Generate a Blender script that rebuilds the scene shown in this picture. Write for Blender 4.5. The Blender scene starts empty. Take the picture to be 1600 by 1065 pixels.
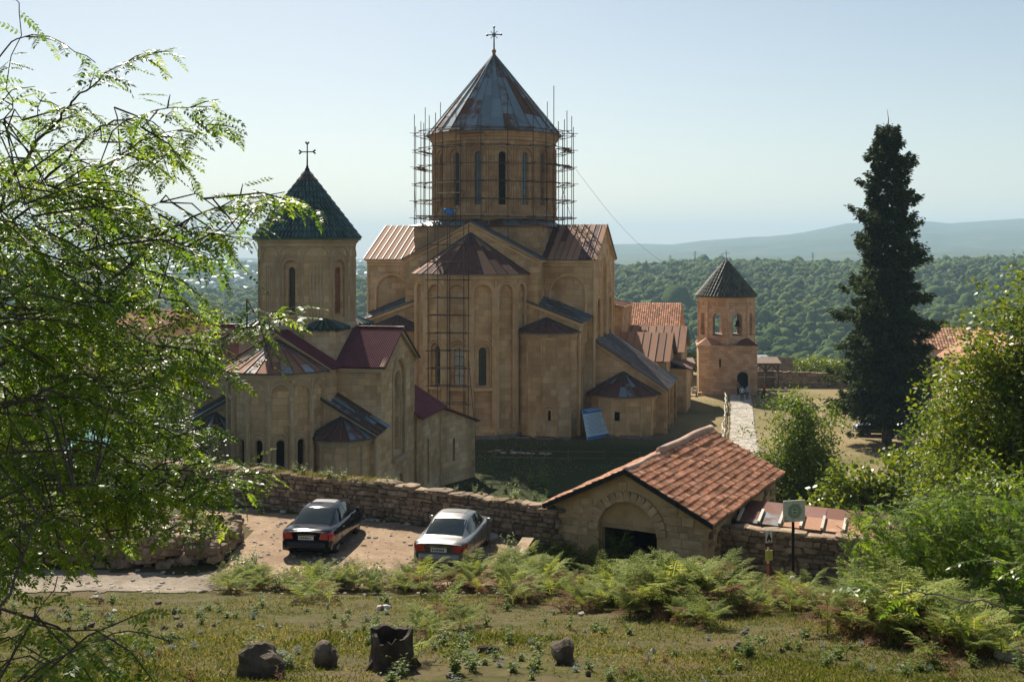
import bpy, bmesh, math, random
import numpy as np
from mathutils import Vector, Matrix
from mathutils.geometry import tessellate_polygon

S = bpy.context.scene
COL = S.collection
R = random.Random(11)
rad = math.radians

# ------------------------------------------------------------------ camera, sky, sun, exposure
FPX, HZ, EYE = 1700.0, 395.0, 17.0          # focal length in photo pixels, horizon row, eye height above the yard
cd = bpy.data.cameras.new('camera')
cam = bpy.data.objects.new('camera', cd); COL.objects.link(cam)
cam.location = (0, 0, EYE); cam.rotation_euler = (rad(90), 0, 0)
cd.sensor_width = 36; cd.lens = 36 * FPX / 1600
cd.shift_y = -(532.5 - HZ) / 1600
cd.clip_start = 0.1; cd.clip_end = 40000
S.camera = cam

SUN_AZ, SUN_EL = 17.0, 41.0                  # degrees left of the view direction, above the horizon
sdir = Vector((-math.sin(rad(SUN_AZ)) * math.cos(rad(SUN_EL)), math.cos(rad(SUN_AZ)) * math.cos(rad(SUN_EL)), math.sin(rad(SUN_EL))))
w = bpy.data.worlds.new('World'); S.world = w; w.use_nodes = True
nt = w.node_tree
sky = nt.nodes.new('ShaderNodeTexSky'); sky.sky_type = 'NISHITA'; sky.sun_disc = False
sky.sun_elevation = rad(SUN_EL); sky.sun_rotation = rad(-SUN_AZ)
sky.air_density = 1.0; sky.dust_density = 0.7; sky.ozone_density = 0.6; sky.altitude = 400
bg = nt.nodes['Background']; bg.inputs[1].default_value = 0.056
tint = nt.nodes.new('ShaderNodeMixRGB'); tint.blend_type = 'MULTIPLY'; tint.inputs[0].default_value = 1.0; tint.inputs[2].default_value = (1.13, 1.0, .88, 1)
nt.links.new(sky.outputs[0], tint.inputs[1]); nt.links.new(tint.outputs[0], bg.inputs[0])
sl = bpy.data.lights.new('sun', 'SUN'); sl.energy = 4.7; sl.angle = rad(0.5); sl.color = (1.0, 0.92, 0.79)
so = bpy.data.objects.new('sun', sl); COL.objects.link(so); so.rotation_euler = sdir.to_track_quat('Z', 'Y').to_euler()
so.location = (-30, 60, 80)
S.view_settings.view_transform = 'Standard'; S.view_settings.look = 'None'
S.view_settings.exposure = 1.0; S.view_settings.gamma = 1.0; S.view_settings.use_curve_mapping = False
S.render.engine = 'CYCLES'
S.cycles.use_denoising = True
try: S.cycles.denoiser = 'OPENIMAGEDENOISE'
except Exception: pass
S.cycles.max_bounces = 8; S.cycles.diffuse_bounces = 4; S.cycles.glossy_bounces = 3; S.cycles.transmission_bounces = 4
S.cycles.volume_bounces = 0; S.cycles.caustics_reflective = False; S.cycles.caustics_refractive = False
S.cycles.sample_clamp_indirect = 4.0

def at(px, py, Y):                            # a pixel of the photograph at depth Y, as a point in the world
    return Vector(((px - 800) * Y / FPX, Y, EYE - (py - HZ) * Y / FPX))

# ------------------------------------------------------------------ helpers
class MB:
    """collects faces; build() links them as ONE mesh object"""
    def __init__(s): s.v = []; s.f = []; s.m = []; s.r = []
    def add(s, vs, fs, m=0, vary=None):
        o = len(s.v); s.v += [tuple(p) for p in vs]
        for f in fs:
            s.f.append(tuple(i + o for i in f)); s.m.append(m); s.r.append(vary or 0.0)
    def quad(s, a, b, c, d, m=0, vary=None): s.add([a, b, c, d], [(0, 1, 2, 3)], m, vary)
    def tri(s, a, b, c, m=0, vary=None): s.add([a, b, c], [(0, 1, 2)], m, vary)
    def box(s, c, d, rz=0.0, m=0, vary=None, rot=None):
        hx, hy, hz = d[0] / 2, d[1] / 2, d[2] / 2
        M = rot if rot is not None else Matrix.Rotation(rz, 3, 'Z')
        c = Vector(c)
        vs = [c + M @ Vector((x * hx, y * hy, z * hz)) for z in (-1, 1) for y in (-1, 1) for x in (-1, 1)]
        s.add(vs, [(0, 2, 3, 1), (4, 5, 7, 6), (0, 1, 5, 4), (1, 3, 7, 5), (3, 2, 6, 7), (2, 0, 4, 6)], m, vary)
    def slab(s, a, b, c, d, t, m=0, vary=None):
        """a,b,c,d seen counter-clockwise from outside; thickness t goes inwards"""
        a, b, c, d = map(Vector, (a, b, c, d))
        n = (c - a).cross(d - b)
        if n.length < 1e-9: return
        n.normalize(); n *= t
        vs = [a, b, c, d, a - n, b - n, c - n, d - n]
        s.add(vs, [(0, 1, 2, 3), (7, 6, 5, 4), (0, 4, 5, 1), (1, 5, 6, 2), (2, 6, 7, 3), (3, 7, 4, 0)], m, vary)
    def prism(s, poly, vec, m=0, vary=None):
        vec = Vector(vec); n = len(poly); P = [Vector(p) for p in poly]
        s.add(P + [p + vec for p in P], [tuple(range(n))[::-1], tuple(range(n, 2 * n))] + [(i, (i + 1) % n, (i + 1) % n + n, i + n) for i in range(n)], m, vary)
    def tube(s, pts, r, n=6, m=0, vary=None, cap=True):
        P = [Vector(p) for p in pts]; rr = r if isinstance(r, (list, tuple)) else [r] * len(P)
        vs = []; prev = None
        for i, p in enumerate(P):
            t = (P[min(i + 1, len(P) - 1)] - P[max(i - 1, 0)])
            if t.length < 1e-9: t = Vector((0, 0, 1))
            t.normalize()
            if prev is None:
                x = t.cross(Vector((0, 0, 1)))
                if x.length < 0.05: x = t.cross(Vector((0, 1, 0)))
            else: x = prev - t * prev.dot(t)
            if x.length < 1e-6: x = t.orthogonal()
            x.normalize(); prev = x; y = t.cross(x)
            for k in range(n):
                a = 2 * math.pi * k / n; vs.append(p + (x * math.cos(a) + y * math.sin(a)) * rr[i])
        fs = [(i * n + k, i * n + (k + 1) % n, (i + 1) * n + (k + 1) % n, (i + 1) * n + k) for i in range(len(P) - 1) for k in range(n)]
        if cap: fs += [tuple(range(n))[::-1], tuple(range((len(P) - 1) * n, len(P) * n))]
        s.add(vs, fs, m, vary)
    def lathe(s, prof, n=16, c=(0, 0, 0), m=0, a0=0, a1=2 * math.pi, vary=None):
        full = abs(a1 - a0 - 2 * math.pi) < 1e-6; k = n if full else n + 1
        vs = [(c[0] + r * math.sin(a0 + (a1 - a0) * j / n), c[1] - r * math.cos(a0 + (a1 - a0) * j / n), c[2] + z) for r, z in prof for j in range(k)]
        fs = []
        for i in range(len(prof) - 1):
            for j in range(n):
                j2 = (j + 1) % k; fs.append((i * k + j, i * k + j2, (i + 1) * k + j2, (i + 1) * k + j))
        s.add(vs, fs, m, vary)
    def blob(s, c, r, seed=0, amp=.2, sub=1, m=0, vary=None, flat=1.0):
        V, F = ICO[sub]
        rg = np.random.default_rng(seed); k = rg.normal(size=(5, 3)) * 1.6; ph = rg.uniform(0, 6.28, 5)
        d = 1 + amp * np.sin(V @ k.T + ph).sum(1) / 2.2
        r = np.array(r if isinstance(r, (tuple, list)) else (r, r, r * flat))
        P = V * d[:, None] * r + np.array(c)
        s.add(P.tolist(), F, m, vary)
    def build(s, name, mats, parent=None, smooth=False, mesh_only=False, auto=None):
        me = bpy.data.meshes.new(name)
        me.from_pydata(s.v, [], s.f)
        for mt in (mats if isinstance(mats, (list, tuple)) else [mats]): me.materials.append(mt)
        if len(me.materials) > 1: me.polygons.foreach_set('material_index', s.m)
        uvs(me)
        if any(s.r):
            a = me.attributes.new('vary', 'FLOAT', 'FACE'); a.data.foreach_set('value', np.array(s.r, dtype=np.float32))
        if smooth: me.polygons.foreach_set('use_smooth', [True] * len(me.polygons))
        me.update()
        if mesh_only: return me
        o = link(name, me, parent)
        return o

def uvs(me):
    nl = len(me.loops)
    if nl == 0: return
    lay = me.uv_layers.new(name='UVMap')
    co = np.empty(len(me.vertices) * 3, np.float32); me.vertices.foreach_get('co', co); co = co.reshape(-1, 3)
    li = np.empty(nl, np.int32); me.loops.foreach_get('vertex_index', li)
    npol = len(me.polygons); nr = np.empty(npol * 3, np.float32); me.polygons.foreach_get('normal', nr); nr = nr.reshape(-1, 3)
    tot = np.empty(npol, np.int32); me.polygons.foreach_get('loop_total', tot)
    fn = np.repeat(nr, tot, axis=0); p = co[li]
    h = np.hypot(fn[:, 0], fn[:, 1]); wall = h > 0.3
    hs = np.where(h < 1e-6, 1, h)
    u = np.where(wall, (-fn[:, 1] * p[:, 0] + fn[:, 0] * p[:, 1]) / hs, p[:, 0])
    v = np.where(wall, p[:, 2], p[:, 1])
    lay.data.foreach_set('uv', np.stack([u, v], 1).astype(np.float32).ravel())

def link(name, me, parent=None):
    o = bpy.data.objects.new(name, me); COL.objects.link(o)
    if parent is not None: o.parent = parent
    return o
def tag(o, label=None, cat=None, group=None, kind=None):
    if label: o['label'] = label
    if cat: o['category'] = cat
    if group: o['group'] = group
    if kind: o['kind'] = kind
    return o
def thing(name, label, cat, loc=(0, 0, 0), rz=0.0, group=None):
    o = bpy.data.objects.new(name, None); COL.objects.link(o)
    o.location = loc; o.rotation_euler = (0, 0, rz); o.empty_display_size = .5
    return tag(o, label, cat, group)
def stuff(o): o['kind'] = 'stuff'; return o
def structure(o): o['kind'] = 'structure'; return o
def np_mesh(name, V, F, mat, vary=None, smooth=False):
    """V (n,3), F (m,k) all faces with k corners"""
    me = bpy.data.meshes.new(name); n = len(V); m, k = F.shape
    me.vertices.add(n); me.vertices.foreach_set('co', np.ascontiguousarray(V, np.float32).ravel())
    me.loops.add(m * k); me.loops.foreach_set('vertex_index', np.ascontiguousarray(F, np.int32).ravel())
    me.polygons.add(m); me.polygons.foreach_set('loop_start', np.arange(0, m * k, k, dtype=np.int32))
    me.polygons.foreach_set('loop_total', np.full(m, k, np.int32))
    for mt in (mat if isinstance(mat, (list, tuple)) else [mat]): me.materials.append(mt)
    if vary is not None:
        a = me.attributes.new('vary', 'FLOAT', 'FACE'); a.data.foreach_set('value', np.ascontiguousarray(vary, np.float32))
    if smooth: me.polygons.foreach_set('use_smooth', np.ones(m, bool))
    me.update(calc_edges=True); me.validate()
    return me
def joined(meshes_xforms, name, mat, vary=True):
    """one mesh from [(mesh, 4x4 matrix)]"""
    VV = []; FF = []; m_ = []; rr = []; o = 0; cache = {}
    for k, (me, X) in enumerate(meshes_xforms):
        if me.name not in cache:
            co = np.empty(len(me.vertices) * 3, np.float32); me.vertices.foreach_get('co', co)
            cache[me.name] = (co.reshape(-1, 3), [tuple(p.vertices) for p in me.polygons])
        co, fs = cache[me.name]; A = np.array(X)
        VV.append(co @ A[:3, :3].T + A[:3, 3]); FF += [tuple(i + o for i in f) for f in fs]; o += len(co)
        rr += [R.random()] * len(fs)
    me = bpy.data.meshes.new(name); me.from_pydata(np.concatenate(VV).tolist(), [], FF); me.materials.append(mat)
    a = me.attributes.new('vary', 'FLOAT', 'FACE'); a.data.foreach_set('value', np.array(rr, np.float32))
    uvs(me); me.update()
    return me

ICO = {}
for _s in (1, 2, 3):
    _b = bmesh.new(); bmesh.ops.create_icosphere(_b, subdivisions=_s, radius=1.0)
    ICO[_s] = (np.array([v.co[:] for v in _b.verts]), [tuple(v.index for v in f.verts) for f in _b.faces]); _b.free()

# value noise on the plane
_T = np.random.default_rng(5).random((256, 256))
def vnoise(x, y):
    x = np.asarray(x, float); y = np.asarray(y, float)
    xi = np.floor(x).astype(int); yi = np.floor(y).astype(int); fx = x - xi; fy = y - yi
    fx = fx * fx * (3 - 2 * fx); fy = fy * fy * (3 - 2 * fy)
    g = lambda a, b: _T[a & 255, b & 255]
    return (g(xi, yi) * (1 - fx) + g(xi + 1, yi) * fx) * (1 - fy) + (g(xi, yi + 1) * (1 - fx) + g(xi + 1, yi + 1) * fx) * fy
def fbm(x, y, o=4):
    s = 0; a = .5
    for i in range(o):
        s = s + a * (vnoise(x + 17.3 * i, y - 9.1 * i) - .5); x = x * 2.03; y = y * 2.03; a *= .5
    return s
def sstep(a, b, x):
    t = np.clip((np.asarray(x, float) - a) / (b - a), 0, 1); return t * t * (3 - 2 * t)

# ------------------------------------------------------------------ materials
class NT:
    def __init__(s, name):
        s.m = bpy.data.materials.new(name); s.m.use_nodes = True; s.t = s.m.node_tree; s.t.nodes.clear()
        s.out = s.n('OutputMaterial')
    def n(s, typ, **kw):
        nd = s.t.nodes.new('ShaderNode' + typ)
        for k, v in kw.items():
            if k.startswith('i_'):
                key = k[2:].replace('_', ' ')
                nd.inputs[int(key) if key.isdigit() else key].default_value = v
            else: setattr(nd, k, v)
        return nd
    def l(s, a, b): s.t.links.new(a, b)
    def math(s, op, a, b=None):
        nd = s.n('Math', operation=op)
        for i, x in enumerate((a, b)):
            if x is None: continue
            if isinstance(x, (int, float)): nd.inputs[i].default_value = x
            else: s.l(x, nd.inputs[i])
        return nd.outputs[0]
    def mix(s, f, a, b, typ='MIX'):
        nd = s.n('MixRGB', blend_type=typ)
        for i, x in enumerate((f, a, b)):
            if isinstance(x, (int, float)): nd.inputs[i].default_value = x
            elif isinstance(x, tuple): nd.inputs[i].default_value = x if len(x) == 4 else x + (1,)
            else: s.l(x, nd.inputs[i])
        return nd.outputs[0]
    def ramp(s, f, stops):
        nd = s.n('ValToRGB'); e = nd.color_ramp.elements
        while len(e) < len(stops): e.new(.5)
        for k, (p, c) in enumerate(stops):
            e[k].position = p; e[k].color = (c if isinstance(c, tuple) else (c, c, c)) + (1,)
        s.l(f, nd.inputs[0]); return nd.outputs[0]
    def rand(s):
        """a number per piece: face attribute plus object random, 0..1"""
        a = s.n('Attribute', attribute_name='vary'); o = s.n('ObjectInfo')
        return s.math('FRACT', s.math('ADD', a.outputs['Fac'], o.outputs['Random']))
    def coords(s, spread=True, which='Object'):
        tc = s.n('TexCoord')
        if not spread: return tc.outputs[which]
        r = s.rand(); mp = s.n('VectorMath', operation='ADD'); cb = s.n('CombineXYZ')
        k = s.math('MULTIPLY', r, 37.0)
        for i in range(3): s.l(k, cb.inputs[i])
        s.l(tc.outputs[which], mp.inputs[0]); s.l(cb.outputs[0], mp.inputs[1]); return mp.outputs[0]
    def noise(s, co, sc, det=5, rough=.6, dist=0):
        nd = s.n('TexNoise'); nd.inputs['Scale'].default_value = sc; nd.inputs['Detail'].default_value = det
        nd.inputs['Roughness'].default_value = rough; nd.inputs['Distortion'].default_value = dist
        s.l(co, nd.inputs['Vector']); return nd.outputs['Fac']
    def bump(s, h, strength=.4, dist=.02, prev=None):
        nd = s.n('Bump'); nd.inputs['Strength'].default_value = strength; nd.inputs['Distance'].default_value = dist
        s.l(h, nd.inputs['Height'])
        if prev is not None: s.l(prev, nd.inputs['Normal'])
        return nd.outputs[0]
    def principled(s, col, rough=.8, metal=0.0, normal=None, spec=.3, coat=0.0):
        p = s.n('BsdfPrincipled')
        if isinstance(col, tuple): p.inputs['Base Color'].default_value = col + (1,)
        else: s.l(col, p.inputs['Base Color'])
        if isinstance(rough, (int, float)): p.inputs['Roughness'].default_value = rough
        else: s.l(rough, p.inputs['Roughness'])
        p.inputs['Metallic'].default_value = metal; p.inputs['Specular IOR Level'].default_value = spec
        p.inputs['Coat Weight'].default_value = coat; p.inputs['Coat Roughness'].default_value = .04
        if normal is not None: s.l(normal, p.inputs['Normal'])
        return p.outputs[0]
    def end(s, sh): s.l(sh, s.out.inputs['Surface']); return s.m

def stone(name, c1, c2, c3, scale=.6, vary=.25, brick=None, bump=.5, bscale=9, streak=.5, rough=.9):
    n = NT(name); co = n.coords()
    big = n.noise(co, scale, 6, .6)
    col = n.ramp(big, [(.3, c1), (.5, c2), (.7, c3)])
    fine = n.noise(co, bscale, 6, .7)
    col = n.mix(.45, col, n.ramp(fine, [(.3, .72), (.7, 1.18)]), 'MULTIPLY')
    if streak:                                      # water stains running down
        tc = n.n('TexCoord'); mp = n.n('Mapping'); mp.inputs['Scale'].default_value = (.42, .42, .07)
        n.l(tc.outputs['Object'], mp.inputs[0]); st = n.noise(mp.outputs[0], 1.0, 5, .65)
        col = n.mix(streak, col, n.ramp(st, [(.34, (.55, .52, .49)), (.52, (1, 1, 1)), (.75, (1.08, 1.04, .97))]), 'MULTIPLY')
    r = n.rand()
    if vary: col = n.mix(1.0, col, n.ramp(r, [(0, 1 - vary), (1, 1 + vary)]), 'MULTIPLY')
    nb = None
    if brick:
        tc = n.n('TexCoord'); b = n.n('TexBrick', offset=.5, squash=1.0)
        n.l(tc.outputs['UV'], b.inputs['Vector'])
        b.inputs['Color1'].default_value = (.66, .63, .61, 1); b.inputs['Color2'].default_value = (1.22, 1.2, 1.16, 1)
        b.inputs['Mortar'].default_value = (.5, .47, .45, 1); b.inputs['Scale'].default_value = 1.0
        b.inputs['Brick Width'].default_value = brick[0]; b.inputs['Row Height'].default_value = brick[1]
        b.inputs['Mortar Size'].default_value = .018; b.inputs['Mortar Smooth'].default_value = .6; b.inputs['Bias'].default_value = -.1
        col = n.mix(.62, col, b.outputs['Color'], 'MULTIPLY')
        nb = n.bump(n.math('SUBTRACT', 1.0, b.outputs['Fac']), .5, .02)
    nb = n.bump(fine, bump, .03, nb)
    return n.end(n.principled(col, rough, 0, nb, .2))

def plain(name, c, rough=.6, metal=0.0, vary=.1, scale=6, amt=.2, bump=.1, spec=.4, coat=0.0):
    n = NT(name); co = n.coords(); f = n.noise(co, scale, 5, .6)
    col = n.mix(1.0, c, n.ramp(f, [(.25, 1 - amt), (.75, 1 + amt)]), 'MULTIPLY')
    if vary: col = n.mix(1.0, col, n.ramp(n.rand(), [(0, 1 - vary), (1, 1 + vary)]), 'MULTIPLY')
    nb = n.bump(f, bump, .02) if bump else None
    return n.end(n.principled(col, rough, metal, nb, spec, coat))

def sheet_metal(name, c1, c2, rust, amount=.5, rough=.5, metal=.3, scale=1.3):
    """painted or zinc sheet, each sheet rusted to its own degree"""
    n = NT(name); co = n.coords(); f = n.noise(co, scale, 7, .68); g = n.noise(co, 14, 4, .6); r = n.rand()
    base = n.mix(n.noise(co, 2.2, 4), c1, c2)
    t = n.math('ADD', n.math('MULTIPLY', f, .9), n.math('MULTIPLY', r, .45))
    k = n.ramp(t, [(max(.02, 1.0 - amount - .10), 0.0), (min(.98, 1.0 - amount + .08), 1.0)])
    rc = n.mix(g, rust, tuple(x * .55 for x in rust))
    col = n.mix(k, base, rc)
    col = n.mix(1.0, col, n.ramp(n.math('FRACT', n.math('MULTIPLY', r, 7.3)), [(0, .82), (1, 1.15)]), 'MULTIPLY')
    ro = n.ramp(k, [(0, rough), (1, .85)])
    return n.end(n.principled(col, ro, metal, n.bump(f, .15, .03), .4))

def leafmat(name, c1, c2, c3=None, tr=.4, rough=.42, trc=1.5, sp=.3):
    n = NT(name); r = n.rand()
    st = [(0, c1), (.6, c2)] + ([(1, c3)] if c3 else [])
    col = n.ramp(r, st)
    p = n.principled(col, rough, 0, None, sp)
    t = n.n('BsdfTranslucent'); n.l(n.mix(1.0, col, (trc * 1.1, trc, trc * .55), 'MULTIPLY'), t.inputs[0])
    m = n.n('MixShader'); m.inputs[0].default_value = tr; n.l(p, m.inputs[1]); n.l(t.outputs[0], m.inputs[2])
    return n.end(m.outputs[0])

M = {}
M['ochre'] = stone('cathedral_stone', (.48, .295, .15), (.63, .415, .22), (.71, .53, .34), .35, .06, (.95, .56), .45, 7, .5)
M['ochre_trim'] = stone('carved_stone', (.50, .32, .16), (.63, .42, .225), (.70, .51, .32), .7, .12, None, .4, 11, .4)
M['drum'] = stone('drum_stone', (.38, .225, .12), (.51, .325, .18), (.59, .42, .26), .5, .08, (.8, .5), .45, 8, .6)
M['pale'] = stone('church_stone', (.46, .32, .175), (.60, .435, .255), (.68, .54, .38), .4, .06, (.8, .42), .45, 8, .65)
M['pale_trim'] = stone('church_trim_stone', (.38, .29, .18), (.47, .365, .24), (.53, .44, .32), .8, .12, None, .4, 11, .4)
M['tower'] = stone('tower_stone', (.42, .275, .17), (.57, .395, .26), (.65, .49, .345), .6, .06, (.7, .38), .4, 9, .35)
M['dark_stone'] = stone('base_and_shade_stone', (.10, .09, .08), (.16, .14, .12), (.22, .19, .16), 1.2, .2, None, .5, 10, 0)  # dark base stone; also stands for shade inside the gate passage
M['rubble'] = stone('rubble_stone', (.17, .12, .075), (.28, .20, .13), (.37, .28, .20), 2.4, .38, None, .9, 14, 0)
M['mortar'] = stone('mortar', (.10, .08, .06), (.16, .13, .10), (.21, .17, .13), 3, 0, None, .9, 16, 0)
M['gate_stone'] = stone('gate_block_stone', (.37, .25, .14), (.50, .35, .20), (.58, .43, .28), 1.6, .2, None, .6, 12, 0)
M['plaster'] = stone('gate_plaster', (.42, .28, .145), (.53, .37, .20), (.59, .43, .25), 1.3, .0, None, .5, 14, .3)
M['rock'] = stone('field_rock', (.055, .042, .032), (.11, .084, .062), (.20, .165, .125), 3.0, .25, None, .9, 18, 0)
M['rock_pale'] = stone('pale_rock', (.30, .26, .21), (.40, .35, .29), (.5, .45, .38), 3.0, .25, None, .8, 18, 0)
M['metal_blue'] = sheet_metal('weathered_zinc', (.15, .215, .25), (.23, .30, .33), (.20, .09, .055), .26, .42, .35)
M['metal_rust'] = sheet_metal('rusted_sheet', (.56, .40, .31), (.47, .30, .215), (.48, .245, .14), .62, .6, .08)
M['metal_dark'] = sheet_metal('dark_rust_sheet', (.17, .19, .21), (.13, .13, .14), (.17, .07, .05), .62, .5, .3)
M['metal_cone'] = sheet_metal('dome_sheet', (.19, .235, .26), (.25, .30, .325), (.21, .095, .06), .24, .42, .35, 1.0)
M['metal_mix'] = sheet_metal('patched_sheet', (.36, .44, .47), (.26, .35, .41), (.40, .19, .11), .48, .45, .3, 1.2)
M['maroon'] = plain('maroon_corrugated', (.13, .035, .038), .45, .2, .12, 1.5, .25, .05)
M['seam'] = plain('sheet_seam', (.13, .13, .13), .5, .5, .15, 5, .2)
M['tile_green'] = plain('green_glazed_tile', (.045, .085, .075), .35, 0, .5, 3, .35, .15, .5)
M['tile_olive'] = plain('mossy_tile', (.075, .075, .05), .6, 0, .45, 3, .35, .2)
M['terracotta'] = stone('terracotta_tile', (.32, .14, .08), (.60, .30, .17), (.76, .50, .36), 5, .36, None, .4, 20, 0)
M['ridge_mortar'] = stone('ridge_mortar', (.42, .27, .19), (.52, .35, .26), (.58, .43, .33), 3, .1, None, .5, 14, 0)
M['wood'] = plain('weathered_wood', (.15, .105, .07), .85, 0, .3, 5, .3, .4)
M['bleached'] = plain('bleached_wood', (.55, .50, .42), .85, 0, .15, 6, .25, .4)
M['plank'] = plain('scaffold_plank', (.20, .11, .07), .85, 0, .4, 4, .3, .3)
M['pole'] = plain('rusty_steel_pole', (.075, .055, .045), .6, .4, .3, 8, .3, .1)
M['iron'] = plain('black_iron', (.02, .02, .022), .5, .6, 0, 6, .2, 0)
M['glass'] = plain('window_glass', (.045, .06, .065), .12, 0, .5, 2, .3, .05, .6)
M['glass_shade'] = plain('dark_opening', (.014, .013, .012), .7, 0, .2, 3, .3, 0, .1)  # near-black panes, and the shade inside doorways put into the colour
M['glass_pale'] = plain('dusty_glass', (.17, .21, .225), .25, 0, .4, 3, .35, .05, .5)
M['glass_lit'] = plain('pale_glass', (.42, .42, .40), .35, 0, .35, 4, .4, .05, .5)
M['brickfill'] = stone('bricked_up_fill', (.20, .085, .055), (.27, .125, .085), (.33, .17, .12), 2, .1, (.3, .1), .4, 12, 0)
M['bark'] = stone('bark', (.07, .055, .045), (.12, .095, .075), (.18, .15, .125), 4, .2, None, 1.0, 16, 0)
M['bark_pale'] = stone('pale_bark', (.16, .13, .10), (.25, .21, .17), (.34, .30, .25), 5, .2, None, .8, 18, 0)
M['rotwood'] = stone('rotten_wood', (.035, .026, .02), (.065, .048, .036), (.13, .10, .075), 4, .1, None, 1.0, 14, .4)
M['locust'] = leafmat('locust_leaf', (.052, .112, .012), (.115, .195, .018), (.21, .28, .028), .54, .38, 1.8, .30)
M['mimosa'] = leafmat('mimosa_leaf', (.065, .125, .014), (.12, .195, .022), (.18, .25, .03), .48, .55, 1.7, .15)
M['broad'] = leafmat('broad_leaf', (.075, .125, .016), (.13, .185, .02), (.21, .235, .028), .45, .38)
M['bush'] = leafmat('bush_leaf', (.065, .115, .014), (.125, .18, .022), (.20, .24, .03), .45, .45)
M['darkbush'] = leafmat('dark_bush_leaf', (.025, .05, .012), (.05, .085, .018), (.085, .12, .022), .3, .45)
M['conifer'] = leafmat('conifer_needle', (.018, .034, .011), (.036, .060, .016), (.080, .105, .026), .2, .7, 1.5, .12)
M['fern'] = leafmat('fern_frond', (.11, .15, .025), (.22, .265, .055), (.36, .38, .12), .40, .7, 1.5, .12)
M['fern_brown'] = leafmat('dead_fern', (.09, .045, .022), (.16, .085, .04), (.22, .13, .06), .3, .8, 1.4, .1)
M['grass'] = leafmat('grass_blade', (.05, .075, .010), (.085, .11, .014), (.17, .16, .04), .35, .7, 1.6, .12)
M['drygrass'] = leafmat('dry_grass', (.20, .17, .07), (.28, .24, .11), (.34, .31, .16), .3, .6)
M['weed'] = leafmat('weed_leaf', (.055, .10, .012), (.10, .155, .018), (.20, .23, .03), .4, .55, 1.6, .2)
M['forest'] = leafmat('forest_crown', (.022, .045, .012), (.045, .075, .018), (.085, .115, .026), .05, .9, 1.5, .05)
_n = NT('forest_crown'); _c = _n.coords(False); _r = _n.rand(); _k = _n.noise(_c, .55, 5, .75)
_col = _n.mix(1.0, _n.ramp(_r, [(0, (.044, .076, .020)), (.5, (.078, .118, .030)), (.8, (.12, .155, .038)), (1, (.16, .175, .052))]), _n.ramp(_k, [(.3, .55), (.5, 1.0), (.7, 1.5)]), 'MULTIPLY')
M['forest'] = _n.end(_n.principled(_col, .95, 0, _n.bump(_k, 1.0, 1.2), .05))
M['grey_weed'] = leafmat('grey_weed', (.13, .16, .12), (.19, .22, .18), None, .2, .7, 1.4, .15)
# ------------------------------------------------------------------ the lie of the land
WALL = [(-34, 53.0), (-20, 46.9), (-14.5, 44.5), (-4.76, 40.5), (1.62, 37.15)]     # yard wall west of the gate
RWALL = [(6.9, 36.2), (12.0, 34.2), (20.0, 31.2), (30, 27.5)]
GATE = (1.2, 37.0); GW, GL = 5.73, 9.0
GU = Vector((.883, -.469, 0)); GV = Vector((.469, .883, 0))
def wall_line_y(x):
    xs = [-60, -34, -20, -14.5, -4.76, 1.25, 6.2, 12, 20, 30, 60]
    ys = [62, 53, 46.9, 44.5, 40.5, 37.35, 36.0, 34.2, 31.2, 27.5, 18]
    return np.interp(x, xs, ys)
RP = [-900, 0, 250, 400, 600, 800, 950, 1100, 1300, 1450, 1600, 2500]
R1Y = [475, 470, 462, 456, 440, 434, 424, 413, 418, 414, 407, 405]     # crest of the wooded hill
RP2 = [-900, 0, 250, 400, 600, 800, 950, 1010, 1050, 1100, 1160, 1200, 1260, 1325, 1380, 1420, 1450, 1485, 1520, 1560, 1600, 1800, 2500]
R2Y = [402, 401, 402, 403, 405, 394, 382, 381, 382, 376, 372, 371, 362, 349, 350, 353, 346, 350, 348, 345, 342, 350, 340]     # crest of the far range
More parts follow.
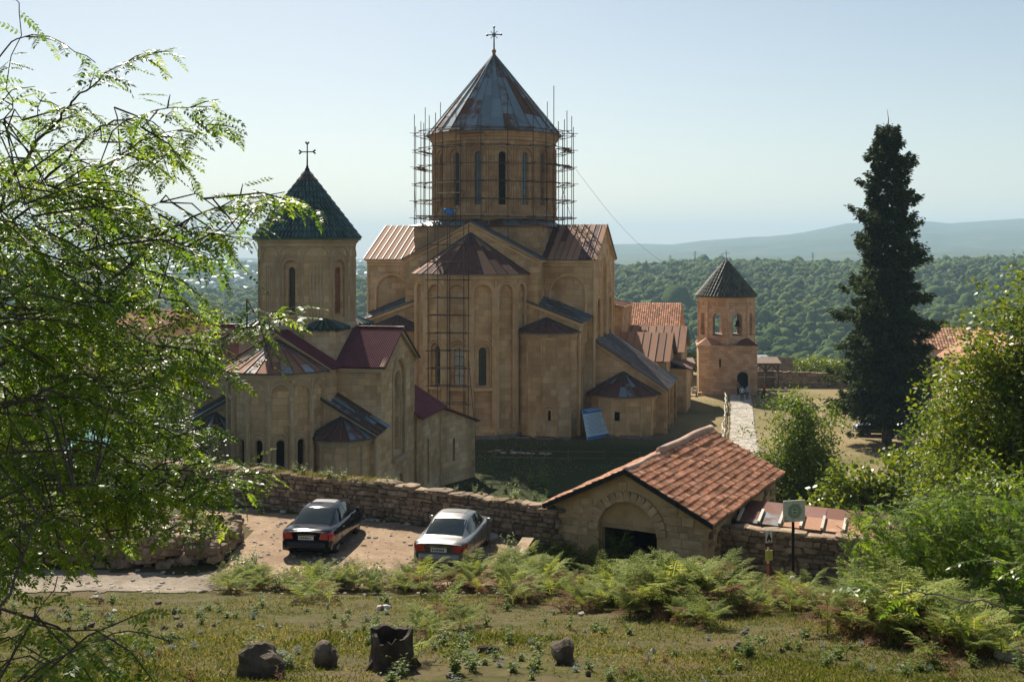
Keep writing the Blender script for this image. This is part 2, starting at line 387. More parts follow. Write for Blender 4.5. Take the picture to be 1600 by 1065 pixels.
def height(x, y):
    x = np.asarray(x, float); y = np.asarray(y, float)
    z0 = 15.1 - .25 * y + .16 * fbm(x * .35, y * .35) * 2 + .05 * fbm(x * 1.7, y * 1.7)
    z0 = np.where(y < 0, 15.1 - .1 * y, z0)
    lot = 7.22 + .10 * fbm(x * .3, y * .3) - .8 * sstep(.25, .75, x) - .2 * sstep(4, 12, x) - .01 * (y - 31)
    near = np.maximum(z0, lot)
    k = np.clip(.5 + (z0 - lot) / .5, 0, 1); near = lot * (1 - k) + z0 * k + .12 * k * (1 - k)
    d = y - wall_line_y(x)
    yard = .12 * fbm(x * .12, y * .12) + .06 * fbm(x * .6, y * .6)
    slope = yard + (6.2 - yard) * (1 - sstep(0.3, 19.0, d))
    z = np.where(d < .3, near, np.minimum(near, slope))
    # beyond the yard the hill drops into the valley
    r = np.hypot(x, y); px = 800 + FPX * x / np.maximum(np.abs(y), 1) * np.where(y > 0, 1, -1)
    px = np.clip(px, -900, 2500)
    edge = 150 + 6 * np.sin(x * .03)
    fall = -45 * sstep(0, 1, (y - edge) / 220) - 6 * sstep(0, 1, (y - edge) / 25)
    z = np.where(y > edge, yard * np.clip(1 - (y - edge) / 40, 0, 1) + fall, z)
    c1 = EYE - (np.interp(px, RP, R1Y) - HZ) * 1200 / FPX
    rough = 18 * fbm(x * .006, y * .006, 5) + 4 * fbm(x * .03, y * .03, 3)
    hill = -52 + (c1 + 52) * np.sin(np.clip((y - 420) / 780, 0, 1) * np.pi / 2) + rough * sstep(420, 700, y) * (1 - .75 * sstep(1000, 1200, y))
    z = np.where(y > 420, np.maximum(z, hill), z)
    c2 = EYE - (np.interp(px, RP2, R2Y) - HZ) * 6200 / FPX
    town = EYE - (413 - HZ) * 2700 / FPX
    ph = np.clip(px, -900, 2500)
    mid = np.where(y < 2700, c1 - 30 + (town - c1 + 30) * sstep(1500, 2700, y), town - 12)
    mid = mid + 25 * fbm(x * .002, y * .002, 5)
    dip = sstep(1200, 1600, y)
    far = mid * (1 - dip) + dip * mid
    rng = mid + (c2 - mid) * sstep(3000, 6200, y) + 90 * fbm(x * .0009, y * .0009, 5) * sstep(2800, 4500, y) * (1 - .8 * sstep(5200, 6200, y)) * np.clip((c2 - mid) / 120, 0, 1)
    rng = np.where(y > 6200, c2 - (y - 6200) * .012, rng)
    R15 = np.interp(px, [-900, 700, 950, 1040, 1110, 1180, 1260, 1340, 1420, 1500, 1600, 2500], [420, 412, 404, 400, 403, 397, 398, 390, 394, 387, 389, 392])
    c15 = EYE - (R15 - HZ) * 3700 / FPX + 10 * fbm(x * .004, y * .004, 4)
    rng = np.where((y > 2700) & (y < 4900), np.maximum(rng, mid + (c15 - mid) * np.cos(np.clip((y - 3700) / 1100, -1, 1) * np.pi / 2)), rng)
    z = np.where(y > 1200, c1 * (1 - dip) + rng * dip - 14 * np.sin(np.clip((y - 1200) / 400, 0, 1) * np.pi), z)
    return z
def hz(x, y): return float(height(np.array([float(x)]), np.array([float(y)]))[0])

def make_ground():
    az = np.concatenate([np.arange(-180, -34, 6.0), np.arange(-34, 34.01, .16), np.arange(36, 180, 6.0)])
    az = np.radians(np.unique(np.round(az, 4)))
    rr = np.concatenate([[.4, 1.5, 3, 5, 7, 9], np.arange(10.5, 56, .33), 56 * 1.022 ** np.arange(1, 252)])
    rr = rr[rr < 11800]
    A, Rr = np.meshgrid(az, rr); X = Rr * np.sin(A); Y = Rr * np.cos(A); Z = height(X, Y)
    Z = np.where((Y < 0), 15.1 - .1 * Y - np.maximum(0, Rr - 60) * .1, Z); Z = np.maximum(Z, -150)
    V = np.stack([X.ravel(), Y.ravel(), Z.ravel()], 1); na = len(az); nr = len(rr)
    i = np.arange(nr - 1)[:, None] * na; j = np.arange(na)[None, :]; j2 = (j + 1) % na
    F = np.stack([(i + j), (i + j2), (i + na + j2), (i + na + j)], -1).reshape(-1, 4)[:, ::-1]
    n = NT('ground_soil')
    co = n.coords(False); geo = n.n('NewGeometry'); sep = n.n('SeparateXYZ'); n.l(geo.outputs['Position'], sep.inputs[0])
    a = n.noise(co, .45, 6, .65); b = n.noise(co, 3.5, 6, .7); c = n.noise(co, .055, 5, .6); d = n.noise(co, 22, 4, .7)
    lawn = n.ramp(b, [(.28, (.034, .034, .010)), (.5, (.068, .064, .017)), (.72, (.12, .10, .04))])
    lawn = n.mix(n.ramp(a, [(.45, 0.0), (.66, 1.0)]), lawn, (.105, .078, .042))
    dry = n.ramp(c, [(.33, (.13, .12, .045)), (.5, (.26, .20, .10)), (.68, (.35, .265, .155))])
    dry = n.mix(.5, dry, n.ramp(b, [(.3, .65), (.7, 1.25)]), 'MULTIPLY')
    wood = n.ramp(n.noise(co, .006, 9, .75), [(.35, (.028, .05, .018)), (.52, (.055, .08, .028)), (.62, (.10, .11, .045)), (.74, (.17, .15, .085))])
    grn_shade = n.ramp(b, [(.3, (.018, .026, .008)), (.6, (.042, .052, .014)), (.8, (.085, .085, .03))])  # greener grass by the church, its colour darkened further to deepen the shade
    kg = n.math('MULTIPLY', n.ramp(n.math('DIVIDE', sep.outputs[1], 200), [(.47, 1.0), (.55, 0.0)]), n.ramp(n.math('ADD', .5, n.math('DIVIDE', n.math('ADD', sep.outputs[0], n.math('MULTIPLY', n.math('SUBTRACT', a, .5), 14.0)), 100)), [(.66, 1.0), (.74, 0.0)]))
    dry = n.mix(kg, dry, grn_shade)
    k1 = n.ramp(n.math('DIVIDE', sep.outputs[1], 100), [(.50, 0.0), (.62, 1.0)])
    k2 = n.ramp(n.math('DIVIDE', sep.outputs[1], 1000), [(.16, 0.0), (.22, 1.0)])
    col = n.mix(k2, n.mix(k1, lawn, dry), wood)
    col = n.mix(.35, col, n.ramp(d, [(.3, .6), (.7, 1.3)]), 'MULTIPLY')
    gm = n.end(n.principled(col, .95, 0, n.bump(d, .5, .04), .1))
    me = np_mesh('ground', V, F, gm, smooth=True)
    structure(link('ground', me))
make_ground()

def sheet(name, outline, lift, mat, step=.3):
    """a sheet that follows the ground inside an outline"""
    P = [Vector((x, y)) for x, y in outline]
    x0, x1 = min(p.x for p in P), max(p.x for p in P); y0, y1 = min(p.y for p in P), max(p.y for p in P)
    nx, ny = int((x1 - x0) / step) + 1, int((y1 - y0) / step) + 1
    X, Y = np.meshgrid(np.linspace(x0, x1, nx), np.linspace(y0, y1, ny)); Z = height(X, Y) + lift
    ins = np.zeros(X.shape, bool); px = [p.x for p in P]; py = [p.y for p in P]; j = len(P) - 1
    jx = X + 1.0 * fbm(X * .9, Y * .9); jy = Y + 1.3 * fbm(X * .8 + 40, Y * .8)
    for i in range(len(P)):
        c = ((py[i] > jy) != (py[j] > jy)) & (jx < (px[j] - px[i]) * (jy - py[i]) / (py[j] - py[i] + 1e-9) + px[i]); ins ^= c; j = i
    idx = np.arange(nx * ny).reshape(ny, nx); ok = ins[:-1, :-1] & ins[1:, :-1] & ins[:-1, 1:] & ins[1:, 1:]
    F = np.stack([idx[:-1, :-1], idx[:-1, 1:], idx[1:, 1:], idx[1:, :-1]], -1)[ok]
    me = np_mesh(name, np.stack([X.ravel(), Y.ravel(), Z.ravel()], 1), F, mat, smooth=True)
    return structure(link(name, me))
def dirtmat(name, c1, c2, c3):
    n = NT(name); co = n.coords(False); a = n.noise(co, .7, 6, .65); b = n.noise(co, 6, 6, .7); d = n.noise(co, 30, 4, .7)
    col = n.ramp(a, [(.3, c1), (.5, c2), (.7, c3)]); col = n.mix(.7, col, n.ramp(b, [(.3, .62), (.7, 1.25)]), 'MULTIPLY')
    v = n.n('TexVoronoi', feature='F1'); v.inputs['Scale'].default_value = 9; n.l(co, v.inputs['Vector'])
    col = n.mix(.5, col, n.ramp(v.outputs['Distance'], [(.08, 1.25), (.3, .95)]), 'MULTIPLY')
    return n.end(n.principled(col, .95, 0, n.bump(d, .6, .03, n.bump(b, .6, .06)), .1))
M['dirt'] = dirtmat('bare_earth', (.22, .15, .095), (.32, .225, .145), (.40, .29, .195))
M['track'] = dirtmat('gravel_track', (.17, .14, .105), (.26, .215, .165), (.35, .295, .235))
sheet('parking_lot', [(-11.5, 31.3), (-9.3, 34), (-9.2, 38.5), (-14, 43.7), (-4.9, 39.9), (1.0, 37.2), (.45, 36.5), (.1, 32.3), (-.9, 31.6), (-5, 31.4)], .02, M['dirt'], .22)
sheet('gravel_track', [(-24, 33.5), (-24, 29.8), (-14, 29.8), (-9, 30.5), (-8.6, 31.6), (-9.3, 33.6), (-15, 33.9)], .024, M['track'], .25)

# loose stones lying on the bare earth
def pebbles():
    mb = MB()
    for i in range(900):
        x = R.uniform(-17, .2); y = R.uniform(30, 40)
        if y > wall_line_y(x) - .4: continue
        if x < -9.4 and y > 33.6: continue
        s = R.choice((.02, .03, .035, .05, .08)); mb.blob((x, y, hz(x, y) + .02 + s * .2), s, i, .3, 1, 0, R.random(), .6)
    stuff(tag(mb.build('gravel', M['rock_pale']), 'loose pale stones strewn over the earth of the parking place and track', 'gravel'))
pebbles()
# ------------------------------------------------------------------ builders shared by the stone buildings
ZV = Vector((0, 0, 1))
def arch(cx, z0, w, h, seg=8):
    r = w / 2
    return [(cx - r, z0), (cx + r, z0)] + [(cx + r * math.cos(math.pi * k / seg), z0 + h - r + r * math.sin(math.pi * k / seg)) for k in range(seg + 1)]
def rect(cx, z0, w, h): return [(cx - w / 2, z0), (cx + w / 2, z0), (cx + w / 2, z0 + h), (cx - w / 2, z0 + h)]
def panel(mb, o, u, n, outer, holes=(), m=0, panes=None):
    o, u, n = Vector(o), Vector(u).normalized(), Vector(n).normalized()
    P = lambda a, b, d=0: o + u * a + ZV * b - n * d
    loops = [[Vector((a, b, 0)) for a, b in outer]] + [[Vector((a, b, 0)) for a, b in h['poly']] for h in holes]
    flat = [p for l in loops for p in l]
    flip = u.cross(ZV).dot(n) < 0
    vs = [P(p.x, p.y) for p in flat]; fs = []
    for t in tessellate_polygon(loops):
        a, b, c = (flat[i] for i in t)
        area = (b - a).cross(c - a).z
        if abs(area) < 1e-9: continue
        fs.append(t if (area > 0) != flip else t[::-1])
    mb.add(vs, fs, m)
    for h in holes:
        d = h['depth']; q = h['poly']; k = len(q)
        ar = sum(q[i][0] * q[(i + 1) % k][1] - q[(i + 1) % k][0] * q[i][1] for i in range(k))
        for i in range(k):
            a, b = q[i], q[(i + 1) % k]
            f = [P(*a), P(*b), P(*b, d), P(*a, d)]
            if (ar > 0) == flip: f = f[::-1]
            mb.add(f, [(0, 1, 2, 3)], h.get('mr', m))
        if h.get('through'): continue
        if 'pane' in h and panes is not None:
            panes.append((h['pane'], [P(a, b, d) for a, b in q], u, n))
            panel(mb, o - n * (d + .06), u, n, q, (), m)
        else:
            panel(mb, o - n * d, u, n, q, h.get('sub', ()), h.get('mb', m), panes)
def trim(mb, o, u, n, cx, z0, w, h, r=.08, proud=.0, m=0, foot=True):
    o, u, n = Vector(o), Vector(u).normalized(), Vector(n).normalized()
    pts = arch(cx, z0, w, h, 10)[1:] + ([(cx - w / 2, z0)] if foot else [])
    if not foot: pts = pts[1:]
    mb.tube([o + u * a + ZV * b + n * proud for a, b in pts], r, 6, m)
def put_windows(panes, parent, bars=True):
    for mt, poly, u, n in panes:
        mb = MB(); c = sum(poly, Vector()) / len(poly)
        mb.prism(poly, -n * .03)
        wd = mb.build('window', M[mt], parent)
        if bars and mt in ('glass', 'glass_lit', 'glass_pale'):
            z0 = min(p.z for p in poly); z1 = max(p.z for p in poly); wid = max((p - c).dot(u) for p in poly)
            b = MB(); k = max(3, int((z1 - z0) / .75))
            for i in range(1, k):
                zz = z0 + (z1 - z0) * i / k
                b.box(Vector((c.x, c.y, zz)) + n * .02, (wid * 1.9, .04, .045), math.atan2(u.y, u.x))
            b.box(Vector((c.x, c.y, (z0 + z1) / 2)) + n * .02, (.045, .04, z1 - z0 - .1), math.atan2(u.y, u.x))
            b.build('window_bar', M['iron'], wd)
def sheet_roof(parent, e0, e1, r1, r0, cols, rows, mats, t=.09, seam=True, name='roof', amp=.012):
    """e0,e1 eave left/right and r0,r1 ridge left/right, seen from outside; a deck with single sheets laid on it"""
    e0, e1, r1, r0 = map(Vector, (e0, e1, r1, r0))
    n = (e1 - e0).cross(r0 - e0) if (r0 - e0).length > 1e-6 else (e1 - e0).cross(r1 - e0)
    n.normalize()
    deck = MB(); deck.slab(e0, e1, r1, r0, t)
    d = deck.build(name, M['seam'], parent)
    def Q(s, q): return (e0.lerp(e1, s)).lerp(r0.lerp(r1, s), q)
    for i in range(cols):
        for j in range(rows):
            sh = (.5 / rows if i % 2 and rows > 1 else 0)
            q0 = max(0, j / rows - sh); q1 = (j + 1) / rows - (sh if j < rows - 1 else 0)
            a, b = Q(i / cols, q0), Q((i + 1) / cols, q0); c, dd = Q((i + 1) / cols, q1), Q(i / cols, q1)
            if j == 0: a = a - (dd - a).normalized() * .03; b = b - (c - b).normalized() * .03
            if (c - dd).length < .03 and (a - b).length < .03: continue
            L = [n * (.006 + R.random() * amp) for _ in range(4)]
            mb = MB(); a2, b2, c2, d2 = a + L[0], b + L[1], c + L[2], dd + L[3]
            sx = (b2 - a2) * .012; tx = (c2 - d2) * .012
            if (c2 - d2).length < .02: mb.slab(a2 + sx, b2 - sx, c2, c2 + n * .0005, .02)
            else: mb.slab(a2 + sx, b2 - sx, c2 - tx, d2 + tx, .02)
            if seam:
                mb.box_between(a + n * .02, dd + n * .02, .05, .06, n, 1)
            mb.build('roof_panel', [M[mats if isinstance(mats, str) else R.choice(mats)], M['seam']], d)
    return d
def _bb(s, a, b, wdt, hgt, n, m=0, vary=None):
    a, b, n = Vector(a), Vector(b), Vector(n)
    t = (b - a)
    if t.length < 1e-4: return
    x = t.normalized().cross(n).normalized() * (wdt / 2); y = n.normalized() * hgt
    vs = [a - x, a + x, a + x + y, a - x + y, b - x, b + x, b + x + y, b - x + y]
    s.add(vs, [(0, 1, 2, 3), (7, 6, 5, 4), (0, 4, 5, 1), (1, 5, 6, 2), (2, 6, 7, 3), (3, 7, 4, 0)], m, vary)
MB.box_between = _bb

def apse(parent, cx, y0, rx, ry, k, z1, niches, mt, z0=-.6, cornice=.22, trim_mt=None, panes=None, eave=.32, apex=None, roofmats='metal_dark', rows=1, sub=2, sgn=1):
    """polygonal apse bulging towards -y, with facets; niches(i, width) gives (holes, trims)"""
    mb = MB(); tb = MB()
    an = [-math.pi / 2 + math.pi * i / k for i in range(k + 1)]
    P = [Vector((cx + rx * math.sin(a), y0 - ry * math.cos(a), 0)) for a in an]
    for i in range(k):
        a, b = P[i], P[i + 1]; u = (b - a); wd = u.length; u.normalize(); n = u.cross(ZV)
        holes, trims = niches(i, wd)
        panel(mb, a, u, n, [(0, z0), (wd, z0), (wd, z1), (0, z1)], holes, 0, panes)
        for t in trims: trim(tb, a, u, n, *t)
        tb.tube([a + ZV * z0, a + ZV * (z1 - .25)], .09, 6)
    for q, (o, zz, hh) in enumerate(((cornice * .5, z1 - .45, .2), (cornice, z1 - .24, .26))):
        for i in range(k):
            a, b = P[i], P[i + 1]; ca = Vector((cx, y0, 0))
            f = lambda p: p + Vector(((p.x - cx) / rx, (p.y - y0) / ry, 0)) * o
            A, B = f(a) + ZV * zz, f(b) + ZV * zz
            tb.add([a + ZV * zz, b + ZV * zz, B, A, a + ZV * (zz + hh), b + ZV * (zz + hh), B + ZV * hh, A + ZV * hh], [(3, 2, 1, 0), (4, 5, 6, 7), (3, 2, 6, 7)][:2] + [(2, 3, 7, 6)][0:1] , 0)
    w_ = mb.build('wall', M[mt], parent)
    tb.build('moulding', M[trim_mt or mt], w_)
    if apex is not None:
        ap = Vector((cx, y0 - .05, apex)); E = [Vector((cx + (rx + eave) * math.sin(a), y0 - (ry + eave) * math.cos(a) * 1.0, z1)) for a in an]
        E[0].y = E[-1].y = y0 - .03
        deck = MB()
        for i in range(k): deck.tri(E[i], E[i + 1], ap)
        for i in range(k): deck.quad(E[i] - ZV * .1, E[i + 1] - ZV * .1, E[i + 1], E[i])
        deck.add([e - ZV * .1 for e in E], [tuple(range(len(E)))[::-1]])
        d = deck.build('roof', M['seam'], parent)
        for i in range(k):
            for s in range(sub):
                a, b = E[i].lerp(E[i + 1], s / sub), E[i].lerp(E[i + 1], (s + 1) / sub)
                n = (b - a).cross(ap - a).normalized()
                for j in range(rows):
                    sh = .12 if (i * sub + s) % 2 and rows > 1 else 0
                    q0 = 0 if j == 0 else j / rows - sh; q1 = 1 if j == rows - 1 else (j + 1) / rows - sh
                    m_ = MB(); l = n * (.012 + .012 * R.random()); A, B, Cc, D = a.lerp(ap, q0) + l, b.lerp(ap, q0) + l, b.lerp(ap, q1) + l, a.lerp(ap, q1) + l
                    if q1 >= .999: m_.add([A, B, ap + l, A - n * .02, B - n * .02], [(0, 1, 2), (0, 3, 4, 1)])
                    else: m_.slab(A, B, Cc, D, .02)
                    m_.box_between(a.lerp(ap, q0) + l, a.lerp(ap, min(q1, .98)) + l, .045, .05, n, 1)
                    m_.build('roof_panel', [M[roofmats if isinstance(roofmats, str) else R.choice(roofmats)], M['seam']], d)
    return w_

def cone_tiles(parent, c, r0, z0, r1, z1, width, rows, mt, keep=300, capmt=None, name='roof'):
    """conical roof of overlapping curved tiles; the tiles turned to the photograph's side are parts, the rest one part"""
    deck = MB(); deck.lathe([(r0 - .05, z0 - .12), (r0, z0), (r1, z1)], 40, c); d = deck.build(name, M[mt], parent)
    tl = MB(); nseg = 4; prof = [(-.42, -.06), (-.30, .34), (0, .52), (.30, .34), (.42, -.06)]
    for x, z in prof: pass
    vs = [(x, 0, z) for x, z in prof] + [(x * .86, 1.12, z * .8) for x, z in prof]
    vs += [(x * .8, 0, z * .7 - .06) for x, z in prof]
    fs = [(i, i + 1, i + 6, i + 5) for i in range(4)] + [(i + 10, i + 11, i + 1, i) for i in range(4)]
    tl.add(vs, fs); tm = tl.build('tile', M[mt], mesh_only=True)
    lst = []
    sl = math.hypot(r0 - r1, z1 - z0); dl = sl / rows; pitch = math.atan2(z1 - z0, r0 - r1)
    for j in range(rows):
        q = j / rows; r = r0 + (r1 - r0) * q; z = z0 + (z1 - z0) * q
        nn = max(6, int(round(2 * math.pi * r / width)))
        for i in range(nn):
            a = 2 * math.pi * (i + .5 * (j % 2)) / nn + R.uniform(-.004, .004)
            X = Matrix.Translation(Vector((c[0], c[1], c[2])) + Vector((r * math.sin(a), -r * math.cos(a), z + .02 + R.uniform(0, .02)))) @ Matrix.Rotation(a, 4, 'Z') @ Matrix.Rotation(pitch - .06, 4, 'X') @ Matrix.Rotation(R.uniform(-.03, .03), 4, 'Y') @ Matrix.Diagonal((2 * math.pi * r / nn * 1.0, dl, width * .75, 1))
            lst.append((math.cos(a - .1), X))
    lst.sort(key=lambda t: -t[0])
    for _, X in lst[:keep]:
        o = link('tile', tm, d); o.matrix_local = X
    rest = [(tm, X) for _, X in lst[keep:]]
    if rest: stuff(link('tile_field', joined(rest, 'tile_field', M[mt]), d))
    if capmt:
        q = .86; cp = MB(); cp.lathe([(r0 + (r1 - r0) * q + .10, z0 + (z1 - z0) * q), (r1 + .05, z1 + .05), (.02, z1 + .12)], 20, c); cp.build('roof_cap', M[capmt], d, True)
    return d
def cross(parent, c, zb, h, w, style='plain'):
    mb = MB(); x, y = c; zc = zb + h * .68
    mb.tube([(x, y, zb), (x, y, zb + h)], [h * .035, h * .022], 6)
    mb.tube([(x - w / 2, y, zc), (x + w / 2, y, zc)], h * .022, 6)
    if style == 'knob':
        for p in ((x - w / 2, zc), (x + w / 2, zc), (x, zb + h)): mb.blob((p[0], y, p[1]), h * .055, 0, 0)
        for sx in (-1, 1):
            for sz in (-1, 1):
                mb.tube([(x, y, zc), (x + sx * w * .2, y, zc + sz * w * .2)], h * .012, 5); mb.blob((x + sx * w * .21, y, zc + sz * w * .21), h * .026, 0, 0)
        mb.tube([(x + .14 * w * math.cos(k * .5236), y, zc + .14 * w * math.sin(k * .5236)) for k in range(13)], h * .012, 5)
    if style == 'flared':
        for p, dx, dz in (((x - w / 2, zc), -1, 0), ((x + w / 2, zc), 1, 0), ((x, zb + h), 0, 1)):
            for s in (-1, 1):
                e = (p[0] + dx * w * .10 + (s * w * .12 if dx == 0 else 0), y, p[1] + dz * w * .10 + (s * w * .12 if dz == 0 else 0))
                mb.tube([(p[0] - dx * w * .08, y, p[1] - dz * w * .08), e], [h * .025, h * .035], 6)
        mb.tube([(x, y, zb), (x, y, zb + h * .2)], [h * .08, h * .03], 8)
    cr = mb.build('cross', M['iron'], parent)
    ob = MB(); ob.blob((x, y, zb), h * .095, 0, 0, 2); ob.build('orb', M['metal_rust'] if style == 'knob' else M['iron'], cr, True)

# ------------------------------------------------------------------ the great domed church
CATH = thing('cathedral', 'great domed stone church with a grey conical roof and a scaffolded drum', 'church', (-1.85, 112.1, 0), -rad(14))
def cathedral():
    p = CATH; pn = []
    E, Rg, W2, TL = 16.4, 19.75, 6.6, 11.45
    # east arm with its gable
    mb = MB(); tb = MB()
    panel(mb, (0, -8.6, 0), (1, 0, 0), (0, -1, 0), [(-W2, -.6), (W2, -.6), (W2, E), (0, 19.85), (-W2, E)])
    for s in (-1, 1):
        panel(mb, (s * W2, 0, 0), (0, 1, 0), (s, 0, 0), [(-8.6, -.6), (-6, -.6), (-6, E), (-8.6, E)])
        tb.box_between((0, -8.72, 19.72), (s * 6.85, -8.72, 16.22), .25, .26, (0, 0, 1))
        tb.box_between((0, -8.66, 19.3), (s * 6.6, -8.66, 15.95), .14, .16, (0, 0, 1))
        tb.box((s * (W2 + .08), -7.3, E - .15), (.3, 2.8, .3))
    w_ = mb.build('wall', M['ochre'], p); tb.build('cornice', M['ochre_trim'], w_)
    # transept
    for s in (-1, 1):
        mb = MB(); tb = MB(); pn2 = []
        holes = [dict(poly=arch(a, 3.0, wd, hh), depth=.35, sub=[dict(poly=arch(a, hh - 3.2, .7, 3.4), depth=.3, pane='glass_shade')] if a == 0 else []) for a, wd, hh in ((-3.6, 2.1, 9.6), (0, 2.5, 13.6), (3.6, 2.1, 9.6))]
        panel(mb, (s * TL, 0, 0), (0, s, 0), (s, 0, 0), [(-6, -.6), (6, -.6), (6, E), (0, Rg - .1), (-6, E)], holes, 0, pn2)
        for a, wd, hh in ((-3.6, 2.5, 9.8), (0, 2.9, 13.8), (3.6, 2.5, 9.8)): trim(tb, (s * TL, 0, 0), (0, s, 0), (s, 0, 0), a, 3, wd, hh, .13)
        for yy in (-6, 6):
            for a, b in ((6.3, TL),):
                n = Vector((0, -1 if yy < 0 else 1, 0)); u = Vector((1, 0, 0)) * (s if yy < 0 else s)
                panel(mb, (0, yy, 0), (s, 0, 0), n, [(a, -.6), (b, -.6), (b, E), (a, E)],
                      [dict(poly=arch(8.9, 8.5, 3.2, 6.2), depth=.16)] if yy < 0 else [])
                if yy < 0: trim(tb, (0, yy, 0), (s, 0, 0), n, 8.9, 8.5, 3.5, 6.4, .1)
                tb.box((s * 8.9, yy + n.y * .1, E - .22), (5.2, .34, .32)); tb.box((s * 8.9, yy + n.y * .05, E - .55), (5.15, .22, .2))
            tb.box_between((s * (TL + .12), 0, Rg - .2), (s * (TL + .12), yy * 1.04, E - .2), .25, .24, (0, 0, 1))
            tb.tube([(s * TL, yy, 0), (s * TL, yy, E)], .14, 6)
        w_ = mb.build('wall', M['ochre'], p); tb.build('cornice', M['ochre_trim'], w_); put_windows(pn2, w_, False)
    # west arm and the lower western rooms
    mb = MB()
    panel(mb, (0, 17, 0), (-1, 0, 0), (0, 1, 0), [(-W2, -.6), (W2, -.6), (W2, E), (0, Rg), (-W2, E)])
    for s in (-1, 1): panel(mb, (s * W2, 0, 0), (0, s, 0), (s, 0, 0), [(min(6 * s, 17 * s), -.6), (max(6 * s, 17 * s), -.6), (max(6 * s, 17 * s), E), (min(6 * s, 17 * s), E)])
    mb.box((9.2, 14, 5.3), (5.2, 8, 11.8)); mb.box((-8.8, 14, 4.8), (4.4, 6, 11))
    mb.build('wall', M['ochre'], p)
    # roofs of the arms: single sheets
    sheet_roof(p, (-6.95, -8.95, 16.38), (-6.95, 0, 16.38)[0:3], (0, 0, 19.98), (0, -8.95, 19.98), 2, 1, 'metal_rust') if False else None
    sheet_roof(p, (6.95, -8.95, 16.38), (6.95, -5.2, 16.38), (0, -5.2, 20.0), (0, -8.95, 20.0), 5, 5, ['metal_blue', 'metal_blue', 'metal_dark'])
    sheet_roof(p, (-6.95, -5.2, 16.38), (-6.95, -8.95, 16.38), (0, -8.95, 20.0), (0, -5.2, 20.0), 5, 5, 'metal_blue')
    sheet_roof(p, (5.2, -6.4, 16.36), (11.8, -6.4, 16.36), (11.8, 0, 19.85), (5.2, 0, 19.85), 11, 2, ['metal_rust', 'metal_rust', 'metal_dark'])
    sheet_roof(p, (-11.8, -6.4, 16.36), (-5.2, -6.4, 16.36), (-5.2, 0, 19.85), (-11.8, 0, 19.85), 10, 2, 'metal_rust')
    for x0, x1 in ((11.8, 5.2), (-5.2, -11.8)): sheet_roof(p, (x0, 6.4, 16.36), (x1, 6.4, 16.36), (x1, 0, 19.85), (x0, 0, 19.85), 4, 1, 'metal_rust')
    sheet_roof(p, (6.95, 5.2, 16.38), (6.95, 17.3, 16.38), (0, 17.3, 19.9), (0, 5.2, 19.9), 8, 2, 'metal_rust')
    sheet_roof(p, (-6.95, 17.3, 16.38), (-6.95, 5.2, 16.38), (0, 5.2, 19.9), (0, 17.3, 19.9), 8, 1, 'metal_rust')
    sheet_roof(p, (12.1, 9.7, 11.1), (12.1, 18.2, 11.1), (6.6, 18.2, 12.4), (6.6, 9.7, 12.4), 8, 2, 'terracotta')
    # square base under the drum with its skirt roof
    mb = MB(); mb.box((0, 0, 18.0), (12.8, 12.8, 3.4)); mb.build('drum_base', M['drum'], p)
    k = 16; sk = MB()
    def sq(a):
        c, s_ = math.sin(a), -math.cos(a); m_ = max(abs(c), abs(s_)); return Vector((c / m_ * 6.75, s_ / m_ * 6.75, 19.68))
    for i in range(32):
        a0, a1 = 2 * math.pi * i / 32, 2 * math.pi * (i + 1) / 32
        q0, q1 = Vector((6.1 * math.sin(a0), -6.1 * math.cos(a0), 20.35)), Vector((6.1 * math.sin(a1), -6.1 * math.cos(a1), 20.35))
        sk.quad(sq(a0), sq(a1), q1, q0, 0, R.random()); sk.quad(sq(a0) - ZV * .12, sq(a1) - ZV * .12, sq(a1), sq(a0))
    sk.build('skirt_roof', M['metal_blue'], p)
    # drum
    mb = MB(); tb = MB(); pn = []; rd = 6.2; pick = ['glass_pale', 'glass', 'glass_shade', 'glass_pale', 'glass_pale', 'glass', 'glass', 'glass_pale']
    for i in range(16):
        a = 2 * math.pi * i / 16; hf = math.pi / 16; ro = rd / math.cos(hf)
        A = Vector((ro * math.sin(a - hf), -ro * math.cos(a - hf), 0)); B = Vector((ro * math.sin(a + hf), -ro * math.cos(a + hf), 0))
        u = B - A; wd = u.length; u.normalize(); n = u.cross(ZV)
        mt = {1: 'glass_shade', 0: 'glass', 15: 'glass', 2: 'glass_pale', 3: 'glass_pale', 14: 'glass_pale'}.get(i, 'glass_pale')
        panel(mb, A, u, n, [(0, 19.5), (wd, 19.5), (wd, 28.9), (0, 28.9)],
              [dict(poly=arch(wd / 2, 21.2, 1.5, 6.1), depth=.14, sub=[dict(poly=arch(wd / 2, 21.7, .68, 5.2), depth=.32, pane=mt)])], 0, pn)
        trim(tb, A, u, n, wd / 2, 20.9, 1.62, 6.5, .085); trim(tb, A, u, n, wd / 2, 20.9, 2.05, 6.85, .10)
        trim(tb, A, u, n, wd / 2, 21.6, .86, 5.4, .05, -.1)
        tb.tube([A + ZV * 20.4, A + ZV * 27.6], .12, 6); tb.tube([A + u * .2 + ZV * 20.4, A + u * .2 + ZV * 27.3], .07, 6)
    tb.lathe([(6.3, 20.35), (6.62, 20.35), (6.62, 20.6), (6.35, 20.85), (6.2, 20.85)], 48)
    tb.lathe([(6.25, 28.0), (6.4, 28.05), (6.42, 28.3), (6.55, 28.4), (6.68, 28.75), (6.7, 28.98), (6.2, 28.98)], 48)
    dr = mb.build('drum', M['drum'], p); tb.build('moulding', M['drum'], dr); put_windows(pn, dr)
    # cone of sheets
    dk = MB(); dk.lathe([(6.7, 28.9), (6.92, 28.92), (.12, 37.25)], 40); cr = dk.build('roof', M['seam'], p)
    ns = 30
